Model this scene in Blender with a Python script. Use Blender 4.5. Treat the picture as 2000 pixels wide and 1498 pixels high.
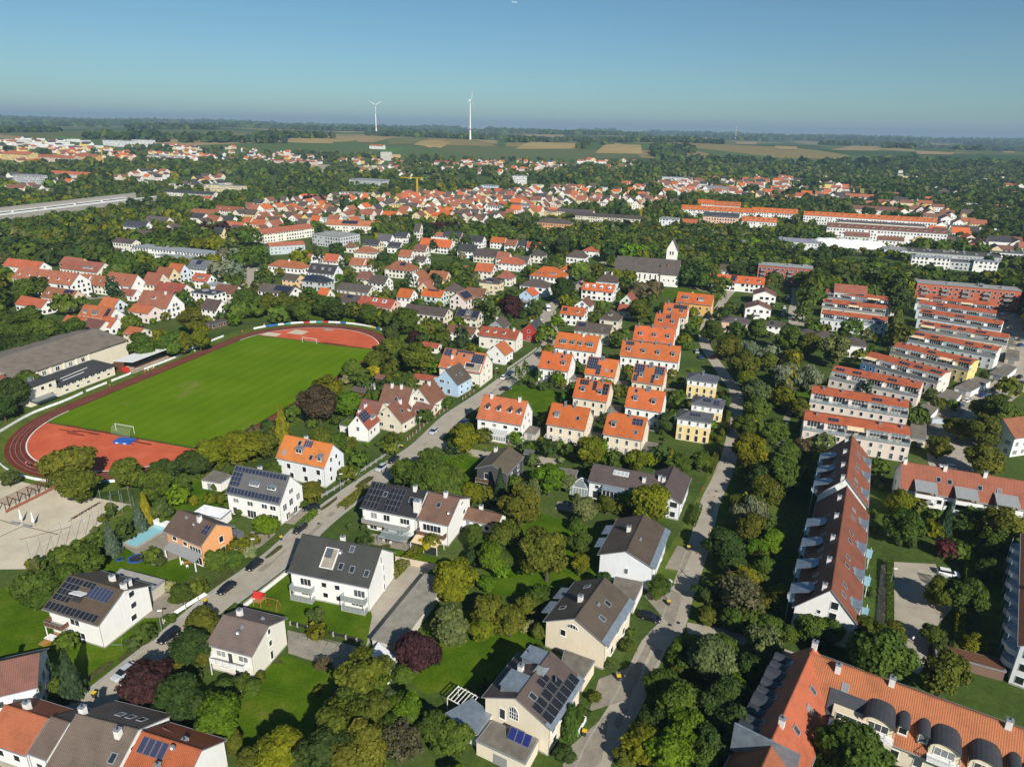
import bpy,math,random
import numpy as np
from mathutils import Matrix,Vector
R = math.radians
scene = bpy.context.scene
for o in list(bpy.data.objects): bpy.data.objects.remove(o)
# ------------------------------------------------------------------ camera
CAM_H = 94.0; HAZE = 0.0001
cam = bpy.data.cameras.new('camera'); camo = bpy.data.objects.new('camera',cam)
scene.collection.objects.link(camo); scene.camera = camo
PITCH = math.atan((749 - 252) / 1345.0)
cam.sensor_width = 36.0; cam.lens = 36.0 * 1345 / 2000
cam.clip_start = 1.0; cam.clip_end = 60000
camo.matrix_world = (Matrix.Translation((0,0,CAM_H)) @ Matrix.Rotation(R(90) - PITCH,4,'X') @ Matrix.Rotation(R(1.2),4,'Z'))
# ------------------------------------------------------------------ sky and sun
SUN_EL,SUN_AZ = 33.5,155.5            # azimuth clockwise from +Y (the view direction)
w = bpy.data.worlds.new('World'); scene.world = w; w.use_nodes = True
nt = w.node_tree; nt.nodes.clear()
sky = nt.nodes.new('ShaderNodeTexSky'); sky.sky_type = 'NISHITA'; sky.sun_disc = False
sky.sun_elevation = R(SUN_EL); sky.sun_rotation = R(SUN_AZ)
sky.air_density = 1.0; sky.dust_density = 0.25; sky.ozone_density = 3.0; sky.altitude = 450
hsv = nt.nodes.new('ShaderNodeMix'); hsv.data_type = 'RGBA'; hsv.blend_type = 'MULTIPLY'
hsv.inputs[0].default_value = 1.0; hsv.inputs[7].default_value = (0.67,0.93,1.0,1)
bg = nt.nodes.new('ShaderNodeBackground'); bg.inputs[1].default_value = 0.058
wo = nt.nodes.new('ShaderNodeOutputWorld')
nt.links.new(sky.outputs[0],hsv.inputs[6]); nt.links.new(hsv.outputs[2],bg.inputs[0]); nt.links.new(bg.outputs[0],wo.inputs[0])
sl = bpy.data.lights.new('sun','SUN'); sl.energy = 5.0; sl.angle = R(0.53); sl.color = (1.0,0.945,0.85)
so = bpy.data.objects.new('sun',sl); scene.collection.objects.link(so)
dirv = Vector((math.sin(R(SUN_AZ)) * math.cos(R(SUN_EL)),math.cos(R(SUN_AZ)) * math.cos(R(SUN_EL)),math.sin(R(SUN_EL))))
so.rotation_euler = dirv.to_track_quat('Z','Y').to_euler()
vs = scene.view_settings
vs.view_transform = 'Standard'; vs.look = 'None'; vs.exposure = 0.4; vs.gamma = 1.0; vs.use_curve_mapping = False
scene.render.engine = 'CYCLES'
scene.cycles.max_bounces = 5; scene.cycles.diffuse_bounces = 2; scene.cycles.glossy_bounces = 2
scene.cycles.transparent_max_bounces = 6; scene.cycles.volume_bounces = 0
# ------------------------------------------------------------------ helpers
COL = scene.collection
rng = random.Random(11); nr = np.random.default_rng(5)
class MB:
 """collects boxes, prisms and sheets, then becomes one mesh"""
 def __init__(s): s.v = []; s.f = []; s.m = []
 def add(s,vs,fs,mi=0):
  n = len(s.v); s.v += [tuple(v) for v in vs]; s.f += [tuple(i + n for i in f) for f in fs]; s.m += [mi] * len(fs); return s
 def box(s,x0,x1,y0,y1,z0,z1,mi=0):
  return s.add([(x0,y0,z0),(x1,y0,z0),(x1,y1,z0),(x0,y1,z0),(x0,y0,z1),(x1,y0,z1),(x1,y1,z1),(x0,y1,z1)],
      [(0,3,2,1),(4,5,6,7),(0,1,5,4),(1,2,6,5),(2,3,7,6),(3,0,4,7)],mi)
 def cyl(s,x,y,z0,z1,r0,r1=None,n=10,mi=0,cap=True):
  r1 = r0 if r1 is None else r1
  a = [(x + r0*math.cos(2*math.pi*i/n),y + r0*math.sin(2*math.pi*i/n),z0) for i in range(n)]
  b = [(x + r1*math.cos(2*math.pi*i/n),y + r1*math.sin(2*math.pi*i/n),z1) for i in range(n)]
  fs = [(i,(i+1)%n,n+(i+1)%n,n+i) for i in range(n)]
  if cap: fs += [tuple(range(n-1,-1,-1)),tuple(range(n,2*n))]
  return s.add(a + b,fs,mi)
 def tube(s,p,q,r,n=6,mi=0,r2=None):
  p,q = Vector(p),Vector(q); d = (q - p); l = d.length
  if l < 1e-6: return s
  m = d.to_track_quat('Z','Y').to_matrix(); r2 = r if r2 is None else r2
  vv = []
  for t,rr in ((0,r),(l,r2)):
   for i in range(n):
    a = 2*math.pi*i/n; vv.append(p + m @ Vector((rr*math.cos(a),rr*math.sin(a),t)))
  return s.add(vv,[(i,(i+1)%n,n+(i+1)%n,n+i) for i in range(n)] + [tuple(range(n-1,-1,-1)),tuple(range(n,2*n))],mi)
 def prism(s,poly,x0,x1,mi=0,cap=0):
  """polygon in (y,z), counter-clockwise seen from +x, extruded along x"""
  n = len(poly)
  vv = [(x0,y,z) for y,z in poly] + [(x1,y,z) for y,z in poly]
  s.add(vv,[(i,i+n,(i+1)%n+n,(i+1)%n) for i in range(n)][::1],mi)
  s.f[-n:] = [tuple(reversed(f)) for f in s.f[-n:]]
  s.add(vv,[tuple(range(n-1,-1,-1)),tuple(range(n,2*n))],cap); return s
 def mesh(s,name,mats):
  me = bpy.data.meshes.new(name); me.from_pydata(s.v,[],s.f)
  for m in mats: me.materials.append(m)
  if len(mats) > 1: me.polygons.foreach_set('material_index',s.m)
  me.update(); return me
 def obj(s,name,mats,parent=None,loc=(0,0,0),rot=(0,0,0),color=None):
  return place(s.mesh(name,mats if isinstance(mats,(list,tuple)) else [mats]),name,parent,loc,rot,color)
def place(me,name,parent=None,loc=(0,0,0),rot=(0,0,0),color=None,scale=None):
 o = bpy.data.objects.new(name,me); COL.objects.link(o)
 o.parent = parent; o.location = loc; o.rotation_euler = rot
 if color is not None: o.color = (*color[:3],1)
 if scale is not None: o.scale = scale
 return o
def tag(o,label=None,cat=None,group=None,kind=None):
 if label: o['label'] = label
 if cat: o['category'] = cat
 if group: o['group'] = group
 if kind: o['kind'] = kind
 return o
def thing(name,loc=(0,0,0),rz=0,label=None,cat=None,group=None):
 e = bpy.data.objects.new(name,None); COL.objects.link(e); e.location = loc; e.rotation_euler = (0,0,rz); e.empty_display_size = .5
 return tag(e,label,cat,group)
def copy_tree(o,parent=None):
 c = o.copy(); COL.objects.link(c); c.parent = parent
 for ch in list(o.children): copy_tree(ch,c)
 return c
def raw_mesh(name,V,Fq,mats,attr=None,tri=False):
 """fast mesh from numpy arrays; attr = dict name -> per-face float or colour"""
 me = bpy.data.meshes.new(name); k = Fq.shape[1]; nf = len(Fq)
 me.vertices.add(len(V)); me.vertices.foreach_set('co',V.astype(np.float32).ravel())
 me.loops.add(nf*k); me.loops.foreach_set('vertex_index',Fq.astype(np.int32).ravel())
 me.polygons.add(nf); me.polygons.foreach_set('loop_start',np.arange(0,nf*k,k,dtype=np.int32)); me.polygons.foreach_set('loop_total',np.full(nf,k,np.int32))
 for m in mats: me.materials.append(m)
 me.update(calc_edges=True)
 for nme,a in (attr or {}).items():
  if a.ndim == 1:
   at = me.attributes.new(nme,'FLOAT','FACE'); at.data.foreach_set('value',a.astype(np.float32))
  else:
   at = me.attributes.new(nme,'FLOAT_COLOR','FACE'); at.data.foreach_set('color',np.concatenate([a,np.ones((nf,1))],1).astype(np.float32).ravel())
 return me
# ------------------------------------------------------------------ terrain
def sm(a,b,x):
 t = min(max((x-a)/(b-a),0),1); return t*t*(3-2*t)
def terr(x,y):
 d = math.hypot(x,y)
 if d < 1500: return 0.0
 k = 1 - .42*sm(.12,.62,x/max(y,1))
 z = 54*sm(1650,3000,d)*k
 z += sm(1800,2600,d)*(7*math.sin(x*.0021+y*.0009+1.3)+6*math.sin(x*.0011-y*.0023+.4)+3*math.sin(x*.0057+y*.0013))
 z += sm(4500,9000,d)*(6+9*math.sin(x*.0007+.8)*math.sin(y*.0006))
 return z
# ------------------------------------------------------------------ materials
def newmat(name):
 m = bpy.data.materials.new(name); m.use_nodes = True; n = m.node_tree
 b = n.nodes['Principled BSDF']; return m,n,b
def N(n,t,**k):
 x = n.nodes.new(t)
 for a,v in k.items(): setattr(x,a,v)
 return x
def math_node(n,op,a,b=None):
 x = N(n,'ShaderNodeMath',operation=op)
 for i,v in enumerate((a,b)):
  if v is None: continue
  if isinstance(v,(int,float)): x.inputs[i].default_value = v
  else: n.links.new(v,x.inputs[i])
 return x.outputs[0]
def mixc(n,fac,a,b,bt='MIX'):
 x = N(n,'ShaderNodeMix',data_type='RGBA',blend_type=bt)
 for i,v in ((0,fac),(6,a),(7,b)):
  if isinstance(v,(int,float)): x.inputs[i].default_value = v
  elif isinstance(v,tuple): x.inputs[i].default_value = (*v[:3],1)
  else: n.links.new(v,x.inputs[i])
 return x.outputs[2]
def noise(n,scale,coord,detail=3,rough=.6):
 x = N(n,'ShaderNodeTexNoise'); x.inputs['Scale'].default_value = scale; x.inputs['Detail'].default_value = detail; x.inputs['Roughness'].default_value = rough
 n.links.new(coord,x.inputs['Vector']); return x.outputs[0]
def ramp(n,fac,stops):
 x = N(n,'ShaderNodeValToRGB'); n.links.new(fac,x.inputs[0]); e = x.color_ramp.elements
 while len(e) > 1: e.remove(e[0])
 e[0].position = stops[0][0]; e[0].color = (*stops[0][1],1)
 for p,c in stops[1:]:
  q = e.new(p); q.color = (*c,1)
 return x.outputs[0]
def objc(n): return N(n,'ShaderNodeTexCoord').outputs['Object']
def world_pos(n): return N(n,'ShaderNodeNewGeometry').outputs['Position']
def scale_v(n,v,s):
 x = N(n,'ShaderNodeVectorMath',operation='MULTIPLY'); n.links.new(v,x.inputs[0]); x.inputs[1].default_value = s; return x.outputs[0]
def gray(a): return (a,a,a)
def mat_objcolor(name,rough=.8,var=.12,scale=.6,streak=0):
 """plaster / paint that takes the object's own colour, with blotches and faint streaks"""
 m,n,b = newmat(name); oi = N(n,'ShaderNodeObjectInfo').outputs['Color']; c = objc(n)
 f = noise(n,scale,c,5); col = mixc(n,1.0,oi,ramp(n,f,[(.3,gray(1-var)),(.7,gray(1.0))]),'MULTIPLY')
 if streak:
  f2 = noise(n,1.0,scale_v(n,c,(3,3,.25)),3); col = mixc(n,1.0,col,ramp(n,f2,[(.35,gray(1-streak)),(.6,gray(1.0))]),'MULTIPLY')
 n.links.new(col,b.inputs['Base Color']); b.inputs['Roughness'].default_value = rough; return m
M = {}
M['plaster'] = mat_objcolor('plaster',.9,.07,.5,.06)
M['paint'] = mat_objcolor('paint',.5,.05)
M['flatroof'] = mat_objcolor('flat_roof',.95,.35,.8)
def roof_mat():
 m,n,b = newmat('roof_tile'); oi = N(n,'ShaderNodeObjectInfo'); c = objc(n)
 f = noise(n,.35,c,4); col = mixc(n,1.0,oi.outputs['Color'],ramp(n,f,[(.25,gray(.66)),(.5,gray(1.0)),(.75,(1.14,1.12,1.1))]),'MULTIPLY')
 f3 = noise(n,7.0,c,2); col = mixc(n,1.0,col,ramp(n,f3,[(.3,gray(.78)),(.62,gray(1.06))]),'MULTIPLY')
 li = noise(n,2.2,c,6,.7); col = mixc(n,ramp(n,li,[(.68,gray(0)),(.78,gray(.35))]),col,(.34,.32,.26))
 sx = N(n,'ShaderNodeSeparateXYZ'); n.links.new(c,sx.inputs[0])
 wv = math_node(n,'SINE',math_node(n,'MULTIPLY',sx.outputs[0],2*math.pi/.32))
 wz = math_node(n,'FRACT',math_node(n,'MULTIPLY',sx.outputs[2],3.6))
 hgt = math_node(n,'ADD',math_node(n,'MULTIPLY',wv,.5),wz)
 tl = ramp(n,math_node(n,'ADD',math_node(n,'MULTIPLY',wv,.5),.5),[(0,gray(.74)),(.6,gray(1.04))])
 col = mixc(n,1.0,col,tl,'MULTIPLY')
 bp = N(n,'ShaderNodeBump'); bp.inputs['Strength'].default_value = .5; bp.inputs['Distance'].default_value = .05; n.links.new(hgt,bp.inputs['Height'])
 n.links.new(bp.outputs[0],b.inputs['Normal']); n.links.new(col,b.inputs['Base Color']); b.inputs['Roughness'].default_value = .75; return m
M['roof'] = roof_mat()
def plain(name,col,rough=.7,metal=0,var=.12,scale=1.5,spec=.5):
 m,n,b = newmat(name); f = noise(n,scale,objc(n),4)
 n.links.new(mixc(n,1.0,col,ramp(n,f,[(.3,gray(1-var)),(.7,gray(1+var*.4))]),'MULTIPLY'),b.inputs['Base Color'])
 b.inputs['Roughness'].default_value = rough; b.inputs['Metallic'].default_value = metal; b.inputs['Specular IOR Level'].default_value = spec; return m
M['white'] = plain('white_trim',(.78,.78,.76),.6)
M['trim'] = plain('zinc_trim',(.30,.33,.36),.5,.3)
M['zinc'] = plain('zinc_sheet',(.26,.31,.36),.45,.4,.25,.8)
M['wood'] = plain('brown_wood',(.13,.055,.025),.7,0,.3,3)
M['ltwood'] = plain('light_wood',(.40,.19,.06),.7,0,.3,3)
M['grey'] = plain('grey_panel',(.26,.27,.27),.6)
M['dark'] = plain('dark_metal',(.03,.032,.035),.5)
M['concrete'] = plain('concrete',(.36,.34,.30),.9,0,.3,.7)
M['brickred'] = plain('chimney_brick',(.30,.10,.06),.9,0,.3,4)
M['yellow'] = plain('yellow_lid',(.75,.50,.02),.5)
M['blue'] = plain('blue_mat',(.02,.10,.42),.6)
M['red'] = plain('red_plastic',(.5,.03,.02),.5)
M['awning'] = plain('awning_cloth',(.72,.55,.34),.9,0,.15,1)
M['turq'] = plain('turquoise_frame',(.25,.45,.55),.6)
M['tyre'] = plain('tyre',(.015,.015,.015),.9)
M['rim'] = plain('rim',(.45,.45,.46),.35,.8)
M['lamp'] = plain('lamp_glass',(.8,.8,.75),.2)
M['tail'] = plain('tail_glass',(.35,.01,.01),.25)
M['bark'] = plain('bark',(.09,.065,.045),.95,0,.4,4)
def glass_mat(name,base,rough=.06):
 m,n,b = newmat(name); oi = N(n,'ShaderNodeObjectInfo')
 col = ramp(n,oi.outputs['Random'],[(0,tuple(x*.5 for x in base)),(.55,base),(.8,tuple(x*2.2+.02 for x in base)),(1,(.30,.31,.30))])
 n.links.new(col,b.inputs['Base Color']); b.inputs['Roughness'].default_value = rough; b.inputs['Specular IOR Level'].default_value = .8; return m
M['glass'] = glass_mat('window_glass',(.025,.032,.038))
M['glassdark'] = plain('car_glass',(.012,.015,.018),.05,0,.05,1,.8)
def pale_glass():
 m,n,b = newmat('pale_glass'); b.inputs['Base Color'].default_value = (.36,.44,.45,1); b.inputs['Roughness'].default_value = .12
 b.inputs['Alpha'].default_value = .42; return m
M['paleglass'] = pale_glass()
def panel_mat():
 m,n,b = newmat('solar_cell'); oi = N(n,'ShaderNodeObjectInfo'); c = objc(n)
 sx = N(n,'ShaderNodeSeparateXYZ'); n.links.new(c,sx.inputs[0])
 gx = math_node(n,'LESS_THAN',math_node(n,'FRACT',math_node(n,'MULTIPLY',sx.outputs[0],6)),.06)
 gy = math_node(n,'LESS_THAN',math_node(n,'FRACT',math_node(n,'MULTIPLY',sx.outputs[1],6)),.06)
 g = math_node(n,'MAXIMUM',gx,gy)
 n.links.new(mixc(n,math_node(n,'MULTIPLY',g,.25),oi.outputs['Color'],(.25,.27,.3)),b.inputs['Base Color'])
 b.inputs['Roughness'].default_value = .22; b.inputs['Specular IOR Level'].default_value = .35; return m
M['cell'] = panel_mat()
M['cellframe'] = plain('panel_frame',(.32,.33,.34),.4,.5)
M['dome'] = plain('dome_membrane',(.82,.82,.80),.6,0,.05)
def car_paint():
 m,n,b = newmat('car_paint'); n.links.new(N(n,'ShaderNodeObjectInfo').outputs['Color'],b.inputs['Base Color'])
 b.inputs['Roughness'].default_value = .3; b.inputs['Coat Weight'].default_value = .6; b.inputs['Coat Roughness'].default_value = .08; return m
M['car'] = car_paint()
def leaf_mat(name,src):
 m,n,b = newmat(name)
 if src == 'obj':
  oi = N(n,'ShaderNodeObjectInfo'); base = oi.outputs['Color']
 else:
  at = N(n,'ShaderNodeAttribute',attribute_name='col'); base = at.outputs['Color']
 t = N(n,'ShaderNodeAttribute',attribute_name='tint').outputs['Fac']
 col = mixc(n,1.0,base,ramp(n,t,[(0,(.5,.55,.5)),(.5,(1,1,1)),(1,(1.7,1.45,1.15))]),'MULTIPLY')
 n.links.new(col,b.inputs['Base Color']); b.inputs['Roughness'].default_value = .7; b.inputs['Specular IOR Level'].default_value = .15
 tr = N(n,'ShaderNodeBsdfTranslucent'); n.links.new(mixc(n,1.0,col,(1.2,1.3,.5),'MULTIPLY'),tr.inputs[0])
 mx = N(n,'ShaderNodeMixShader'); mx.inputs[0].default_value = .36
 n.links.new(b.outputs[0],mx.inputs[1]); n.links.new(tr.outputs[0],mx.inputs[2]); n.links.new(mx.outputs[0],n.nodes['Material Output'].inputs[0]); return m
M['leaf'] = leaf_mat('leaf','obj'); M['leafcol'] = leaf_mat('leaf_mass','attr')
def attr_mat(name,rough=.85):
 m,n,b = newmat(name); n.links.new(N(n,'ShaderNodeAttribute',attribute_name='col').outputs['Color'],b.inputs['Base Color']); b.inputs['Roughness'].default_value = rough; return m
M['attr'] = attr_mat('far_house_colours')
def ground_mat():
 m,n,b = newmat('ground_cover'); p = world_pos(n)
 f = noise(n,.05,p,6,.65); f2 = noise(n,.9,p,4); f3 = noise(n,.012,p,3)
 near = ramp(n,f,[(.3,(.035,.058,.013)),(.5,(.060,.098,.018)),(.68,(.09,.115,.03)),(.82,(.15,.135,.065))])
 near = mixc(n,1.0,near,ramp(n,f2,[(.3,gray(.7)),(.7,gray(1.15))]),'MULTIPLY')
 vo = N(n,'ShaderNodeTexVoronoi'); vo.inputs['Scale'].default_value = 1.0; n.links.new(scale_v(n,p,(.0032,.0024,0)),vo.inputs['Vector'])
 sc = N(n,'ShaderNodeSeparateColor'); n.links.new(vo.outputs['Color'],sc.inputs[0])
 far = ramp(n,sc.outputs[0],[(0,(.04,.075,.02)),(.25,(.07,.11,.03)),(.5,(.20,.16,.06)),(.7,(.09,.11,.035)),(.88,(.28,.21,.09)),(1,(.05,.09,.025))])
 for q in n.nodes:
  if q.type == 'VALTORGB' and q.outputs[0] == far: q.color_ramp.interpolation = 'CONSTANT'
 d = N(n,'ShaderNodeVectorMath',operation='LENGTH'); n.links.new(p,d.inputs[0])
 mr = N(n,'ShaderNodeMapRange'); mr.inputs[1].default_value = 1700; mr.inputs[2].default_value = 2100; n.links.new(d.outputs['Value'],mr.inputs[0])
 n.links.new(mixc(n,mr.outputs[0],near,far),b.inputs['Base Color']); b.inputs['Roughness'].default_value = .95; b.inputs['Specular IOR Level'].default_value = .1; return m
M['ground'] = ground_mat()
def patch(name,stops,scale=.4,fine=4.0,rough=.95,fs=.2,lines=None):
 """sheet material: blotches from large noise, grain from fine noise"""
 m,n,b = newmat(name); p = world_pos(n); f = noise(n,scale,p,5,.6)
 col = ramp(n,f,stops); g = noise(n,fine,p,3)
 col = mixc(n,1.0,col,ramp(n,g,[(.3,gray(1-fs)),(.7,gray(1+fs*.5))]),'MULTIPLY')
 n.links.new(col,b.inputs['Base Color']); b.inputs['Roughness'].default_value = rough; b.inputs['Specular IOR Level'].default_value = .06; return m
M['lawn'] = patch('lawn',[(.3,(.040,.088,.003)),(.46,(.058,.116,.003)),(.58,(.082,.135,.006)),(.72,(.135,.150,.022))],.16,2.2,fs=.3)
M['lawn2'] = patch('rough_lawn',[(.25,(.05,.085,.012)),(.5,(.085,.125,.018)),(.75,(.16,.155,.04))],.3,3)
def pitch_mat():
 m,n,b = newmat('pitch_turf'); p = world_pos(n); dt = N(n,'ShaderNodeVectorMath',operation='DOT_PRODUCT'); n.links.new(p,dt.inputs[0]); dt.inputs[1].default_value = (-.956,.292,0)
 col = ramp(n,noise(n,.06,p,6),[(.25,(.084,.155,.004)),(.5,(.102,.182,.004)),(.75,(.125,.20,.010))])
 st = math_node(n,'ADD',math_node(n,'MULTIPLY',math_node(n,'SINE',math_node(n,'MULTIPLY',dt.outputs['Value'],1.15)),.04),.98)
 col = mixc(n,1.0,col,st,'MULTIPLY'); worn = math_node(n,'MULTIPLY',noise(n,.035,p,2),noise(n,.22,scale_v(n,p,(1,.45,1)),6,.7))
 col = mixc(n,ramp(n,worn,[(.33,gray(0)),(.42,gray(.6))]),col,(.19,.19,.05)); n.links.new(mixc(n,1.0,col,ramp(n,noise(n,2.5,p,3),[(.3,gray(.85)),(.7,gray(1.08))]),'MULTIPLY'),b.inputs['Base Color'])
 b.inputs['Roughness'].default_value = 1; b.inputs['Specular IOR Level'].default_value = .02; return m
M['pitch'] = pitch_mat()
M['asphalt'] = patch('asphalt',[(.25,(.315,.278,.222)),(.5,(.375,.335,.27)),(.75,(.43,.385,.31))],.25,5)
M['asphalt2'] = patch('old_asphalt',[(.25,(.21,.187,.15)),(.5,(.27,.243,.195)),(.75,(.34,.305,.245))],.4,4)
M['paving'] = patch('paving',[(.25,(.22,.19,.15)),(.75,(.32,.29,.23))],.5,5)
M['kerb'] = patch('kerb_stone',[(.25,(.30,.29,.26)),(.75,(.40,.38,.34))],.8,5)
M['track'] = patch('track_tartan',[(.25,(.11,.028,.019)),(.55,(.155,.038,.026)),(.8,(.19,.055,.038))],.2,4)
M['redarea'] = patch('red_tartan',[(.25,(.43,.092,.044)),(.55,(.55,.118,.056)),(.8,(.60,.17,.09))],.12,3)
M['sand'] = patch('sand',[(.25,(.44,.39,.29)),(.55,(.55,.49,.375)),(.8,(.62,.56,.45))],.15,3,.95,.12)
M['gravelroof'] = patch('gravel_roof',[(.25,(.13,.115,.095)),(.75,(.24,.215,.18))],.6,9,.95,.4)
M['slab'] = patch('concrete_slab',[(.25,(.20,.185,.155)),(.75,(.33,.31,.26))],.5,4)
M['water'] = plain('pool_water',(.25,.52,.58),.05,0,.1)
M['soil'] = patch('flower_bed',[(.25,(.05,.04,.02)),(.5,(.06,.075,.02)),(.75,(.14,.10,.05))],1.2,5)
FC = dict(gold=(.34,.25,.10),tan=(.30,.22,.11),green=(.060,.115,.028),lime=(.075,.17,.030),olive=(.14,.14,.05),sand=(.34,.29,.20))
for k_,c_ in FC.items(): M['f_'+k_] = patch('field_'+k_,[(.3,tuple(x*.82 for x in c_)),(.7,tuple(x*1.15 for x in c_))],.006,.05,.95,.15)
WALL = dict(W=(.80,.79,.76),W2=(.74,.71,.62),W3=(.72,.74,.76),C=(.74,.65,.50),C2=(.68,.62,.48),Y=(.74,.55,.22),YW=(.78,.60,.27),YW2=(.76,.58,.20),YC=(.72,.60,.36),YC2=(.70,.60,.38),YO=(.70,.40,.10),
 PINK=(.72,.47,.36),PINKC=(.70,.52,.42),PINKW=(.74,.64,.60),BLUE=(.42,.58,.74),BLUE2=(.60,.68,.74),ORW=(.72,.34,.14),ORC=(.74,.50,.26),REDW=(.42,.035,.025),RDW=(.48,.12,.055),RDW2=(.40,.10,.07),GYW=(.28,.30,.32),GYW2=(.48,.50,.50),DG=(.055,.058,.062),MINT=(.55,.68,.60),MINT2=(.62,.68,.58),BRW=(.12,.06,.03),GLASSW=(.42,.48,.50))
ROOF = dict(ORANGE=(.50,.145,.040),ORANGE2=(.38,.125,.042),ORANGE3=(.42,.115,.042),ORANGE4=(.50,.115,.024),ORANGE5=(.40,.13,.06),ORB=(.30,.105,.055),RED=(.205,.062,.030),RED2=(.27,.088,.036),RED3=(.33,.080,.038),RBRN=(.185,.080,.050),BRN=(.105,.070,.050),BRN2=(.150,.105,.080),BRN3=(.165,.088,.065),BRN4=(.098,.072,.058),BRN5=(.085,.066,.056),SLATE=(.045,.045,.048),BLACK=(.022,.022,.024),GREY=(.115,.115,.118),GREY2=(.085,.090,.095),NAVY=(.025,.032,.045),TWO=(.36,.11,.045),GREYF=(.30,.31,.31),DKF=(.085,.085,.085))
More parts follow.
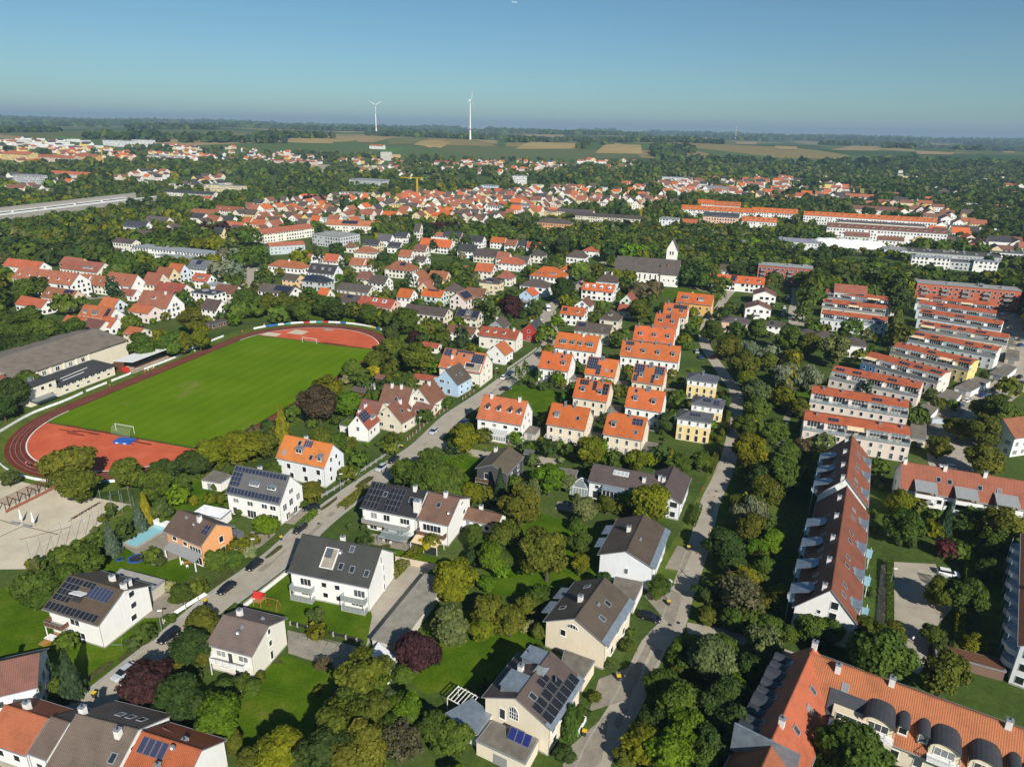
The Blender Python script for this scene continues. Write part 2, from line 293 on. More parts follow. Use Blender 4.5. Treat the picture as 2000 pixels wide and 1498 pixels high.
# layout survey: everything in metres, camera above the origin looking along +Y
HOUSES=[
('h1','gable',-80.5,112.2,-18.5,14.0,13.1,6,9.3,'W','BRN',0.8,0,'','white house under black solar panels and an open roof hatch,above a lawn','the white house with the open roof hatch',[('P','F',0.03,0.33,0.3,0.97,4,4),('P','F',0.02,0.93,0.03,0.24,12,1),('P','F',0.34,0.55,0.8,0.97,3,1),('TH','F',0.5,0.9,0.56,0.92,6),('HATCH','F',0.4,0.62),('C','B',0.55,0.55),('C','B',0.95,0.9),('C','B',0.85,0.55),('BAL','F',0.02,0.36,2.9,1.6,'wood'),('TERR','F',0.02,0.4,2.4),('WIN','F',[(0.5,4.2),(0.56,1.4)],2.2,1.3),('WIN','R',[(0.66,7.0),(0.66,4.4),(0.62,1.8)],1.2,1.2)]),
('h2','gable',-48.0,103.3,-16.4,9.9,10.7,6,8.4,'W2','BRN2',0.5,0,'','white two-storey house with plain brown roof and small front balcony above a lawn','the white house with plain brown roof',[('C','B',0.25,0.72),('DISH','F',0.55,0.5),('VENT','B',0.7,0.6),('VENT','F',0.52,0.75),('BAL','F',0.08,0.86,2.9,1.2,'white'),('WIN','F',[(0.27,4.3),(0.78,4.3)],1.9,1.2),('WIN','F',[(0.48,3.9)],0.9,2),('WIN','F',[(0.3,1.6),(0.8,1.2)],1.6,0.7),('WIN','F',[(0.6,1.1)],0.9,1.9),('WIN','R',[(0.52,6.9)],0.7,1.1),('WIN','R',[(0.52,4.3)],0.8,1.1),('WIN','R',[(0.52,1.6)],0.7,1.8)]),
('h3','gable',-35.4,124.9,-15.2,18.7,13.0,6.3,11.5,'W','SLATE',0.55,0,'','large white house with charcoal roof,roof terrace cut-out and four glazed balconies','the white house with four glazed balconies',[('LOG','F',0.36,0.52,0.25,0.78),('S','F',0.6,0.38),('S','F',0.74,0.36),('S','F',0.92,0.33),('S','F',0.66,0.85),('DISH','F',0.56,0.66),('C','B',0.5,0.9),('BAL','F',0.02,0.3,2.7,1.5,'glass'),('BAL','F',0.02,0.3,0.25,1.5,'glass'),('BAL','F',0.68,0.98,2.7,1.5,'glass'),('BAL','F',0.68,0.98,0.25,1.5,'glass'),('WIN','F',[(0.19,4.2),(0.19,1.7),(0.88,4.0),(0.84,1.6)],2.4,1.6),('WIN','F',[(0.43,4.4),(0.6,4.4),(0.44,1.9),(0.61,1.7)],1.1,1.1),('WIN','R',[(0.5,8.6),(0.58,6.0),(0.58,3.6),(0.58,1.3)],0.5,1.5)]),
('h4','gable',-27.6,152.0,-17.4,15.1,13.1,6,9.9,'W','BLACK',0.5,0,'','black-roofed half of a pair with solar rows,long grey balcony and glass canopy','the black-roofed half house',[('P','F',0.03,0.29,0.05,0.98,4,4),('P','F',0.4,0.66,0.05,0.9,4,4),('S','F',0.33,0.62),('S','F',0.8,0.6),('C','F',0.8,0.96),('BC','F',0.97,0.3),('BAL','F',0.03,0.9,2.6,1.5,'grey'),('CANOPY','F',0.48,0.98,2.5,3.6),('WIN','F',[(0.22,4.2),(0.46,4.2)],1.6,1.6),('WIN','F',[(0.8,4.2)],2.4,1.4),('WIN','F',[(0.2,1.3),(0.42,1.3),(0.7,1.3)],1.8,2)]),
('h4b','gable',-15.9,148.5,-18.9,8.2,14,6,9.6,'W','BRN3',0.35,0,'','brown-roofed half of a pair with striped awning and yellow bush in front','the brown-roofed half house',[('S','F',0.45,0.62),('C','F',0.55,0.97),('DISH','F',0.9,0.35),('BAL','F',0.03,0.95,2.7,1.6,'wood'),('AWN','F',0.0,0.88,2.6,2.9),('WIN','F',[(0.45,4.1)],4.6,1.7),('WIN','F',[(0.5,1.3)],4,2),('WIN','R',[(0.62,7.3)],1.6,0.9),('WIN','R',[(0.72,4.3)],1.2,1.2),('WIN','R',[(0.72,1.5)],1.2,1.2)]),
('h4c','gable',-6.4,150.8,-20.7,10.0,6.5,2.6,4.1,'W','BRN3',0.3,0,'','low white outbuilding with brown gabled roof joined to the house pair','the low white outbuilding',[('WIN','F',[(0.38,1.4),(0.72,1.3)],1.1,1.2),('DOOR','F',0.18)]),
('h5','gable',-62.8,155.8,-18.3,16.4,10.0,6,11.6,'W','GREY',0.4,0,'','white house with grey roof framed by rows of solar panels and two wide dormers','the white house with panel-framed grey roof',[('P','F',0.02,0.97,0.8,0.97,15,1),('P','F',0.02,0.2,0.3,0.78,3,3),('P','F',0.02,0.97,0.04,0.24,15,1),('DW','F',0.45,0.42,2.8),('DW','F',0.77,0.42,2.4),('WIN','F',[(0.16,4.3),(0.43,4.2),(0.7,4.3),(0.86,4.3)],1.6,1.2),('WIN','F',[(0.44,1.2),(0.86,1.3)],2.6,2.1),('WIN','F',[(0.12,1.2),(0.68,1.2)],1.2,2),('WIN','R',[(0.18,4.1),(0.46,4.3),(0.78,4.3),(0.28,1.2),(0.62,1.2)],1.4,1.8),('WIN','R',[(0.5,7.2)],1.6,1.2)]),
('h6','gable',-56.6,175.1,-20.8,16.3,9.7,6.3,11.3,'W3','ORANGE',0.3,0,'','tall white house with plain orange roof,two small grey dormers and roof collector','the white house with bright orange roof',[('S','F',0.13,0.28),('S','F',0.36,0.78),('S','F',0.68,0.3),('TH','F',0.45,0.62,0.68,0.96,4),('DS','F',0.42,0.36,2.2),('DS','F',0.86,0.22,1.5),('VENTG','F',0.5,0.98),('WIN','F',[(0.25,4.4),(0.58,4.4),(0.87,4.4),(0.3,1.7),(0.6,1.6),(0.88,1.6)],1.2,1.5),('WIN','R',[(0.35,7.2),(0.62,7.2),(0.3,4.5),(0.75,4.5),(0.3,1.7),(0.75,1.7)],0.9,1.3)]),
('h7','gable',-71.6,137.1,-27.9,12.7,9.4,6,9.2,'ORW','BRN',0.6,0,'','house with orange gable wall and brown roof beside the swimming pool','the house with the orange gable',[('C','F',0.62,0.88),('DISH','F',0.62,0.6),('P','F',0.82,0.96,0.45,0.85,2,2),('VENT','F',0.3,0.8),('PORCH','F',0.1,0.98,2.6,2.2),('WIN','F',[(0.22,4.6),(0.52,4.4)],1.3,1.0),('WIN','F',[(0.8,4.0)],3.6,1.1),('WIN','F',[(0.5,1.3)],1.6,1.4),('WIN','F',[(0.85,1.2)],2.2,1.9),('WIN','R',[(0.62,4.6),(0.64,1.7)],1.1,1.5),('WIN','R',[(0.2,1.3)],0.8,0.8)]),
('h8a','gable',-84.5,91.0,23.4,11.5,10,6,9,'W','RBRN',0.5,0,'','white house with dark red roof cut off by the left edge near the bottom','the white house at the lower left edge',[('WIN','F',[(0.5,4)],1.2,1.2)]),
('h8b','gable',-75.0,82.8,-16.6,8.9,9,4.2,7.0,'W','ORANGE2',0.5,0,'','row house with weathered orange roof at the lower left corner','the row house with weathered orange roof',[('WIN','F',[(0.3,2.2),(0.7,2.2)],1.2,1.2)]),
('h8d','gable',-68.8,81.4,-17.4,3.6,9,4.2,7.0,'W','BRN2',0.02,0,'','narrow row house with lichen-spotted brown roof between orange and large brown roofs','the narrow brown-roofed row house',[('WIN','F',[(0.5,2.2)],1.2,1.2)]),
('h8c','gable',-60.2,79.5,-13.7,11.2,13.4,5,8.8,'W','BRN2',0.5,0,'','large house with lichen-spotted brown roof and white chimney at the bottom edge','the large brown roof at the bottom edge',[('C','F',0.78,0.82),('C','B',0.06,0.9),('S','F',0.86,0.45),('S','B',0.45,0.55),('S','B',0.62,0.55),('S','B',0.8,0.55),('WIN','F',[(0.3,2.2),(0.7,2.2)],1.2,1.2)]),
('h8e','gable',-49.2,76.7,-16.6,10.8,10,5.2,8.4,'W','ORANGE3',0.4,0,'','house with orange-red roof,blue solar collectors and a satellite dish at the bottom','the orange-red roof with collectors',[('TH','F',0.08,0.52,0.55,0.93,4),('DISH','F',0.62,0.82),('CG','F',0.55,0.32),('TH','F',0.55,0.85,0.02,0.3,3),('WIN','R',[(0.5,3.2)],1.2,1.2)]),
('h8f','gable',-48.4,78.5,154.7,9,5.0,4.2,6.8,'W','RBRN',0.4,0,'','house wing with dark red tiles and white end wall behind the lawn hedge','the dark red wing beside the collectors',[('S','B',0.4,0.5),('WIN','L',[(0.5,2.6)],1.2,1.2)]),
('h9','gable',4.7,90.8,60.3,12.3,12.8,6,9.1,'C','BRN4',0.5,0,'','cream house with arched gable window,black solar panels and two grey dormers','the cream house with the arched window',[('P','F',0.05,0.94,0.06,0.34,7,1),('P','F',0.3,0.72,0.36,0.62,3,1),('P','F',0.05,0.28,0.36,0.62,2,1),('P','F',0.4,0.62,0.64,0.86,2,1),('S','F',0.2,0.72),('DISH','F',0.62,0.5),('C','B',0.55,0.55),('C','B',0.85,0.45),('DB','B',0.28,0.42,3.8),('DB','B',0.85,0.4,3.2),('GL','F',0.62,0.93),('ARCH','L',0.46,5.6),('WIN','L',[(0.28,4.2)],1.0,2.0),('WIN','F',[(0.15,4.2),(0.4,4.2),(0.7,4.2),(0.2,1.4),(0.75,1.4)],1.3,1.5)]),
('h10','gable',16.1,110.8,60.9,14.5,13.0,6,9.4,'C','BRN4',0.5,0,'','cream house with half-round gable window and plain ribbed brown roof','the cream house with the half-round window',[('S','F',0.33,0.45),('S','F',0.62,0.55),('S','B',0.3,0.3),('S','B',0.8,0.6),('C','B',0.42,0.75),('VENT','F',0.48,0.72),('HALF','L',0.46,6.6),('WIN','L',[(0.3,4.9)],1.0,1.3),('CANB','B',0.2,0.9),('WIN','F',[(0.15,4.2),(0.5,4.2),(0.8,4.2),(0.3,1.4),(0.75,1.4)],1.3,1.6)]),
('h11','gable',28.8,135.3,67.2,16.7,12.6,6,8.7,'W3','BRN4',0.5,0,'','white house with blank gable,small window and ribbed brown roof by the lane','the white house with the blank gable',[('C','B',0.55,0.72),('VENT','F',0.4,0.75),('WIN','L',[(0.52,3.4)],0.8,1.3),('CANB','B',0.2,0.9),('WIN','F',[(0.15,4.2),(0.5,4.2),(0.8,4.2),(0.3,1.4),(0.75,1.4)],1.3,1.6)]),
('h12','gable',32.0,167.3,-20.8,19.5,11,5.2,7.8,'W3','BRN4',0.5,0,'','long white house with brown roof,glazed front bay and pyramid conservatory','the long white house with the conservatory',[('GLR','F',0.42,0.72),('C','F',0.75,0.55),('C','F',0.95,0.8),('BAY','F',0.22,0.5),('WIN','F',[(0.12,3.7),(0.62,3.7),(0.72,3.7),(0.82,3.7)],1.0,1.0),('WIN','F',[(0.1,1.3),(0.17,1.3),(0.62,1.3),(0.8,1.3)],1.2,2.2)]),
('h12b','gable',42.2,163.4,67.3,15.4,10,5.2,7.7,'W3','BRN4',0.5,0,'','cross wing with brown roof and blue-grey verge facing the lane','the brown-roofed cross wing',[('WIN','F',[(0.25,3.5),(0.7,3.5),(0.3,1.4),(0.7,1.4)],1.2,1.3)]),
('h13','gable',-2.8,174.2,68.0,12.6,9.6,6,8.1,'DG','BRN4',0.35,0,'','dark grey timber house with brown roof and white French window','the dark grey timber house',[('C','B',0.85,0.3),('BAL','L',0.02,0.55,2.7,1.4,'wood'),('WIN','L',[(0.33,4.2)],1.3,1.7),('WIN','L',[(0.4,1.3)],2.2,1.8),('WIN','F',[(0.3,4),(0.7,4),(0.7,1.3)],1.1,1.4)]),
('h16a','gable',73.0,131.6,62.5,47.4,12.1,6,12.4,'W','RED',0.4,0,'','long row with steep red-brown roof,white gable with wooden windows and glass canopies','the near red-roofed row',[('C','B',0.03,0.8),('C','B',0.24,0.8),('C','B',0.44,0.8),('C','B',0.66,0.8),('C','B',0.86,0.8),('S','F',0.07,0.62),('S','F',0.14,0.62),('S','F',0.3,0.62),('S','F',0.37,0.62),('S','F',0.52,0.62),('S','F',0.6,0.62),('S','F',0.76,0.62),('S','F',0.84,0.62),('S','B',0.12,0.5),('S','B',0.18,0.5),('S','B',0.33,0.5),('S','B',0.4,0.5),('S','B',0.55,0.5),('S','B',0.74,0.5),('FB','B',0.08),('FB','B',0.28),('FB','B',0.48),('FB','B',0.68),('DS3','F',0.1,0.25,2.6),('DS3','F',0.34,0.25,2.6),('DS3','F',0.58,0.25,2.6),('DS3','F',0.82,0.25,2.6),('WIN','L',[(0.6,8.9),(0.6,6.4)],1.3,1.6),('WIN','L',[(0.38,6.6),(0.38,3.8)],0.6,0.8),('WR','F',8,[1.3,4],1.2,1.5),('WR','B',8,[1.3,4],1.2,1.5),('BALS','F',0.2),('BALS','F',0.45),('BALS','F',0.7)]),
('h16b','gable',91.3,167.9,63,30.4,12.1,6.9,13.5,'W','RED',0.4,0,'','higher far end of the red-brown roofed row with stepped white gable','the far red-roofed row',[('C','B',0.02,0.86),('C','B',0.3,0.8),('C','B',0.6,0.8),('C','B',0.88,0.8),('S','F',0.1,0.62),('S','F',0.18,0.62),('S','F',0.4,0.62),('S','F',0.48,0.62),('S','F',0.7,0.62),('S','F',0.78,0.62),('S','B',0.2,0.5),('S','B',0.28,0.5),('S','B',0.5,0.5),('S','B',0.58,0.5),('FB','B',0.12),('FB','B',0.4),('FB','B',0.7),('DS3','F',0.15,0.25,2.6),('DS3','F',0.5,0.25,2.6),('DS3','F',0.82,0.25,2.6),('WR','F',6,[1.3,4.3],1.2,1.5),('WR','B',6,[1.3,4.3],1.2,1.5)]),
('h18','gable',119.9,164.2,-20.8,28.7,12.5,6,11.2,'W','RED2',0.4,0,'','white row house with red-brown roof and grey-canopied balconies at the right edge','the row house with grey balcony canopies',[('S','F',0.31,0.55),('S','F',0.4,0.53),('S','F',0.64,0.5),('S','F',0.79,0.5),('C','F',0.03,0.97),('C','F',0.36,0.95),('C','F',0.68,0.95),('LB','F',0.11,0.28),('LB','F',0.44,0.61),('LB','F',0.76,0.93),('WIN','F',[(0.05,3.9),(0.33,3.9),(0.4,3.9),(0.67,3.9),(0.33,1.3),(0.41,1.3),(0.67,1.3)],1.1,1.2),('WIN','L',[(0.3,4),(0.7,4),(0.5,1.4)],1,1.2)]),
('h20','gable',-2.0,208.3,-19.8,15.5,12.3,6,12.0,'W','ORANGE3',0.4,0,'','white house with red-orange roof,four dormers and glass conservatory by the junction','the white house with four dormers and conservatory',[('C','F',0.2,0.94),('C','F',0.82,0.97),('DG','F',0.18,0.42,1.4),('DG','F',0.43,0.42,1.4),('DG','F',0.68,0.42,1.4),('DG','F',0.88,0.42,1.4),('CONS','F',0.22,0.72),('WIN','F',[(0.14,4.3),(0.4,4.4),(0.65,4.4),(0.9,4.3),(0.12,1.5)],1.3,1.0),('WIN','F',[(0.84,1.3)],0.9,2),('WIN','R',[(0.35,6.9),(0.6,6.9),(0.25,4.2),(0.7,4.2),(0.25,1.5),(0.7,1.5)],1,1.4)]),
('d1','gable',19.1,204.4,-21.6,12.9,11,6,11.4,'C','ORANGE4',0.35,0,'','cream pair house nearest the long white house,plain orange roof and one skylight','the nearest cream pair house',[('DS','F',0.22,0.36,1.5),('S','F',0.75,0.48),('CG','F',0.36,0.93),('CG','F',0.6,0.93),('PERG','F',0,1),('WR','F',4,[4.2],0.8,1.5),('WR','F',4,[1.3],1.0,2.0),('WIN','R',[(0.4,4.2),(0.6,4.2),(0.5,7.6)],0.6,1.1)]),
('d2','gable',36.2,197.8,-22.1,12.5,11,6,11.4,'C','ORANGE4',0.35,0,'','cream pair house with dark blue solar square on its orange roof by the yellow cubes','the cream pair house with one solar square',[('DS','F',0.22,0.36,1.5),('P','F',0.66,0.92,0.6,0.9,3,2),('S','F',0.8,0.3),('CG','F',0.05,0.93),('CG','F',0.56,0.93),('PERG','F',0,1.2),('WR','F',4,[4.2],0.8,1.5),('WR','F',4,[1.3],1.0,2.0),('WIN','R',[(0.4,4.2),(0.6,4.2),(0.5,7.6)],0.6,1.1)]),
('d3','gable',29.0,228.6,-21.1,12.4,11,6,11.4,'C','ORANGE4',0.35,0,'','cream pair house with black solar patches beside the mown green plot','the cream house with black solar patches',[('DS','F',0.25,0.35,1.5),('DS','F',0.75,0.33,1.5),('P','F',0.12,0.38,0.7,0.95,4,2),('P','F',0.5,0.62,0.5,0.95,1,4),('P','F',0.8,0.97,0.35,0.9,2,3),('CG','F',0.45,0.95),('CG','F',0.75,0.95),('WR','F',4,[4.2],0.8,1.5),('WR','F',4,[1.3],1.0,2.0),('WIN','R',[(0.4,4.2),(0.6,4.2),(0.5,7.6)],0.6,1.1)]),
('d4','gable',46.3,220.6,-21.1,12.6,11,6,11.4,'W','ORANGE4',0.35,0,'','white pair house with plain orange roof and two grey dormers behind the solar-square house','the white pair house with two dormers',[('DS','F',0.25,0.35,1.5),('DS','F',0.74,0.33,1.5),('S','F',0.22,0.85),('CG','F',0.5,0.93),('CG','F',0.56,0.93),('PERG','F',0,1),('WR','F',4,[4.2],0.8,1.5),('WR','F',4,[1.3],1.0,2.0),('WIN','R',[(0.4,4.2),(0.6,4.2),(0.5,7.6)],0.6,1.1)]),
('d5','gable',35.3,253.8,-20.8,12.1,11,6,11.4,'C','ORANGE4',0.35,0,'','pair house with large blue solar field on the left of its orange roof','the house with a blue solar field',[('P','F',0.03,0.36,0.32,0.97,5,4),('P','F',0.36,0.5,0.05,0.6,2,3),('S','F',0.68,0.35),('S','F',0.86,0.35),('CG','F',0.45,0.9),('CG','F',0.52,0.9),('WR','F',4,[4.2],0.8,1.5),('WR','F',4,[1.3],1.0,2.0),('WIN','R',[(0.4,4.2),(0.6,4.2),(0.5,7.6)],0.6,1.1)]),
('d6','gable',52.2,246.3,-21.0,11.9,11,6,11.4,'C','ORANGE4',0.35,0,'','pair house with solar panels on both ends of its orange roof','the house with panels at both roof ends',[('P','F',0.03,0.34,0.5,0.97,4,3),('P','F',0.66,0.95,0.55,0.97,4,3),('P','F',0.05,0.18,0.05,0.4,2,3),('P','F',0.6,0.7,0.05,0.5,1,3),('DS','F',0.27,0.3,1.5),('DS','F',0.77,0.3,1.5),('CG','F',0.48,0.9),('CG','F',0.56,0.9),('WR','F',4,[4.2],0.8,1.5),('WR','F',4,[1.3],1.0,2.0),('WIN','R',[(0.4,4.2),(0.6,4.2),(0.5,7.6)],0.6,1.1)]),
('d7','gable',17.8,259.8,-20.8,12.6,11,6,11.4,'W','ORANGE4',0.35,0,'','white house with orange roof behind the column conifers by the street','the white house behind the column conifers',[('S','F',0.3,0.38),('DS','F',0.78,0.33,1.5),('S','F',0.68,0.8),('CG','F',0.4,0.93),('CG','F',0.78,0.93),('WR','F',4,[4.2],0.8,1.5),('WR','F',4,[1.3],1.0,2.0),('WIN','R',[(0.4,4.2),(0.6,4.2),(0.5,7.6)],0.6,1.1)]),
('d8','gable',28.5,286.7,-20.5,18.8,12,6,11.4,'W','ORANGE4',0.35,0,'','wide white house with orange roof,four grey dormers and corner balconies','the wide white house with corner balconies',[('DB','F',0.2,0.3,2.8),('DS','F',0.42,0.3,1.5),('DS','F',0.6,0.3,1.5),('DB','F',0.82,0.3,2.8),('C','F',0.62,0.93),('WR','F',6,[4.2],0.8,1.5),('WR','F',6,[1.3],1.0,2.0),('WIN','R',[(0.4,4.2),(0.6,4.2),(0.5,7.6)],0.6,1.1)]),
('d9','gable',57.9,275.7,-18.4,24.2,11,6,11.4,'W','ORANGE4',0.35,0,'','long orange-roofed terrace of four with four dormers facing the street','the terrace of four dormers',[('DS','F',0.14,0.33,1.5),('DS','F',0.39,0.33,1.5),('DS','F',0.64,0.33,1.5),('DS','F',0.89,0.33,1.5),('CG','F',0.07,0.93),('CG','F',0.33,0.93),('CG','F',0.57,0.93),('CG','F',0.82,0.93),('P','F',0.07,0.21,0.72,0.95,4,1),('WR','F',8,[4.2],0.8,1.4),('WR','F',8,[1.3],1.0,2.0),('WIN','R',[(0.5,4.2),(0.5,7.4)],0.6,1.1)]),
('d10','gable',64.2,300.9,-18.2,18.1,11,6,11.4,'W','ORANGE4',0.35,0,'','orange-roofed terrace with three dormers right behind the terrace of four','the terrace of three dormers',[('DS','F',0.18,0.33,1.5),('DS','F',0.52,0.33,1.5),('DS','F',0.85,0.33,1.5),('CG','F',0.1,0.93),('CG','F',0.43,0.93),('CG','F',0.77,0.93),('WR','F',6,[4.2],0.8,1.4),('WR','F',6,[1.3],1.0,2.0),('WIN','R',[(0.5,4.2),(0.5,7.4)],0.6,1.1)]),
('d11','gable',75.0,325.4,-22.6,11.4,11,6,11.4,'W','ORANGE4',0.35,0,'','terrace with half orange and half black roof in the stepped row','the half black terrace',[('DS','F',0.28,0.33,1.5),('DS','F',0.78,0.33,1.5),('CG','F',0.15,0.93),('CG','F',0.65,0.93),('P','F',0.45,0.65,0.65,0.9,3,1),('WR','F',4,[4.2],0.8,1.4),('WR','F',4,[1.3],1.0,2.0),('WIN','R',[(0.5,4.2),(0.5,7.4)],0.6,1.1)]),
('d12','gable',84.0,347.1,-21.7,12.2,11,6,11.4,'C','ORANGE4',0.35,0,'','orange-roofed terrace end with black solar strip in the stepped row','the terrace with a black solar strip',[('DS','F',0.28,0.33,1.5),('DS','F',0.78,0.33,1.5),('CG','F',0.15,0.93),('CG','F',0.65,0.93),('P','F',0.4,0.95,0.6,0.9,6,2),('WR','F',4,[4.2],0.8,1.4),('WR','F',4,[1.3],1.0,2.0),('WIN','R',[(0.5,4.2),(0.5,7.4)],0.6,1.1)]),
('d13','gable',100.3,373.7,-22.2,19.4,12,6.5,11.0,'YO','ORANGE4',0.45,0,'','yellow-orange apartment house with orange roof and cross gable by the lane','the yellow-orange apartment house',[('DB','F',0.25,0.35,3),('DB','F',0.68,0.3,3),('WR','F',5,[4.2,1.4],1.1,1.4),('WIN','R',[(0.3,4.2),(0.7,4.2),(0.3,1.5),(0.7,1.5)],1,1.3)]),
('y3','hip',59.9,207.1,-19.8,11.3,8.5,7.6,9.3,'YW','GREY2',0.5,0,'','nearest yellow cube house with white upper storey and grey hipped roof','the nearest yellow cube house',[('P','F',0.36,0.66,0.4,0.75,4,1),('WR','F',4,[6.3],0.7,1.2),('WR','F',4,[3.6],0.8,1.7),('WR','F',4,[1.2],1.0,2.0),('WIN','R',[(0.3,6.3),(0.7,6.3),(0.5,3.6)],0.6,1.1),('WIN','L',[(0.3,6.3),(0.7,6.3),(0.5,3.6)],0.6,1.1)]),
('y2','hip',67.4,219.8,-20.3,11.0,8.5,7.6,9.3,'YW','GREY2',0.5,0,'','middle yellow cube house with climber on its white upper storey','the middle yellow cube house',[('P','F',0.35,0.6,0.4,0.8,3,1),('P','F',0.68,0.85,0.2,0.7,2,2),('WR','F',4,[6.3],0.7,1.2),('WR','F',4,[3.6],0.8,1.7),('WR','F',4,[1.2],1.0,2.0),('WIN','R',[(0.3,6.3),(0.7,6.3),(0.5,3.6)],0.6,1.1),('WIN','L',[(0.3,6.3),(0.7,6.3),(0.5,3.6)],0.6,1.1)]),
('y1','hip',71.9,244.6,-20.2,11.4,8.5,7.6,9.3,'YW','GREY2',0.5,0,'','farthest yellow cube house with two vents on its grey hipped roof','the farthest yellow cube house',[('CG','F',0.5,0.8),('WR','F',4,[6.3],0.7,1.2),('WR','F',4,[3.6],0.8,1.7),('WR','F',4,[1.2],1.0,2.0),('WIN','R',[(0.3,6.3),(0.7,6.3),(0.5,3.6)],0.6,1.1),('WIN','L',[(0.3,6.3),(0.7,6.3),(0.5,3.6)],0.6,1.1)]),
('s1','gable',-47.3,202.6,75.1,8.5,7.5,4.4,9.0,'W','RED3',0.3,0,'','small white house with steep red roof,blue solar square and moss-roofed annex','the small steep-roofed white house',[('P','F',0.03,0.62,0.45,0.95,4,3),('DW','F',0.72,0.3,3),('WIN','L',[(0.5,7.2)],0.6,1.1),('WIN','L',[(0.5,4.2)],1.0,1.4),('WIN','F',[(0.25,2.6),(0.55,2.6)],1.0,1.2)]),
('s2','gable',-38.2,210.4,63.9,9,10.9,4,9,'C2','RBRN',0.4,0,'','cream house with brown half-timbered gable and red-brown roof on the street','the house with brown timber gable',[('S','F',0.45,0.5),('C','F',0.65,0.85),('DG','F',0.8,0.3,1.3),('WIN','L',[(0.25,5.6),(0.52,5.6)],1,1),('WIN','L',[(0.2,2),(0.62,2)],1.6,1.3),('WIN','F',[(0.25,2),(0.7,2)],1.1,1.2)]),
('s2w','gable',-46.6,214.5,-22.9,8.2,8,3.6,7.6,'C2','RBRN',0.3,0,'','red-brown side roof joined to the cream timber-gabled house','the red-brown side roof',[('C','F',0.3,0.5)]),
('s3','gable',-30.2,226.9,65.0,10,10.6,4,9.4,'W2','RBRN',0.4,0,'','cream house with white shuttered gable and big red-brown roof by the street','the house with the shuttered gable',[('WIN','L',[(0.5,7.6)],0.5,0.6),('WIN','L',[(0.36,5.2),(0.62,5.2)],1.6,1.1),('WIN','L',[(0.3,2),(0.6,2)],1.4,1.2),('WIN','F',[(0.25,2),(0.5,2),(0.8,2)],1.1,1.1),('C','F',0.6,0.9)]),
('s3w','gable',-39.8,226.4,-16.0,11.1,10,3.8,8.6,'W2','RBRN',0.3,0,'','long red-brown side roof reaching left from the shuttered gable','the long red-brown side roof',[('C','F',0.3,0.9),('C','F',0.62,0.9),('S','F',0.55,0.25)]),
('s4','gable',-22.3,244.5,62.3,10,10.6,5,10,'BLUE','BRN4',0.3,0,'','light blue gabled house with dark brown roof beside the street','the light blue house',[('WIN','L',[(0.32,5.3)],1.9,1.0),('WIN','L',[(0.6,5.2)],0.8,1),('WIN','L',[(0.3,2.4)],1,1.1),('WIN','L',[(0.62,1.8)],1.3,1.8),('WIN','F',[(0.3,3.6),(0.75,3.6),(0.3,1.3),(0.75,1.3)],1.0,1.2),('S','F',0.6,0.45),('VENT','F',0.3,0.5)]),
('s5','gable',-18.3,257.7,-21.4,18.3,13,6,12,'W2','ORANGE3',0.5,0,'','white house with wide orange roof,blue solar steps and roof loggia','the white house with solar steps',[('TH','F',0.03,0.2,0.62,0.97,2),('P','F',0.3,0.72,0.88,0.99,8,1),('P','F',0.7,0.97,0.45,0.9,5,4),('S','F',0.32,0.78),('S','F',0.5,0.75),('S','F',0.66,0.68),('C','F',0.25,0.55),('LOGW','F',0.6,0.97),('WIN','R',[(0.3,7),(0.55,7),(0.3,4.2),(0.7,4.2),(0.3,1.5),(0.7,1.5)],1.0,1.2),('WIN','F',[(0.15,4),(0.35,4),(0.2,1.4),(0.6,1.4),(0.85,1.4)],1.2,1.2)]),
('s6','gable',-5.5,301.7,-20.3,18.5,10,6,9.2,'W2','RED3',0.45,0,'','white house with low red roof and three little dormers by the street bend','the white house with three little dormers',[('DG','F',0.2,0.4,1.3),('DG','F',0.4,0.42,1.3),('DG','F',0.64,0.42,1.3),('C','F',0.85,0.9),('WIN','F',[(0.1,2),(0.35,4),(0.6,4),(0.85,4),(0.85,1.6)],1.2,1.2),('WIN','R',[(0.4,4.2),(0.7,4.2),(0.4,1.5),(0.7,1.5)],0.7,1.1)]),
('s7','gable',-5.5,281.6,65.6,8.5,9.3,4.4,8.4,'W','ORANGE3',0.3,0,'','small white gabled house with red front door beside the terraced front garden','the small white gabled house',[('WIN','L',[(0.6,4.6)],0.9,1),('WIN','L',[(0.3,1.8),(0.7,1.6)],0.9,1.1),('WIN','F',[(0.3,2.6),(0.7,2.6)],1,1)]),
('s8','gable',10,316,66,10,9,5,9.2,'REDW','SLATE',0.4,0,'','bright red house with black roof and white windows by the street','the bright red house',[('WIN','L',[(0.4,5)],1.3,1.1),('WIN','L',[(0.4,2)],1.3,1.1),('WIN','F',[(0.3,3.6),(0.7,3.6),(0.5,1.4)],1.2,1.1),('S','F',0.6,0.5)]),
('s9','gable',-6.7,324.2,71.7,9,9.0,4.4,8.0,'GYW','BRN4',0.9,0,'','grey timber house with dark overhanging roof left of the red house','the grey house with overhanging roof',[('WIN','L',[(0.5,4.3)],1.5,1.3),('WIN','L',[(0.3,1.5),(0.7,1.5)],1.3,1.2)]),
('k1','gable',-263.4,386.1,-20.5,46.8,13,8.5,14.0,'W','ORANGE5','west',[('DN',6,0.3,1.6)]),
('k2','gable',-248.7,395.1,-20.5,8.3,10,6,10,'W','ORANGE5','west'),
('k3','gable',-240.1,393.4,-20.5,18.6,10,5,10,'W2','ORB','west',[('S','F',0.3,0.5),('S','F',0.7,0.5)]),
('k4','gable',-225.6,393.2,-20.5,22.0,11,5.5,11.5,'W','ORB','west',[('S','F',0.3,0.5),('S','F',0.7,0.5)]),
('k5','gable',-214.7,377.6,-20.5,10.7,7,3,6,'W','ORB','west'),
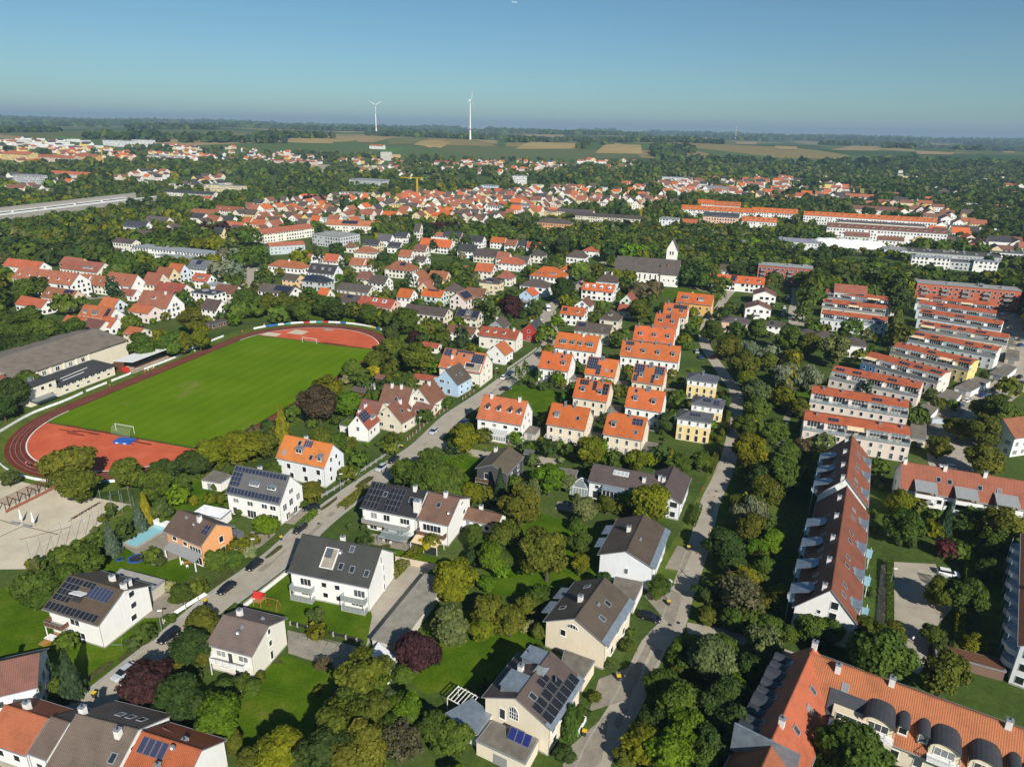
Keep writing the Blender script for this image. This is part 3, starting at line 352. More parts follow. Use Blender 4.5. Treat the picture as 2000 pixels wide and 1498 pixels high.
('k6','gable',-238.0,356.3,-21.4,22.2,11,6,10.5,'PINKC','ORB','west',[('DN',3,0.35,1.5),('P','F',0.62,0.92,0.6,0.95,5,2)]),
('k7','gable',-248.2,348.1,-23.6,20.8,9,3.6,7.2,'W','ORANGE3','west'),
('k8','gable',-208.9,396.6,-20.5,11.8,11,5.5,11.5,'C2','ORB','west'),
('k9','gable',-210.1,412.8,-20.5,11.6,10,6,11.5,'YC','ORB','west'),
('k10','gable',-209.3,425.3,-20.5,11.1,10,6,11.5,'BLUE2','ORANGE3','west'),
('k11','gable',-199.2,436.6,-20.5,15.3,12,7,12,'W','GREY','west',[('P','F',0.35,0.62,0.5,0.95,4,3)]),
('k12','gable',-187.6,411.3,-20.5,12.3,9,4.5,8.5,'W','ORANGE3','west',[('DW','F',0.5,0.4,5)]),
('k13','gable',-163.8,388.6,-21.3,15.3,9,3,7,'W','RBRN','west'),
('k15','gable',-191.2,380.4,-20.1,19.3,11,5,9.5,'W2','RED3','west',[('S','F',0.6,0.5),('C','F',0.2,0.95)]),
('k16','gable',-182.2,346.1,-22.5,21.2,12,5.5,12.0,'W','ORB','west',[('DG','F',0.45,0.5,3),('C','F',0.75,0.95)]),
('k17','gable',-184.7,335.2,-20.2,13.3,9.5,5,7.8,'PINKW','ORANGE3','west'),
('k18','gable',-205.2,343.4,-21.1,10.7,9.5,5,9.2,'BLUE2','ORANGE3','west'),
('k19','gable',-200.6,324.8,-19.8,19.7,11,4.5,9.5,'W','ORANGE3','west',[('DS','F',0.18,0.3,2),('DB','F',0.5,0.3,3),('P','F',0.8,0.92,0.2,0.9,2,4)]),
('k20','gable',-208.1,317.3,-22.0,13.3,7,3.2,6.2,'W','ORANGE3','west'),
('k21','gable',-189.5,313.5,-21.3,8.3,9,3.6,7.2,'W','ORANGE3','west'),
('k22','gable',-194.8,311.0,-21.5,11.7,9,3.6,6.6,'W2','RBRN','west'),
('k23','gable',-152.6,342.5,-23.7,10.9,9.5,5.2,9.6,'W','BRN4','west'),
('k24','gable',-309.9,434.4,-20.5,32.0,10,6,10,'W','ORANGE3','west'),
('k25','gable',-289.9,451.9,-20.5,18.0,10,5,9,'YW2','ORB','west'),
('k26','gable',-169.6,298.5,-20.0,8.6,9,4.5,7.0,'C2','ORANGE3','west'),
('k27','gable',-269.4,430.8,-20.5,32.3,14,6,11,'W2','ORB','west',[('DW','F',0.7,0.3,8)]),
('p1','gable',-350.3,480.4,-20.5,16.8,10,4.5,8.5,'C2','BRN4','farwest'),
('p2','gable',-355.8,511.3,-20.5,22.3,10,4.5,8.5,'PINKC','RED3','farwest',[('S','F',0.3,0.5),('S','F',0.7,0.5)]),
('p3','gable',-314.0,478.7,69.5,11,20.9,7,12,'YW2','RED3','farwest',[('S','F',0.3,0.5),('S','F',0.7,0.5)]),
('p4','gable',-291.2,493.1,-20.5,29.9,10,5.5,9.1,'W','BRN4','farwest'),
('p5','gable',-300.2,535.1,-20.5,20.1,9,6,8.6,'W2','BRN4','farwest'),
('p7','gable',-342.1,633.0,-20.5,26.2,11,4,9,'W','SLATE','farwest'),
('p8','gable',-341.2,670.3,-20.5,27.1,11,4,9,'W2','BRN4','farwest',[('S','F',0.3,0.5),('S','F',0.7,0.5)]),
('p9','gable',-305.7,623.3,69.5,10,14.2,4,8.5,'C2','BRN4','farwest'),
('p10','gable',-321.4,731.4,-20.5,34.8,10,5,9.5,'W2','ORB','farwest',[('S','F',0.3,0.5),('S','F',0.7,0.5)]),
('p11','gable',-308.3,761.6,-20.5,35.8,10,5,9.5,'W2','ORB','farwest',[('DN',3,0.35,1.5)]),
('p12','gable',-255.4,639.5,-20.5,20.5,10,5,9.5,'C','ORANGE3','farwest',[('S','F',0.3,0.5),('S','F',0.7,0.5)]),
('p13','gable',-280.4,685.1,-20.5,16.6,10,5,9,'W','SLATE','farwest'),
('p14','gable',-389.0,890.8,-20.5,19.7,10,4,7.5,'W2','ORANGE3','farwest'),
('p15','gable',-310.6,586.7,-20.5,15.8,9,4,8,'W','BRN4','farwest'),
('l1','hip',-148.9,453.7,-20.5,27.3,11,6,9.6,'W','TWO','north',[('C','F',0.52,0.9)]),
('l2','gable',-121.4,438.9,-20.5,20.1,11,5.5,10.5,'W3','SLATE','north',[('DS','F',0.2,0.4,1.8),('DS','F',0.52,0.4,1.8),('DS','F',0.78,0.38,1.8),('CG','F',0.3,0.97),('CG','F',0.65,0.97)]),
('l3','gable',-135.6,418.6,-20.5,10.8,10,5,8,'ORC','BRN4','north'),
('l4','hip',-119.2,412.8,-20.5,17.8,10,5.5,8.9,'GYW2','NAVY','north',[('P','F',0.1,0.6,0.2,0.8,6,3)]),
('l5','gable',-132.7,383.0,-21.3,22.7,11,5.5,8.9,'W','BRN4','north',[('P','F',0.45,0.95,0.3,0.9,9,3),('S','F',0.3,0.6)]),
('l6','gable',-90.4,389.9,-22.2,21.6,10,5.6,8.8,'C2','BRN4','north',[('BAL','F',0.05,0.95,2.8,1.2,'wood')]),
('l7','gable',-71.2,355.2,-22.2,21.1,10,5.8,9.2,'PINK','RED3','north',[('LOG','F',0.4,0.5,0.5,0.85),('LOG','F',0.68,0.78,0.45,0.8),('BAL','F',0.02,0.25,2.8,1.2,'white'),('BAL','F',0.7,0.95,2.8,1.2,'white')]),
('l8','gable',-43.5,341.1,-22.0,24.0,10,5.8,8.8,'C2','BRN4','north',[('BAL','F',0.03,0.3,2.8,1.2,'wood'),('BAL','F',0.62,0.97,2.8,1.2,'wood')]),
('l9','hip',-74.7,455.9,-20.5,20.2,13,5.4,10.4,'W2','ORB','north',[('P','F',0.5,0.7,0.5,0.85,3,2),('C','F',0.7,0.95)]),
('l10','gable',-66.2,491.7,-20.5,9.0,11,4.6,7.6,'W','BRN4','north'),
('l11','gable',-59.7,429.7,69.8,11,9.9,5,9.5,'W','ORB','north'),
('l12','gable',-46.9,427.9,67.6,11,12.1,5,9.5,'YW2','ORB','north'),
('l13','gable',-50.6,400.3,66.9,11,8.6,5,9.5,'YC','ORB','north'),
('l14','gable',-44.5,380.0,-20.7,13.1,10,5.6,8.8,'MINT','ORANGE4','north',[('P','F',0.2,0.75,0.75,0.95,8,1),('BAL','F',0.15,0.75,2.8,1.2,'glass')]),
('l15','hip',-34.9,397.8,-21.9,9.9,10,5,9,'C2','BRN4','north'),
('l16','gable',-28.7,373.7,65.7,11,10.4,5.6,9.6,'PINKW','ORB','north',[('P','F',0.1,0.9,0.15,0.9,5,2)]),
('l17','gable',-21.0,385.2,-21.9,12.3,10,4.5,9.0,'C2','RBRN','north'),
('l18','gable',-92.1,426.5,-20.5,10.0,10,4.5,8.7,'W2','RBRN','north'),
('l19','gable',-81.2,414.1,-23.3,12.1,10,5,9,'W','BRN4','north'),
('l21','gable',-59.4,376.8,-21.5,9.0,9.5,5.5,9.5,'W','ORANGE4','north'),
('l22','gable',-86.8,363.4,-22.2,13.1,10,5.2,8.6,'W','BRN4','north',[('P','F',0.3,0.6,0.6,0.95,4,1),('S','F',0.7,0.5)]),
('l23','gable',-106.0,380.5,-22.5,6.8,9,3.5,8.0,'W2','ORANGE4','north'),
('l24','gable',-36.4,294.0,-17.5,8.5,6,2.6,4.0,'W2','RED3','north'),
('l25','gable',-24.1,318.9,-20.3,14.6,8,2.6,5.0,'W2','RBRN','north'),
('l26','gable',-32.3,311.3,-22.0,7.6,6,2.6,3.8,'W','RED3','north'),
('l27','gable',-22.4,338.4,-20.7,12.6,9,4.6,8.0,'C2','BRN4','north',[('P','F',0.05,0.4,0.2,0.95,3,3),('P','F',0.7,0.98,0.2,0.95,3,3),('DS','F',0.52,0.45,2)]),
('m2','hip',-13.6,412.9,-19.7,13.3,10,7,9.4,'YC2','BRN4','north',[('P','F',0.3,0.7,0.4,0.7,4,1)]),
('m3','hip',13.6,411.7,-20.5,18.2,12,5.8,9.4,'W','BRN5','north'),
('m4','hip',22.8,443.6,-20.5,22.6,15,5.6,11.1,'W','ORANGE4','north',[('S','F',0.2,0.35),('S','F',0.3,0.35),('S','F',0.4,0.35),('DW','F',0.68,0.3,4)]),
('m5','hip',36.6,469.1,-20.5,9.3,9,5,8.2,'W','ORANGE4','north'),
('m6','gable',8.6,383.5,67.6,10,8.8,6.4,9.9,'BLUE','ORANGE4','north',[('BAL','L',0.1,0.9,3,1.2,'grey')]),
('m7','gable',50.5,403.2,-21.2,19.3,10,5.5,9.1,'W','ORANGE4','church',[('DR','F',0.14,0.35,1.8),('DR','F',0.36,0.38,1.8),('DR','F',0.6,0.33,1.8),('DR','F',0.86,0.33,1.8)]),
('m8','hip',59.0,427.7,-20.4,14.1,11,6,10.4,'W','BRN5','church',[('C','F',0.35,0.95),('C','F',0.65,0.95)]),
('m9','gable',38.7,368.1,68.6,10,9.2,5,8.4,'W','RBRN','church'),
('m10','gable',31.3,346.2,-21.0,12.9,9.5,5.5,8.7,'W','ORANGE4','church',[('P','F',0.08,0.25,0.4,0.8,3,1),('DG','F',0.72,0.35,1.4)]),
('m11','hip',49.3,337.1,-21.0,10.2,10,5.8,10.2,'C2','BRN5','church',[('DG','F',0.5,0.4,2)]),
('m12','gable',38.4,315.1,-20.7,17.3,10,5.6,8.8,'YC2','BRN5','church',[('P','F',0.07,0.28,0.5,0.85,4,1),('S','F',0.55,0.5),('S','F',0.75,0.5)]),
('m13','gable',64.5,378.9,68.2,10,8.6,5,9.5,'MINT2','RED3','church',[('S','F',0.5,0.5)]),
('m14','gable',60.8,363.4,-22.3,7.8,8,3.4,6.4,'C','RED3','church'),
('q0','hip',-129.6,547.9,-20.5,8.9,10,4,8,'W2','RBRN','school'),
('q1','hip',-111.7,523.7,-20.5,17.8,12,4.5,8.5,'W2','ORB','school'),
('q2','gable',-114.1,558.0,-20.5,14.3,10,4.5,8.5,'YC','SLATE','school'),
('q3','gable',-107.4,579.0,-20.5,12.9,10,5,10,'W','GREY','school'),
('q4','gable',-94.3,549.8,-20.5,11.3,10,4.5,8.1,'W','SLATE','school'),
('q5','gable',-97.4,601.8,-20.5,12.6,10,4.5,8.7,'W','SLATE','school'),
('q6','gable',-85.0,615.9,-20.5,6.2,9,8,14.5,'W2','BRN5','school'),
('q7','gable',-59.0,610.8,-20.5,29.5,9,4.5,7.5,'W','ORB','school'),
('q8','gable',-62.0,554.6,-20.5,27.6,11,5,10.5,'W','ORANGE4','school'),
('q9','gable',-71.9,535.0,-20.5,10.8,10,4.5,9.0,'W2','RBRN','school'),
('q10','gable',-79.3,508.6,-20.5,10.4,10,4.5,9.0,'W','ORB','school'),
('q11','gable',-106.6,471.4,-20.5,11.1,10,4.6,9.1,'W2','ORB','school'),
('q12','gable',-98.8,470.9,-20.5,7.1,10,4.6,8.8,'W','ORB','school'),
('q13','gable',-127.6,484.5,-20.5,11.5,10,4.6,9.1,'W2','ORANGE3','school'),
('q14','gable',-149.1,489.1,-20.5,14.6,10,4.5,8.5,'W','ORB','school'),
('q15','gable',-141.4,493.3,-20.5,6.1,9,4.5,8.5,'W','SLATE','school'),
('q16','gable',-35.4,535.1,-20.5,15.6,11,5,10,'W','SLATE','school'),
('q17','gable',-20.1,515.8,-20.5,19.6,11,5,9.5,'C2','BRN5','school'),
('q18','gable',-13.3,581.5,-20.5,13.0,10,5,9,'W','ORANGE4','school'),
('q19','gable',-2.4,568.8,-20.5,10.2,10,5,9,'W','ORB','school'),
('q20','gable',6.5,568.2,-20.5,8.9,10,5,9,'W','SLATE','school'),
('q21','gable',17.1,559.3,-20.5,14.0,10,5,9,'W2','RED3','school'),
('q22','hip',18.0,520.4,-20.5,11.4,10,5.5,9.5,'W2','BRN5','school'),
('q23','hip',-1.6,487.7,-20.5,18.5,11,5,9,'W','TWO','school'),
('q24','gable',-18.9,457.7,-20.5,12.7,11,5,9.5,'W2','ORANGE3','school'),
('q25','hip',-5.0,437.8,-20.5,10.2,11,5,9.5,'W2','ORB','school'),
('q26','gable',5.1,493.3,-20.5,12.4,11,4.6,9.1,'W2','BRN5','school'),
('q27','gable',-7.8,507.6,-20.5,10.2,10,4.6,9.1,'PINKW','ORB','school'),
('q28','hip',46.5,510.9,-20.5,15.1,11,6.5,11.0,'W','BRN5','school'),
('q29','hip',60.4,548.8,-20.5,12.5,11,5,8,'W','RED3','school'),
('q30','gable',-53.6,608.9,-20.5,17.3,10,5,9,'W2','SLATE','school'),
('q31','gable',-38.3,589.5,-20.5,12.1,10,5,9,'W','SLATE','school'),
('q32','gable',-29.0,583.3,-20.5,7.5,10,5,9.5,'W','SLATE','school'),
('q33','gable',-34.6,473.0,-20.5,12.3,9,3.6,5.1,'W','ORB','school'),
('q34','gable',-53.6,423.8,-22.9,9.8,10,4.6,8.6,'W2','ORB','school'),
('q35','gable',-46.8,429.5,-21.1,12.7,10,5,9.5,'YC','ORB','school'),
('q36','gable',-51.0,403.5,-22.7,9.2,10,5,9.5,'YC','ORB','school'),
('q37','gable',142.0,436.1,-20.5,34.1,10,5.5,9.3,'W','ORANGE4','church',[('DN',5,0.3,1.7),('P','F',0.4,0.5,0.2,0.95,3,4)]),
('q38','gable',148.6,478.9,-20.5,10.8,10,4.5,8.5,'W','BRN5','church'),
('n3','gable',133.4,368.5,74.7,12,13.9,5.5,8.1,'W','RBRN','church',[('BAL','L',0.35,0.65,2.7,1.3,'white'),('BAL','L',0.35,0.65,0.3,1.3,'white'),('VENT','B',0.5,0.8)]),
('n3b','gable',147.8,400.5,72.6,13,13.2,6,8.6,'W','RBRN','church'),
('n5','hip',112.2,337.6,-22.2,13.5,9,5.6,7.6,'PINK','BRN5','lane',[('S','F',0.5,0.5)]),
('n6','hip',130.3,334.3,-20.2,12.1,9,5,7,'W','BRN5','lane',[('P','F',0.35,0.5,0.3,0.7,2,2)]),
('n7','hip',140.2,318.3,-25.2,8.3,9,5.6,7.4,'YO','BRN5','lane'),
('n7b','hip',146.4,314.5,-22.8,9.1,9.5,5.6,7.6,'W','BRN5','lane'),
('n8','hip',154.9,302.7,-21.4,11.8,11,5.8,8.2,'W','BRN5','lane'),
('j1','gable',160.5,203.2,17.2,10.3,11,6.5,11.0,'W','RED2','edge'),
('f1','gable',239.0,833.5,-20.5,84.9,13,8.5,13.0,'W','ORANGE4','big',[('DN',14,0.35,1.9)],'long white apartment row with bright orange roof and dormers,left of its group','the long orange-roofed row'),
('f2','gable',301.4,823.7,-20.5,50.8,14,8.5,13.5,'W','ORANGE4','big',[('DN',8,0.35,1.9)],'white apartment block with bright orange roof right behind the dormered row',''),
('f3','gable',253.7,732.3,-20.5,34.6,12,9,13,'W','ORANGE4','big',[('DN',7,0.35,1.9)],'short white apartment block with orange roof in front of the dormered rows',''),
('f4','gable',265.2,889.1,-20.5,32.5,12,9,14,'W','ORANGE4','big',[('DN',4,0.35,1.9)],'white block with orange roof rising behind the dormered row',''),
('f4b','gable',246.9,921.3,-20.5,20.5,12,8,13,'W','ORANGE4','big',[],'small white gabled building with orange roof at the far end of the rows',''),
('f5','gable',221.8,760.5,-20.5,36.8,12,10,14,'PINK','SLATE','big',[],'pink apartment block with dark roof and arched gables',''),
('f6','gable',387.8,776.6,-20.5,132.3,13,9.5,13.5,'W','ORANGE4','big',[('DN',18,0.35,1.9)],'longest white apartment row with bright orange roof on the right','the longest orange-roofed row'),
('f7','gable',348.3,661.1,-20.5,101.6,13,12,15.5,'W','RBRN','big',[('DN',14,0.35,1.9)],'five-storey white apartment slab with brown roof and recessed balconies','the five-storey white slab'),
('f8','gable',319.7,654.7,-20.5,21.4,11,6.5,10.0,'MINT2','RBRN','big',[],'pale green apartment house with brown roof in front of the white slab',''),
('f9','gable',342.2,637.0,-20.5,21.5,11,6,9,'W','RBRN','big',[],'white house with brown roof beside the membrane dome',''),
('f10','gable',408.8,676.0,-20.5,12.9,14,8,13,'W','BRN5','big',[],'white building with blank gable and dark roof right of the slab',''),
('f11','gable',389.8,753.1,-20.5,84.5,12,7,8.5,'W2','BRN5','big',[],'low dark-roofed range between the orange row and the slab',''),
('f12','gable',459.3,906.4,-20.5,52.2,12,6,10.5,'W2','RBRN','big',[],'brown-red roofed terrace behind the longest orange-roofed row',''),
('f13','gable',498.7,848.6,-20.5,40.0,11,5,9,'W2','RBRN','big',[],'brown terraced row at the right end of the orange-roofed rows',''),
('f14','gable',185.1,743.0,-20.5,17.7,14,4.5,8.5,'W2','ORANGE3','big',[],'orange-roofed house squeezed in front of the arched pink block',''),
('f15','gable',472.1,749.9,-20.5,40.1,10,5,7,'W3','BRN5','big',[],'long low white building with dark roof near the right edge',''),
('f16','flat',154.0,703.1,-20.5,18.1,16,13,13.3,'W3','GREYF','big',[],'tall pale grey box building among trees behind the church','the tall grey box building'),
('f17','flat',338.5,1209.6,-20.5,41.9,16,9,9.3,'GYW','GREYF','big',[],'wide dark glazed office block in the distant houses',''),
('f18','flat',5.9,1273.1,-20.5,23.1,14,16,16.3,'W','GREYF','big',[],'white eight-storey tower block standing above distant trees','the white tower block'),
('f19','flat',17.6,1572.6,-20.5,24.8,14,12,12.3,'PINKW','GREYF','big',[],'pinkish white apartment tower behind the white tower block',''),
('f20','flat',-346.1,1921.6,-20.5,26.6,16,22,22.3,'W2','GREYF','big',[],'pale high-rise near the bright green field in the distance',''),
('f21','flat',-324.4,1951.2,-20.5,18.7,14,13,13.3,'YO','GREYF','big',[],'small yellow-orange tower beside the distant pale high-rise',''),
('f22','hip',39.1,686.3,-20.5,34.0,14,9,13,'ORW','BRN5','big',[],'salmon-orange school building with dark hipped roof among trees','the salmon-orange school building'),
('f23','gable',96.9,771.8,-20.5,87.5,14,6,9,'C2','BRN5','big',[],'long low cream school range with brown roof',''),
('f24','gable',56.6,815.9,-20.5,69.7,12,6,9,'C2','BRN5','big',[],'second long brown-roofed range behind the cream school range',''),
('f25','flat',-24.8,832.0,-20.5,18.6,12,8,8.3,'W','GREYF','big',[],'white flat-roofed apartment house in the far dense quarter',''),
('f26','flat',12.8,838.5,-20.5,19.3,14,9,9.3,'W3','GREYF','big',[],'pale stepped flat-roofed building beside the school range',''),
('f27','flat',-43.0,1149.3,-20.5,26.3,14,8,8.3,'BLUE2','GREYF','big',[],'pale blue-grey flat-roofed block in the far dense quarter',''),
('f28','gable',-1091.3,1583.2,-20.5,90.6,20,14,19,'YW2','ORANGE3','big',[],'big yellow town building with orange roof at the left edge','the big yellow town building'),
('f29','gable',-1025.7,1586.3,-20.5,161.1,20,11,16,'PINKC','ORANGE3','big',[],'long pinkish town building with orange roof next to the yellow one',''),
('f30','gable',-963.1,1622.1,-20.5,69.4,16,12,16.5,'YO','ORANGE3','big',[],'yellow-orange town house with red roof in the far town',''),
('f31','flat',-1067.6,1957.8,-20.5,109.8,20,16,16.3,'W3','GREYF','big',[],'long grey-white hospital block on the far left ridge',''),
('f32','flat',-1018.4,1982.1,-20.5,64.3,20,18,18.3,'W','GREYF','big',[],'bright white block with pink corner beside the hospital',''),
('f33','flat',-849.5,1751.4,-20.5,103.2,16,8,8.3,'W','GREYF','big',[],'bright white flat-roofed villas in the far town',''),
('f34','flat',-708.6,1040.7,-20.5,48.4,18,17,17.3,'GYW2','GREYF','big',[],'grey and pink glass-cornered tower on the left','the grey and pink tower'),
('f35','gable',-764.3,1229.9,-20.5,94.0,14,6,10.5,'W','ORANGE3','big',[],'long white building with orange roof above the railway wall','the orange roof above the railway wall'),
('f36','flat',-421.8,1032.7,-20.5,66.8,14,9,9.3,'YC2','GREYF','big',[],'cream flat-roofed apartment block at the end of the railway wall',''),
('f37','gable',-541.3,1749.6,-20.5,133.6,16,8,10,'PINKC','RED3','big',[],'long salmon-coloured hall behind the poplars',''),
('f38','flat',-249.1,1218.2,-20.5,66.6,30,8,8.3,'GYW2','GREYF','big',[],'wide grey industrial hall in front of the bare plot',''),
('f39','flat',-224.3,1003.0,-20.5,50.9,14,5,5.3,'W3','GREYF','big',[],'long low blue-grey flat roof among distant houses',''),
('f40','gable',-421.8,2196.7,-20.5,48.4,14,9,13,'W','ORANGE3','big',[],'white farm building with red roof below the far hill',''),
('f41','gable',-436.1,951.9,-20.5,85.6,12,5,8,'W2','SLATE','big',[],'dark-roofed low row before the cream apartment block',''),
('f42','flat',324.0,1496.9,-20.5,83.6,20,6,6.3,'W3','GREYF','big',[],'long white flat-roofed school among trees far back',''),
('f43','flat',531.6,1441.5,-20.5,22.8,14,9,9.3,'W','GREYF','big',[],'white flat-roofed apartment house at the distant wood edge',''),
('f44','gable',537.4,1119.0,-20.5,51.0,16,5,9,'W2','ORANGE3','big',[],'long orange-roofed building with cross gable near the distant houses',''),
('f45','gable',-186.5,1849.4,-20.5,49.0,16,6,10,'W','RED3','big',[],'red-roofed white building far back on the left of centre',''),
('sc1','gable',-200.3,605.0,56.1,53.2,15,7.5,11.0,'W2','ORANGE5','big',[],'long school wing with orange roof and window bands','the long school wing'),
('sc2','gable',-177.9,537.6,28.8,27.1,13,6.5,8.5,'GLASSW','ORANGE5','big',[],'low school wing with orange roof and coloured balcony bands',''),
('sc3','flat',-148.8,578.5,-29.0,31.4,24,9,9.3,'GYW2','GREYF','big',[],'grey and white flat-roofed school block with dark window bands','the flat-roofed school block'),
('sc4','gable',-151.9,659.0,-7.5,50.3,16,6.5,10.5,'W2','ORANGE5','big',[('P','F',0.3,0.6,0.3,0.9,8,4)],'school hall with orange roof and dark solar rectangle',''),
('sc5','gable',-180.7,709.3,21.3,55.2,8,6,7,'GLASSW','GREYF','big',[],'glazed greenhouse-like roof strip behind the school',''),
('fl1','flat',-242.1,495.4,-20.5,73.4,14,8,8.3,'W','GREYF','big',[],'stepped white flat-roofed apartment house with planted terraces','the stepped white apartment house'),
('fl2','flat',-226.7,480.7,-20.5,52.5,10,5.4,5.7,'W','GREYF','big',[],'lower white tier of balconies in front of the stepped apartment house',''),
('kf1','flat',-170.2,375.9,-20.7,16.1,10,5.4,5.7,'W','NAVY','big',[],'white flat-roofed house with dark solar roof behind the track tree',''),
('kf2','flat',-175.7,401.9,-20.5,14.4,8,4,4.3,'W3','GREYF','big',[],'low flat-roofed annex with blue-grey roof in the left estate',''),
('rb1','flat',269.2,406.7,-20.5,53.6,12,12,12.3,'RDW','GREYF','big',[],'long orange-red four-storey slab with grey balconies at the wood','the orange-red slab'),
('rb2','flat',180.7,459.3,-20.5,34.2,12,12,12.3,'RDW2','GREYF','big',[],'short brick-red four-storey slab with grey balconies','the brick-red slab'),
('or1','gable',195.6,396.2,-20.5,17.6,10,9,13,'W','ORB','big',[],'brown-red roof rising behind the left terrace rows',''),
('fa1','flat',204.5,603.8,-20.5,15.4,16,6,6.3,'W3','GREYF','big',[],'white low factory hall with grey flat roof left of the dome',''),
('fa2','flat',251.1,619.9,-20.5,38.6,26,6,6.3,'W3','GREYF','big',[],'wide pale grey factory roof behind a big tree','the wide pale factory roof'),
('fa3','flat',315.2,577.8,-20.5,17.1,20,7,7.3,'W3','GREYF','big',[],'blue-grey flat factory block right of the dome',''),
('fa4','flat',354.2,569.2,-20.5,72.4,24,6,6.3,'GYW2','DKF','big',[],'long dark flat factory roof with skylight humps','the long dark factory roof'),
('fa5','flat',318.6,530.9,-20.5,26.2,8,8,8.3,'W','GREYF','big',[],'white flat-roofed factory office with window band',''),
('fa6','flat',340.6,528.5,-20.5,21.4,14,6,6.3,'GYW2','DKF','big',[],'dark square factory annex beside the offices',''),
('fa7','flat',352.9,518.7,-20.5,16.1,8,8,8.3,'W','GREYF','big',[],'second white factory office with window band',''),
('fa8','flat',415.2,578.1,-20.5,38.7,20,6,6.3,'W3','DKF','big',[],'grey factory hall with glass roof at the right edge',''),
('sh1','gable',-55.4,238.2,-25.3,7.7,4,2.3,3.1,'BRW','BRN','big',[],'brown timber garden shed beside the track bushes','the brown garden shed'),
('sh2','gable',-54.1,244.4,-24.0,7.2,4,2.3,2.7,'W','GREYF','big',[],'white garden hut with grey roof behind the brown shed',''),
('sh3','gable',-50.2,252.4,-22.3,5.7,4,2.3,3.2,'BRW','RBRN','big',[],'brown garden hut with red roof near the yellow bush',''),
('sh4','gable',-33.9,253.0,-20.7,8.6,6,2.4,3.3,'C2','RED3','big',[],'low cream garage with red roof beside the light blue house',''),
('sh5','gable',-34.3,253.5,-17.1,7.9,5,2.4,3.2,'C','RED3','big',[],'small cream garden house with red roof left of the blue house',''),
('sh6','gable',-14.3,258.2,-19.1,6.6,7,2.6,3.5,'BRW','RBRN','big',[],'double garage with brown doors and red roof beside the light blue house',''),
('sh7','gable',-29.9,221.7,-16.4,6.9,7,2.6,4.2,'C','RBRN','big',[],'garage with red-brown roof in front of the shuttered gable house',''),
('sh8','flat',-74.5,188.3,-16.4,3.6,3,2.2,2.5,'W','GREY2','big',[],'small white garden hut with dark flat roof near the track',''),
('sh9','gable',-145.6,325.3,59.0,9.3,6,2.6,3.2,'BRW','BRN4','big',[],'timber kiosk with dark roof at the track corner',''),
('sh10','gable',5.7,188.8,-13.2,3.1,3,2.1,3.0,'GYW','GREY2','big',[],'small grey garden shed behind the dark grey timber house',''),
]
HOUSES=[t if len(t)==17 else t[:11]+(.4,2,t[11],t[13] if len(t)>13 else '',t[14] if len(t)>13 else '',t[12] if len(t)>12 else []) for t in HOUSES]
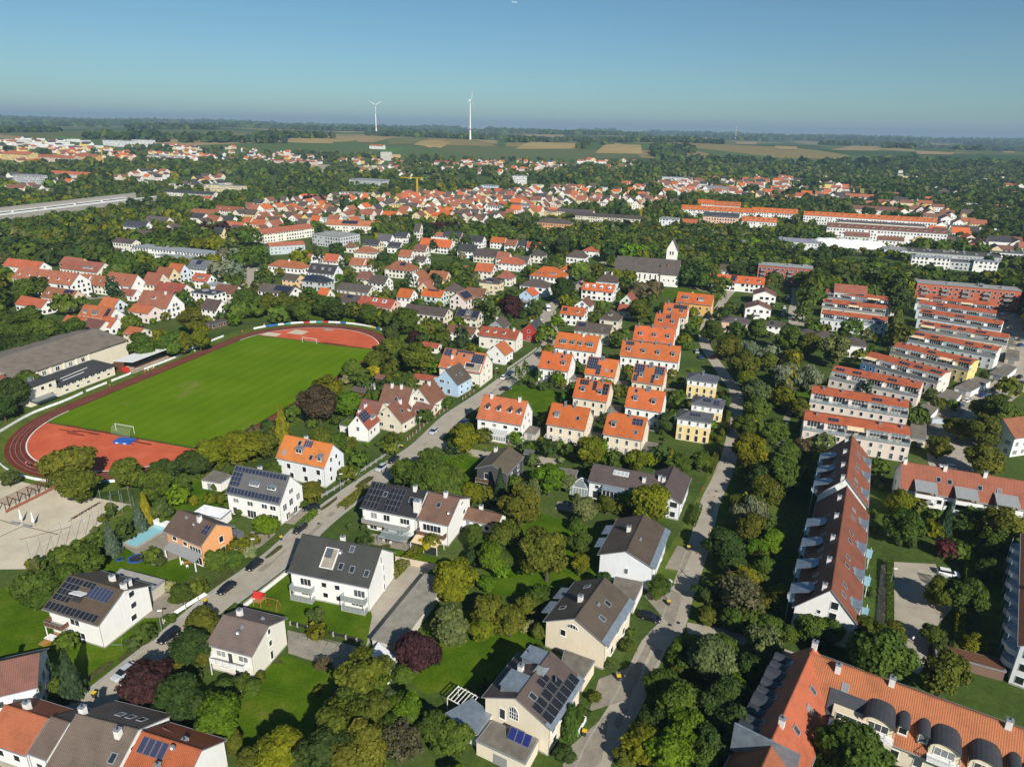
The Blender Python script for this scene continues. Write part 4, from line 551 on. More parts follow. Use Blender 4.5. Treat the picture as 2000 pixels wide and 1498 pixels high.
TREES='''g -104 120.4 7.6;g -96.6 116.8 9.1;d -100.5 114.4 6.3;g -93.4 114.9 6.9;g -92.3 119.4 7;g -91.5 124.5 7.8;o -58 107.6 7.3;d -57.1 99.3 7.8;p -60 91.1 9.3;o -58.5 95.2 5.7;d -53.6 87.7 9;b -46.4 85.3 8.7;y -49.5 90.5 4.4;d -56 96 2.6;c -75.2 93.3 5.1;c -80.5 96.6 1.8;yc -72.7 93.7 3.3;r -71.7 97.6 4.2;r -71.6 95.6 3.6;v -69.8 101.2 3.6;r -70.5 104.4 3.1;g -68.6 107.1 5.6;g -69.4 106.4 3.7;g -82.7 103.7 3.8;yb -86.5 104.4 1.6;o -94.6 103.9 4.3;v -72.1 122.2 2.7;g -67.2 117.6 4.9;o -65.5 120.7 3.9;g -63.7 120.9 5.5;g -67.1 112.1 2.5;o -42.7 82.5 4.1;d -72.9 76 8.3;g -78.8 94 2.7;g -73.1 92.5 2.4;r -38.1 112.9 3.9;y -36.8 108.4 3.5;f -33.3 99.8 3.3;o -33 94.5 1.7;p -16.5 100.2 9.2;y -12.1 119.5 7.8;g2 -10.7 107.2 8.4;o -23.6 91.3 10.9;g -25.5 87.3 7.7;o -21.1 86.3 7.6;o -26.2 81.3 10.4;b -20.1 90.4 4.1;b -15.8 88.2 7.1;o -21.6 79.5 9.7;d -26.6 77.9 9.3;y -34 78.7 7.9;f -16.2 81.9 6.9;g -12.4 86.2 4;g -18.3 97.1 4;o -46.3 91.9 2.5;g -44 93.8 3.6;o -43.9 96.6 2.8;g -48.5 93 4.1;g -48.6 88.5 5.4;g -43.1 82.5 3.1;b -10 84.4 3;d -19.3 80.2 3.9;g -46.4 95.1 3.3;y -11.4 120.4 9.9;y -5.1 108.9 5.6;o -4.2 113.8 7.5;o 0.7 110.1 7.1;v 3.8 111.6 3.1;o 4.4 116.9 5;g 6.6 118.4 5.9;b -4.4 124.4 4.6;b -1.2 129.1 3.5;g -7.9 83.2 5.9;l 10.7 86.6 2.8;l 12.4 89.2 1.8;r 13.8 90.9 2.3;g 20.7 101.5 6;r 19.4 102.4 3.3;g 23.4 106.8 4;g 26.3 108.4 2.9;g 24.6 111.2 2.6;d 9.4 81.7 4.4;g 32.2 122.9 4.7;g -10.7 82.9 3.7;g 32.2 103.3 8.4;o 30.2 100.7 8.3;g 36 105.7 5.7;g2 37.3 99.5 9.2;g 27.7 93.8 9.5;y 32.5 94.6 3.8;g 33.3 92.4 4.8;g 39.5 103.3 6.8;g 44.5 101 5.1;g2 48.1 104.9 7.6;d 42.7 97.3 6.9;g 29.1 89.2 8.6;d 25.5 88.2 7.7;y 22.6 82 9.4;b 28.6 84.7 8.4;b 25.8 79.8 8.1;o 19.3 81.9 4.9;d 33.8 88.1 7.8;d 37.4 91 8;d 35.9 83.7 8.4;f 47 117.2 10.2;d 42.6 122.6 7.9;y 51 125.1 7.4;o 40.9 115.3 5.4;g 48.6 112.5 6.1;g 51.6 111 6.1;g 54.6 110 4.6;y 57.4 121 5.5;g 60.2 112.3 5.6;g 62.7 110 6.2;g 32.7 124.6 6.3;g 44.6 112.8 5.4;d 32.1 81.5 7.5;g 30.5 79.6 6.4;o 68.8 108.3 7.8;g 66.6 99.4 11.9;o 75.4 109.3 5.8;o 90.8 121.8 8.1;g 94.7 118.9 8.8;g 83.7 110.3 4.9;r 85.3 108.5 3.6;r 83.5 107 3.6;y 89.8 107.5 5;o 77.6 96.9 9.2;o 85.3 95.9 10.3;o 83.6 91 10.1;g 92.1 98 3.9;g 52.1 77.2 11.9;d 48.6 81.1 6.5;o 62 81.4 5.4;g 59.3 110.7 6.8;r 79.2 125.3 2.1;r 74.7 115.9 2;g 63.1 110.8 3.7;g 107.7 131.5 5.7;o -118.2 165.5 14.2;o -108 160.9 16.2;d -92.1 167.7 16.4;y -81.9 178.4 17.6;r -135.8 165 5.5;g -92.4 158 9.7;g -87.9 161.7 6.1;b -86.2 156.9 5.6;r -87.4 150.9 6.6;yc -90.5 149.1 4.3;sc -90.2 145.1 4.2;gt -90.4 139.1 3.4;sc -91.5 135.2 4.8;r -90.6 143.5 2.3;g -80.3 131.5 3.9;r -78.2 130.6 2.8;g -64.9 128.8 5.8;g -61.1 129.7 4.7;v -59.4 134.8 3.4;o -60.6 139 3.5;yc -119.5 141.7 2;g -80.4 165.7 2.4;g -94.1 130.3 4.4;g -98.2 133.1 4.1;g -94.6 134.3 4.1;g -98.7 129.3 4.8;g -100.5 128.8 4.1;g -96.2 138.1 3.4;d -109.7 126.6 7.6;yc -71.2 195.2 6.8;o -73.5 185.3 8.7;f -80 193.9 5.9;d -77 200 5.5;g -66.5 172.4 5.7;b -58 143.1 7.1;g -68.9 152.7 2.3;g -54.4 156.8 3;o -52.4 161.6 5.7;o -47.2 165.5 5.8;o -45.6 171.3 4.7;o -56.9 190.1 8.7;g -52.9 188.8 6.9;g -44 180.3 4.9;y -39.9 177.9 6.9;o -37.2 184.4 5;o -36.4 188.9 4.2;o -37.5 195.6 4.3;g -35 200 3.1;g -29.4 168.5 8.9;g -24.8 165.4 9.8;g -20.2 164.2 9.7;g -16.1 163.6 9;g -23.6 173.6 9.8;r -39.4 147.4 2.1;r -35.9 147 2.1;r -34.3 145.5 1.7;r -28.5 143 2;r -26.8 142.8 2;yb -19.7 139.1 4;g -62 175.1 4.9;o -51.7 160 3.4;g -17 163.6 10.5;g -22.2 174 7.8;g -14.6 161.3 6.6;y -9.8 159.8 7.3;c -2.7 162.6 5.2;o 3.1 151.8 11.6;g2 6.1 161.5 7.4;b 10.6 166.4 9.8;g2 19.4 152.5 7.1;g 16.8 149 3.5;o 25.2 157.2 5.5;y 23.2 184.6 9.5;d 11.3 189.8 5;g 14.9 193.5 3.8;v 14.9 185.9 2.5;y 35 153.5 11.9;o -0.8 137.5 9.2;b -4.1 131.5 7.9;g -0.7 131.6 5.1;o 8.6 128.4 13.1;g 16.6 139.2 6.6;y -14.2 191.1 9.7;g -16.7 190.7 5.1;o 29.3 157.5 3.7;g 31 184.6 5;y 36.9 181 7.4;d 44.9 187.2 5.5;d -2.3 133.4 5.8;g 18.4 189.9 4.6;g 48.6 178.5 7.4;p 54.1 184.4 3.8;g 56.2 182.2 6.7;p2 46.6 151.8 6.2;g 37.7 134.1 5.6;g 33 123.2 5.9;g 80 202 15.4;y 71.6 185.9 11.3;y 65.4 174.7 10.7;d 70.2 171.6 9;g 74.3 170.5 10.7;o 68.9 162.4 9.9;w 60 152.2 8.6;o 60.8 162.3 6.2;d 50.4 137.5 11.3;o 58.6 144.6 8.2;b 62.5 141.1 7.1;b 57.9 137.6 6.2;d 50.3 131.2 8.3;g 81.9 184.8 8.8;f 89.7 191.8 7.3;g2 98.7 197 6.2;y 79.9 171.7 3.3;g 66 205 2.8;y 101.8 158.6 8.3;y 107.9 160.5 4.7;g 96.5 145.6 9.8;c 108.1 149 5.3;r 95.7 145.7 3.1;r 97.6 143.7 3.5;p2 104.2 140.6 4.7;g 105.5 140 4.7;y 105.7 149.6 4.9;o 132.6 194.1 8;o 152 206 15.1;o 139.4 182.8 11.3;g 166 216 11.4;g 119.2 155.6 5.1;o 121.3 145.9 10.4;g 107.5 181.4 5.5;g 95.7 158.2 2.9;g 92.2 151.5 2.8;g 115.1 140.6 8.1;d 116.2 136.5 8;g 112.9 142.3 3.6;g -232 310 19.8;g -207 287 23.9;g -203 294 19.1;d -203 272 20.9;g -223 293 18.8;d -197 278 17.5;g -176 226 15.5;d -169 217 11.5;g -149 278 19.6;y -142 283 21.6;o -150 312 14.2;g -265 377 11.2;g -228 340 10.8;g -226 352 6.8;c -220 370 7;g -264 362 13.6;g -177 360 9;g -139 347 13.8;g -182 316 7.5;r -214 395 4.6;w -180 428 21.6;g -167 404 15.1;d -167 208 8.4;g -208 333 5.6;g -136 342 16.5;o -127 347 12.1;o -116 343 14.8;o -107 355 15.2;g -99 348 11.1;d -90 338 11.5;g -83 347 8;g -72 334 10.5;g -62 329 8.3;g -51 318 13.3;g -106 336 10.8;g -116 333 9.4;g -40 319 8;p -45 303 6.4;dt -50 278 8.9;o -51 272 12.7;o -56 266 9.1;d -46 269 7.4;o -38 263 14.5;g -33 300 8.2;g -61 250 9.7;yb -55 258 6.1;v -64 248 5.9;y -66 227 12.6;p3 -64 212 13.3;b -56 218 10.1;g -50 230 5.5;g -73 213 5.8;g -96 469 8.7;c -64 412 5.9;c -47 406 6.7;g -23 228 3.9;g -35 266 8.5;g -37 435 11.5;c -46 403 6.6;p -1 349 13.6;gt -13 343 7.1;d 28 389 14.3;y 71 447 15.6;g 70 424 8.7;g 41 449 12.8;o 56 459 10.3;b 22 338 6.3;g 15 310 8.4;g 12 358 6.6;c -23 295 6.1;g 49 304 8.3;o 66 350 13.1;l 2 251 2.4;l 3 254 1.8;l 5 249 3.2;r 8 249 2.6;l 10 246 2.6;c 8 272 2.3;r 12 247 4.2;o 19 250 4.2;g 23 248 3.2;g -23 227 3.4;g -31 374 6.1;l -31 210 1.4;g 17 317 5.9;y 71 443 15.4;f 78 410 17;d 111 452 23.6;d 118 439 22.1;g 120 435 11;gt 117 388 8.2;g 130 423 9.9;g 165 435 11.3;gt 156 362 8.8;gt 148 343 6.9;g 94 313 11.5;o 94 288 11.9;g 106 318 9;w 108 286 15.2;g 117 320 11.2;o 107 274 9.2;o 93 262 14.5;y 91 249 9.5;g2 89 234 11.6;g 126 301 13.4;w 113 253 17.9;g2 138 282 14.3;y 98 234 8.6;o 101 225 7.8;g 85 220 10;o 133 296 12.1;g 60 232 6.6;g 88 329 6.3;y 80 308 6.6;d 51 210 7;g 78 234 3.1;g 71 220 3.5;g 78 342 5.8;g 196 437 25.2;g 198 404 30;d 184 400 16.1;d 233 434 32.8;d 244 435 25.2;dt 209 364 14.5;d 220 404 18.6;d 285 462 21.9;d 289 440 23.3;d 311 446 21.9;d 313 429 23.5;gt 154 357 7.9;g 165 326 9.7;gt 186 325 8.4;o 183 314 11.2;o 152 289 6.1;c 134 244 4.1;o 191 249 8.4;o 165 224 10.5;o 152 204 12.3;g 170 224 10.6;g 161 235 4.2;r 195 270 4.8;g 139 218 7.1;d 222 438 24.8;d -358 491 36.4;d -332 480 38.5;d -306 474 39.4;d -299 478 28.3;g -288 484 28.3;g -231 428 32.4;g -256 455 21;p -306 596 16.1;d -266 561 28.6;y -232 527 25.4;p -261 605 22.5;w -205 488 21.3;g -253 508 22.8;g -186 476 18.6;o -228 596 19.2;g -329 464 14.9;d -133 517 10.8;y -149 477 13.1;g -220 566 24.4;g -187 490 23.3;dt -140 490 6.2;c -63 535 6.5;d -65 619 28.7;o -67 714 21.5;p -253 891 20.3;g -177 836 25.6;c -193 803 13.2;p -68 638 29.5;g -37 604 30.4;g -6 596 35.8;dt 10 675 14.9;g 45 570 37.8;dt 36 536 14.1;d 24 539 21.7;g 68 557 33.8;b 93 519 28.6;g 92 598 30.3;o 115 568 23.3;y 75 455 14;d 28 392 12.8;dt -47 408 5;g -38 442 11.7;b 95 530 27.1;d 82 528 26.9;d 164 655 27;d 148 555 30;o 129 510 27.5;g 159 511 26.9;b 208 584 23.6;d 204 526 22.7;d 212 517 20.2;g 273 661 28.6;g 151 777 23.7;d 119 442 24.1;d 116 468 21.5;yc 150 478 6.1;d 160 472 20.1;g 224 592 15.2;d 219 516 22.6;d 234 523 23;g 357 598 20.9;g 372 595 22.5;g 389 587 21.1;d 213 437 32.3;d 256 479 25.1;d 271 439 29.1;d 293 440 26.6;d 311 440 23.9;d 326 442 22.1;d 243 428 25.8;po -502 1368 9.8;po -494 1370 9.8;po -494 1392 10;po -487 1402 10.6;po -474 1400 10;po -466 1410 10.6;po -442 1373 11.5;po -452 1435 9;po -452 1458 9.1;po -418 1382 11.5;po -395 1346 12.3;po -362 1428 10.5;po -357 1444 10.1;po -350 1451 8.9;po -341 1454 8.9;po -333 1448 8.3'''
WALL_KINDS=['C2','PINKC','PINKW','W','W2','YC','YW2']
ROOF_KINDS=['BRN5','GREYF','ORANGE3','ORANGE4','ORB','RBRN','RED3','SLATE']
FAR_NUM=[
-94,994,3,4,0,20,-102,844,3,4,1,21,-72,851,3,4,0,23,-50,1070,2,2,0,17,17,1016,3,4,1,22,-26,1068,4,6,0,22,-153,993,4,3,1,24,-19,775,5,0,0,25,-16,1011,0,3,1,24,-37,746,3,7,0,24,
-91,859,3,4,1,20,-60,879,3,4,0,26,-32,843,3,0,1,19,-44,833,3,3,1,18,-7,1070,4,7,1,26,-60,1013,2,0,0,25,-60,931,2,5,0,17,-76,812,3,3,0,19,-119,864,5,6,0,24,-28,861,3,3,1,21,
-76,990,4,3,0,18,-43,1055,3,4,1,23,-133,939,2,3,1,26,-22,915,3,3,1,21,11,850,3,3,0,19,37,1001,3,0,0,24,-85,909,3,6,0,22,3,989,4,5,0,25,-8,1024,3,6,0,26,9,939,4,6,1,25,
-7,974,5,4,0,18,-52,945,3,2,1,26,7,1086,2,5,1,25,-61,738,2,3,1,24,-136,959,3,2,0,23,-15,878,3,6,0,22,-146,1021,3,3,1,26,-54,763,3,0,0,20,-81,892,3,2,1,26,1,820,2,3,0,22,
-137,1033,3,3,0,21,1,903,5,3,0,25,-151,975,3,2,0,21,-42,879,3,5,1,26,22,1058,3,3,1,18,-78,1043,4,7,0,19,19,799,5,3,1,25,38,1063,3,7,1,18,12,779,2,6,1,19,-49,812,3,6,1,21,
-127,892,0,4,0,26,-120,924,3,3,1,24,23,827,0,7,0,22,-35,898,5,4,1,17,-10,942,3,0,0,23,-1,1097,4,4,1,25,-107,995,4,4,0,19,-52,748,0,5,1,21,-20,997,3,0,0,17,30,1109,2,3,1,26,
-91,968,4,6,0,25,1,876,2,6,0,25,-97,808,0,7,0,17,-16,955,0,5,1,17,-107,933,3,0,1,26,42,936,4,2,1,19,-100,910,3,3,1,22,-137,912,3,3,1,22,-68,949,4,4,0,23,10,809,2,6,1,18,
-75,759,2,3,0,25,-6,793,4,4,0,17,-60,896,3,2,0,21,3,923,3,4,1,19,-45,932,3,0,0,23,-57,1090,3,3,1,26,-73,881,3,5,1,26,28,1153,3,4,1,27,28,1124,3,3,1,26,-66,770,0,4,1,19,
28,948,3,3,0,26,-87,1014,5,2,1,24,36,877,0,0,1,17,-31,781,3,6,1,24,-34,1041,0,7,1,18,-29,759,3,7,0,24,-83,784,3,3,1,21,-95,884,0,0,1,24,41,1046,4,0,1,22,-117,951,3,5,1,26,
46,974,3,5,0,18,0,955,2,5,1,19,-33,950,4,4,1,26,41,956,3,7,1,26,35,897,0,3,1,22,-184,785,3,4,1,22,-185,868,4,2,0,22,-198,767,4,3,0,22,-265,829,0,2,0,19,-120,828,3,0,0,23,
-219,770,3,5,1,26,-248,880,0,4,1,23,-151,762,3,5,0,26,-272,910,3,3,1,21,-170,895,3,4,0,20,-214,747,3,2,1,23,-217,858,5,3,0,18,-180,763,4,7,1,24,-240,781,4,6,1,19,-125,799,3,7,0,21,
-177,971,4,4,1,20,-208,787,3,2,0,18,-159,859,2,0,1,25,-245,819,3,0,0,23,-271,874,3,5,1,17,-256,804,5,3,1,25,-216,894,2,3,0,24,-217,815,5,0,1,19,-178,744,4,4,1,27,-246,908,4,5,0,20,
-137,872,0,2,0,23,-232,734,3,5,0,25,-203,949,3,3,1,17,-174,813,3,3,1,24,-103,756,5,5,1,24,-214,920,0,3,0,26,-225,942,2,4,0,23,-194,917,3,3,0,17,-234,847,5,3,1,18,71,953,3,5,1,24,
197,1098,3,3,1,18,87,1075,3,3,0,17,90,962,5,4,0,24,210,1030,3,2,0,27,180,977,4,3,1,19,175,1006,4,4,1,23,107,1112,0,3,0,19,228,1097,0,5,1,20,98,1086,0,6,1,18,209,1246,3,6,1,22,
156,961,3,0,1,24,128,1104,5,3,1,20,77,1125,3,0,1,20,213,956,5,2,0,19,114,1030,2,6,0,18,65,1181,5,0,0,22,155,1102,0,3,0,20,216,1231,3,5,0,21,74,1147,0,7,1,26,78,985,5,3,1,19,
237,1301,3,7,0,19,69,1042,4,3,1,19,166,1073,2,3,1,17,162,930,3,2,1,25,102,1177,4,2,0,20,200,1009,0,7,1,20,80,1054,3,0,0,25,98,1158,5,5,1,20,106,962,3,3,0,25,136,1005,0,5,1,23,
87,1192,3,3,1,26,195,1275,3,2,0,24,125,981,3,7,0,19,187,1035,3,4,0,18,201,1201,5,6,1,19,122,954,3,6,1,24,113,1000,2,2,1,22,164,1149,2,2,0,19,125,1196,3,3,1,26,346,1223,3,0,0,26,
295,1342,3,3,0,23,320,1276,2,4,1,25,243,1286,0,7,0,20,474,1458,3,3,0,20,320,1368,3,6,0,21,414,1399,4,3,1,21,284,1287,3,3,0,24,382,1334,4,6,0,19,383,1057,3,4,0,20,411,1142,0,7,1,19,
415,1476,4,7,1,17,316,1145,4,0,1,17,294,1160,3,5,1,24,356,1200,4,5,0,23,347,1326,3,7,0,24,381,1212,0,7,1,21,381,1307,3,6,0,20,323,1086,3,0,0,18,366,1085,5,4,1,22,393,1267,5,6,1,24,
282,1221,3,6,0,19,339,1424,3,7,1,23,378,1232,3,5,1,24,440,1279,4,7,1,19,272,1149,4,3,0,25,275,1177,2,3,1,24,358,1149,3,6,0,19,330,1338,2,3,1,17,296,1296,3,3,1,23,267,1122,3,0,1,17,
375,1097,3,6,0,23,289,1371,0,0,0,22,473,1484,3,6,0,19,326,1232,3,0,0,22,401,1198,3,4,1,21,422,1298,3,3,1,26,278,1196,3,3,1,21,439,1357,2,4,0,23,424,1526,3,6,0,22,326,1110,3,5,1,23,
305,1125,5,6,1,24,301,1390,0,0,1,25,300,1231,4,3,0,20,314,1309,3,2,1,24,426,1264,3,7,1,18,260,1139,3,2,1,23,360,1181,3,5,0,23,327,1154,3,3,0,21,271,1276,0,0,0,21,311,1261,3,3,0,25,
416,1321,2,3,0,17,321,1210,3,3,1,22,261,1224,3,2,1,17,532,1596,3,3,1,17,424,1414,3,2,1,24,363,1119,3,0,1,21,418,1179,3,2,0,25,331,1316,3,3,0,20,360,1398,3,6,0,23,506,1333,3,0,1,22,
391,1081,5,2,0,25,479,1308,4,7,1,26,476,1094,3,0,0,22,506,1463,3,0,0,27,561,1239,0,3,1,24,515,1282,2,5,0,22,435,1318,4,0,0,27,561,1525,5,4,0,23,545,1412,5,3,0,20,486,1443,0,6,1,23,
563,1486,3,3,1,28,487,1291,3,3,1,25,476,1262,3,4,0,21,567,1446,0,7,0,29,510,1122,3,0,0,22,621,1355,3,2,0,24,582,1303,3,7,0,26,507,1505,2,3,1,28,517,1420,4,3,0,29,684,1587,3,2,1,27,
523,1201,3,2,0,20,494,1073,0,3,0,23,461,1133,3,3,0,27,419,1216,5,3,1,29,606,1349,3,4,1,29,449,1335,5,5,0,20,455,1101,3,3,1,23,520,1550,0,6,0,21,492,1209,4,3,1,20,526,1407,4,5,0,23,
538,1470,0,3,0,23,506,1268,3,2,1,20,448,1237,3,3,0,26,442,1218,4,0,0,18,538,1266,3,6,1,21,476,1074,3,2,1,28,501,1444,5,2,0,26,476,1110,5,3,0,20,607,1388,2,2,1,28,591,1283,3,3,0,21,
465,1366,3,2,0,28,592,1422,3,5,1,19,539,1167,3,0,0,23,489,1150,3,4,0,23,644,1513,3,7,0,29,527,1226,3,7,0,27,544,1125,5,7,0,22,442,1110,3,6,0,24,584,1579,3,7,1,27,494,787,3,2,1,28,
470,772,3,4,1,20,520,1009,3,0,0,22,587,1042,0,4,1,25,527,858,3,0,1,25,425,708,0,3,0,25,472,800,3,3,1,19,553,1024,2,7,0,28,385,619,5,6,1,21,571,961,3,2,0,24,525,903,3,7,1,22,
500,822,3,7,1,26,538,1030,0,4,1,21,476,871,3,3,1,29,507,867,0,4,1,28,544,934,5,0,1,23,513,884,5,2,1,22,542,987,5,6,0,29,627,1075,3,0,1,22,529,926,2,7,1,23,621,1165,3,5,0,23,
457,758,3,5,1,24,550,897,3,3,1,22,470,731,3,4,1,26,434,670,2,3,1,27,396,643,2,3,0,25,431,623,3,7,0,29,404,606,3,0,1,30,446,608,2,4,0,22,450,637,3,4,0,31,423,604,5,3,0,24,
388,595,3,6,0,25,427,643,2,2,1,21,412,633,3,3,1,20,62,1798,2,0,1,29,-169,1674,4,7,1,23,7,1955,4,4,0,20,-98,1934,0,7,1,20,-41,1811,2,4,0,23,77,1758,2,5,1,21,-142,1914,3,6,0,21,
-169,1855,3,3,1,27,39,1912,5,5,1,22,88,1903,3,5,0,28,11,1569,0,3,1,24,-77,1755,3,4,0,24,-108,1639,2,2,0,22,-93,1909,3,5,1,20,65,1952,5,0,0,19,-113,1857,3,7,1,22,-8,1714,3,0,0,19,
8,1700,5,7,0,26,7,1873,2,6,0,20,-146,1576,4,2,1,19,-111,1801,3,0,0,25,-130,1752,0,7,1,29,-153,1638,0,2,0,29,-82,1578,2,7,0,21,-60,1571,3,2,0,23,-35,1573,3,3,0,19,17,1633,0,3,0,29,
-6,1751,4,2,0,22,-83,1872,0,3,0,26,-53,1770,4,2,1,20,-3,1683,3,3,0,22,47,1756,3,3,1,28,-64,1931,0,0,0,20,-90,1557,3,6,1,23,-99,1880,3,2,0,23,97,1790,5,0,0,25,35,1849,5,4,1,25,
84,1713,0,5,0,20,-176,1632,3,0,1,20,-1,1612,3,4,1,26,-86,1737,5,0,0,19,-153,1621,2,2,0,24,-57,1893,0,4,0,26,-151,1770,2,4,0,28,-62,1870,5,2,0,28,60,1646,2,3,1,19,331,2036,3,2,0,25,
95,1867,5,2,1,21,173,1954,3,6,0,30,247,1986,2,6,1,28,121,1843,3,2,0,28,219,2056,5,6,1,26,231,1960,3,2,0,32,137,1875,4,6,0,22,235,1866,4,6,0,26,295,1894,2,2,1,22,211,1932,3,2,1,30,
201,2034,4,6,0,22,303,2044,4,2,1,21,226,1794,3,6,0,28,-992,1589,1,2,0,39,-1111,1842,5,6,0,37,-1175,1685,1,4,1,26,-1171,1823,1,4,0,26,-1081,1833,5,2,1,25,-1002,1807,6,4,0,26,-1206,1767,5,6,1,38,
-1131,1785,5,4,0,25,-985,1799,4,2,0,26,-1016,1695,1,4,1,40,-1057,1755,3,6,0,31,-1124,1761,3,6,0,28,-948,1713,5,6,1,31,-1230,1819,1,4,1,28,-1034,1557,1,2,0,36,-1042,1479,5,6,0,40,-1149,1615,6,2,1,35,
-1092,1765,5,2,0,35,-1051,1603,5,6,0,30,-1095,1742,6,6,1,35,-915,1713,1,4,0,37,-1097,1863,3,2,1,31,-1029,1618,3,6,0,27,-1109,1803,1,6,1,26,-1033,1529,1,2,1,34,-1030,1823,4,6,0,38,-987,1769,3,6,1,29,
-1261,1771,4,2,1,38,-1137,1806,6,2,0,26,-905,1674,5,6,0,25,-1087,1632,6,6,1,39,-1171,1711,6,6,1,31,-1176,1663,6,2,1,37,-872,1703,6,4,1,26,-995,1674,5,2,0,25,-1125,1654,6,4,1,31,-1048,1694,1,2,1,29,
-969,1651,4,2,1,35,-1014,1666,1,4,1,33,-1171,1637,5,2,0,31,-1100,1908,3,1,0,33,-1269,1851,3,7,1,36,-1124,1908,3,7,0,30,-1211,1943,3,1,1,39,-1296,1946,3,1,0,26,-1233,2012,3,1,1,39,-1252,1965,3,1,1,36,
-1306,1913,3,1,1,30,-1188,2002,3,1,1,39,-1331,1912,3,1,0,32,-1214,1999,3,1,0,38,-1239,1865,3,1,1,38,-1372,1934,3,1,1,27,-1250,1994,3,1,1,26,-1230,1845,3,1,0,34,-1285,1871,3,1,0,33,-1369,1956,3,1,0,27,
-1288,1967,3,1,0,28,-1221,1901,3,7,1,38,-1301,1849,3,1,1,26,-1325,1874,3,7,1,29,-1328,1969,3,7,1,33,-1154,1872,3,1,1,30,-1209,1846,3,1,1,37,-1152,1936,3,7,1,36,-1254,1898,3,7,1,32,-1232,1926,3,7,1,34,
-1192,1896,3,1,0,31,-1231,1956,3,7,1,29,-1176,1858,3,7,1,33,-700,1766,4,3,0,29,-752,1825,3,6,1,23,-639,1918,2,3,1,23,-783,1812,0,3,0,22,-843,1883,3,3,1,28,-871,1851,3,3,1,25,-683,1841,5,7,1,19,
-854,1834,3,3,1,27,-867,1925,4,0,1,20,-654,1753,4,3,1,30,-790,1765,3,3,1,23,-716,1958,2,7,1,23,-789,1843,4,6,0,27,-889,2020,3,7,1,25,-697,1730,3,4,1,30,-698,1909,3,3,0,24,-762,1872,3,5,0,24,
-891,1785,5,7,1,21,-926,2011,3,4,1,20,-658,1866,3,5,1,25,-528,1782,3,6,1,21,-633,2004,0,0,0,23,-789,1734,2,7,0,23,-867,1903,2,0,1,21,-910,1835,5,3,1,27,-816,1700,5,5,1,30,-812,2039,5,2,0,24,
-765,1942,0,5,1,23,-636,1778,3,7,1,21,-915,1971,3,2,0,29,-894,1816,3,2,0,25,-670,1823,0,5,0,21,-654,1995,3,3,0,21,-974,2012,4,0,1,27,-952,2014,3,2,0,29,-875,1958,5,3,1,30,-768,1745,3,5,1,30,
-876,1988,0,5,0,21,-933,1966,5,7,0,20,-837,1805,3,0,1,23,-670,1890,3,5,1,22,-817,1836,3,5,0,25,-621,1794,4,0,0,26,-980,2032,4,3,1,20,-811,1776,3,4,1,28,-732,2023,3,7,1,20,-760,1803,2,6,0,23,
-755,2002,3,4,1,19,-316,1525,0,3,1,20,-272,1782,3,0,0,23,-489,1779,3,0,1,30,-206,1381,4,4,0,20,-542,1750,4,5,0,28,-551,1900,3,7,1,26,-542,1811,3,4,0,22,-337,1568,3,5,0,26,-234,1785,3,0,1,20,
-293,1599,3,2,1,30,-437,1795,3,5,0,28,-348,1823,5,3,0,21,-519,1865,3,2,1,20,-398,1794,3,4,0,29,-584,1888,2,4,1,26,-283,1632,3,3,1,29,-221,1398,3,3,1,24,-311,1483,0,4,0,30,-301,1751,4,5,0,26,
-342,1537,3,7,1,28,-297,1466,2,7,0,22,-438,1828,0,3,0,30,-257,1612,2,0,1,21,-404,1879,2,3,0,23,-577,1910,3,7,0,21,-351,1863,3,7,1,23,-559,1930,5,7,1,25,-229,1567,4,3,1,25,-622,1955,4,3,1,28,
-291,1531,2,3,1,27,-376,1545,5,0,1,30,-301,1825,3,3,1,27,-547,1729,3,7,1,23,-358,1717,5,3,0,19,-759,1166,4,2,1,20,-647,962,4,0,0,23,-690,1076,2,3,1,26,-802,1140,3,2,1,28,-682,960,3,3,1,26,
-773,1085,3,0,1,27,-697,1002,0,0,1,20,-744,1063,3,0,1,23,-654,944,0,4,0,28,-532,1198,2,3,1,19,-603,1198,2,4,1,23,-523,1225,0,4,1,23,-663,1207,0,6,1,21,-674,1326,3,7,0,29,-676,1295,3,7,1,28,
-461,1108,2,7,1,27,-633,1291,3,7,1,20,-652,1327,2,4,0,28,-513,1177,2,5,1,27,-482,1109,3,3,0,26,-503,1195,0,2,1,28,-615,1163,2,0,0,27,-618,1243,3,6,0,26,-613,1136,5,5,0,23,-507,1088,3,2,1,20,
758,1275,0,0,0,23,1084,1630,4,1,0,23,699,1154,0,0,1,21,764,1155,4,2,1,25,985,1405,4,2,1,32,662,1030,3,1,1,27,840,1211,3,0,0,21,712,1188,3,1,0,25,731,1223,3,0,0,27,677,991,4,2,0,21,
995,1879,4,1,1,27,836,1283,0,0,1,21,1075,1861,4,0,0,24,996,1459,0,0,0,31,912,1350,3,2,1,26,901,1625,3,2,1,31,970,1374,4,1,1,22,933,1775,4,1,1,20,775,1324,3,0,1,27,1043,1645,3,2,1,25,
896,1683,0,1,1,29,1134,1674,4,1,0,29,-224,651,3,4,1,23,-304,808,3,5,0,17,-296,663,4,2,1,19,-180,701,3,4,0,22,-239,704,3,2,1,21,-222,712,3,4,1,23,-249,689,5,5,0,17,-279,784,2,3,1,26,
-310,690,3,2,0,25,-243,612,3,0,0,19,-202,668,5,0,0,17,-271,725,5,6,0,24,-195,689,3,3,0,17,-229,669,3,5,0,19,-307,849,0,7,0,26,-252,735,3,3,1,20,
]
FARH=[(a,b,WALL_KINDS[c],ROOF_KINDS[e],f,g/20) for a,b,c,e,f,g in (FAR_NUM[i:i+6] for i in range(0,len(FAR_NUM),6))]
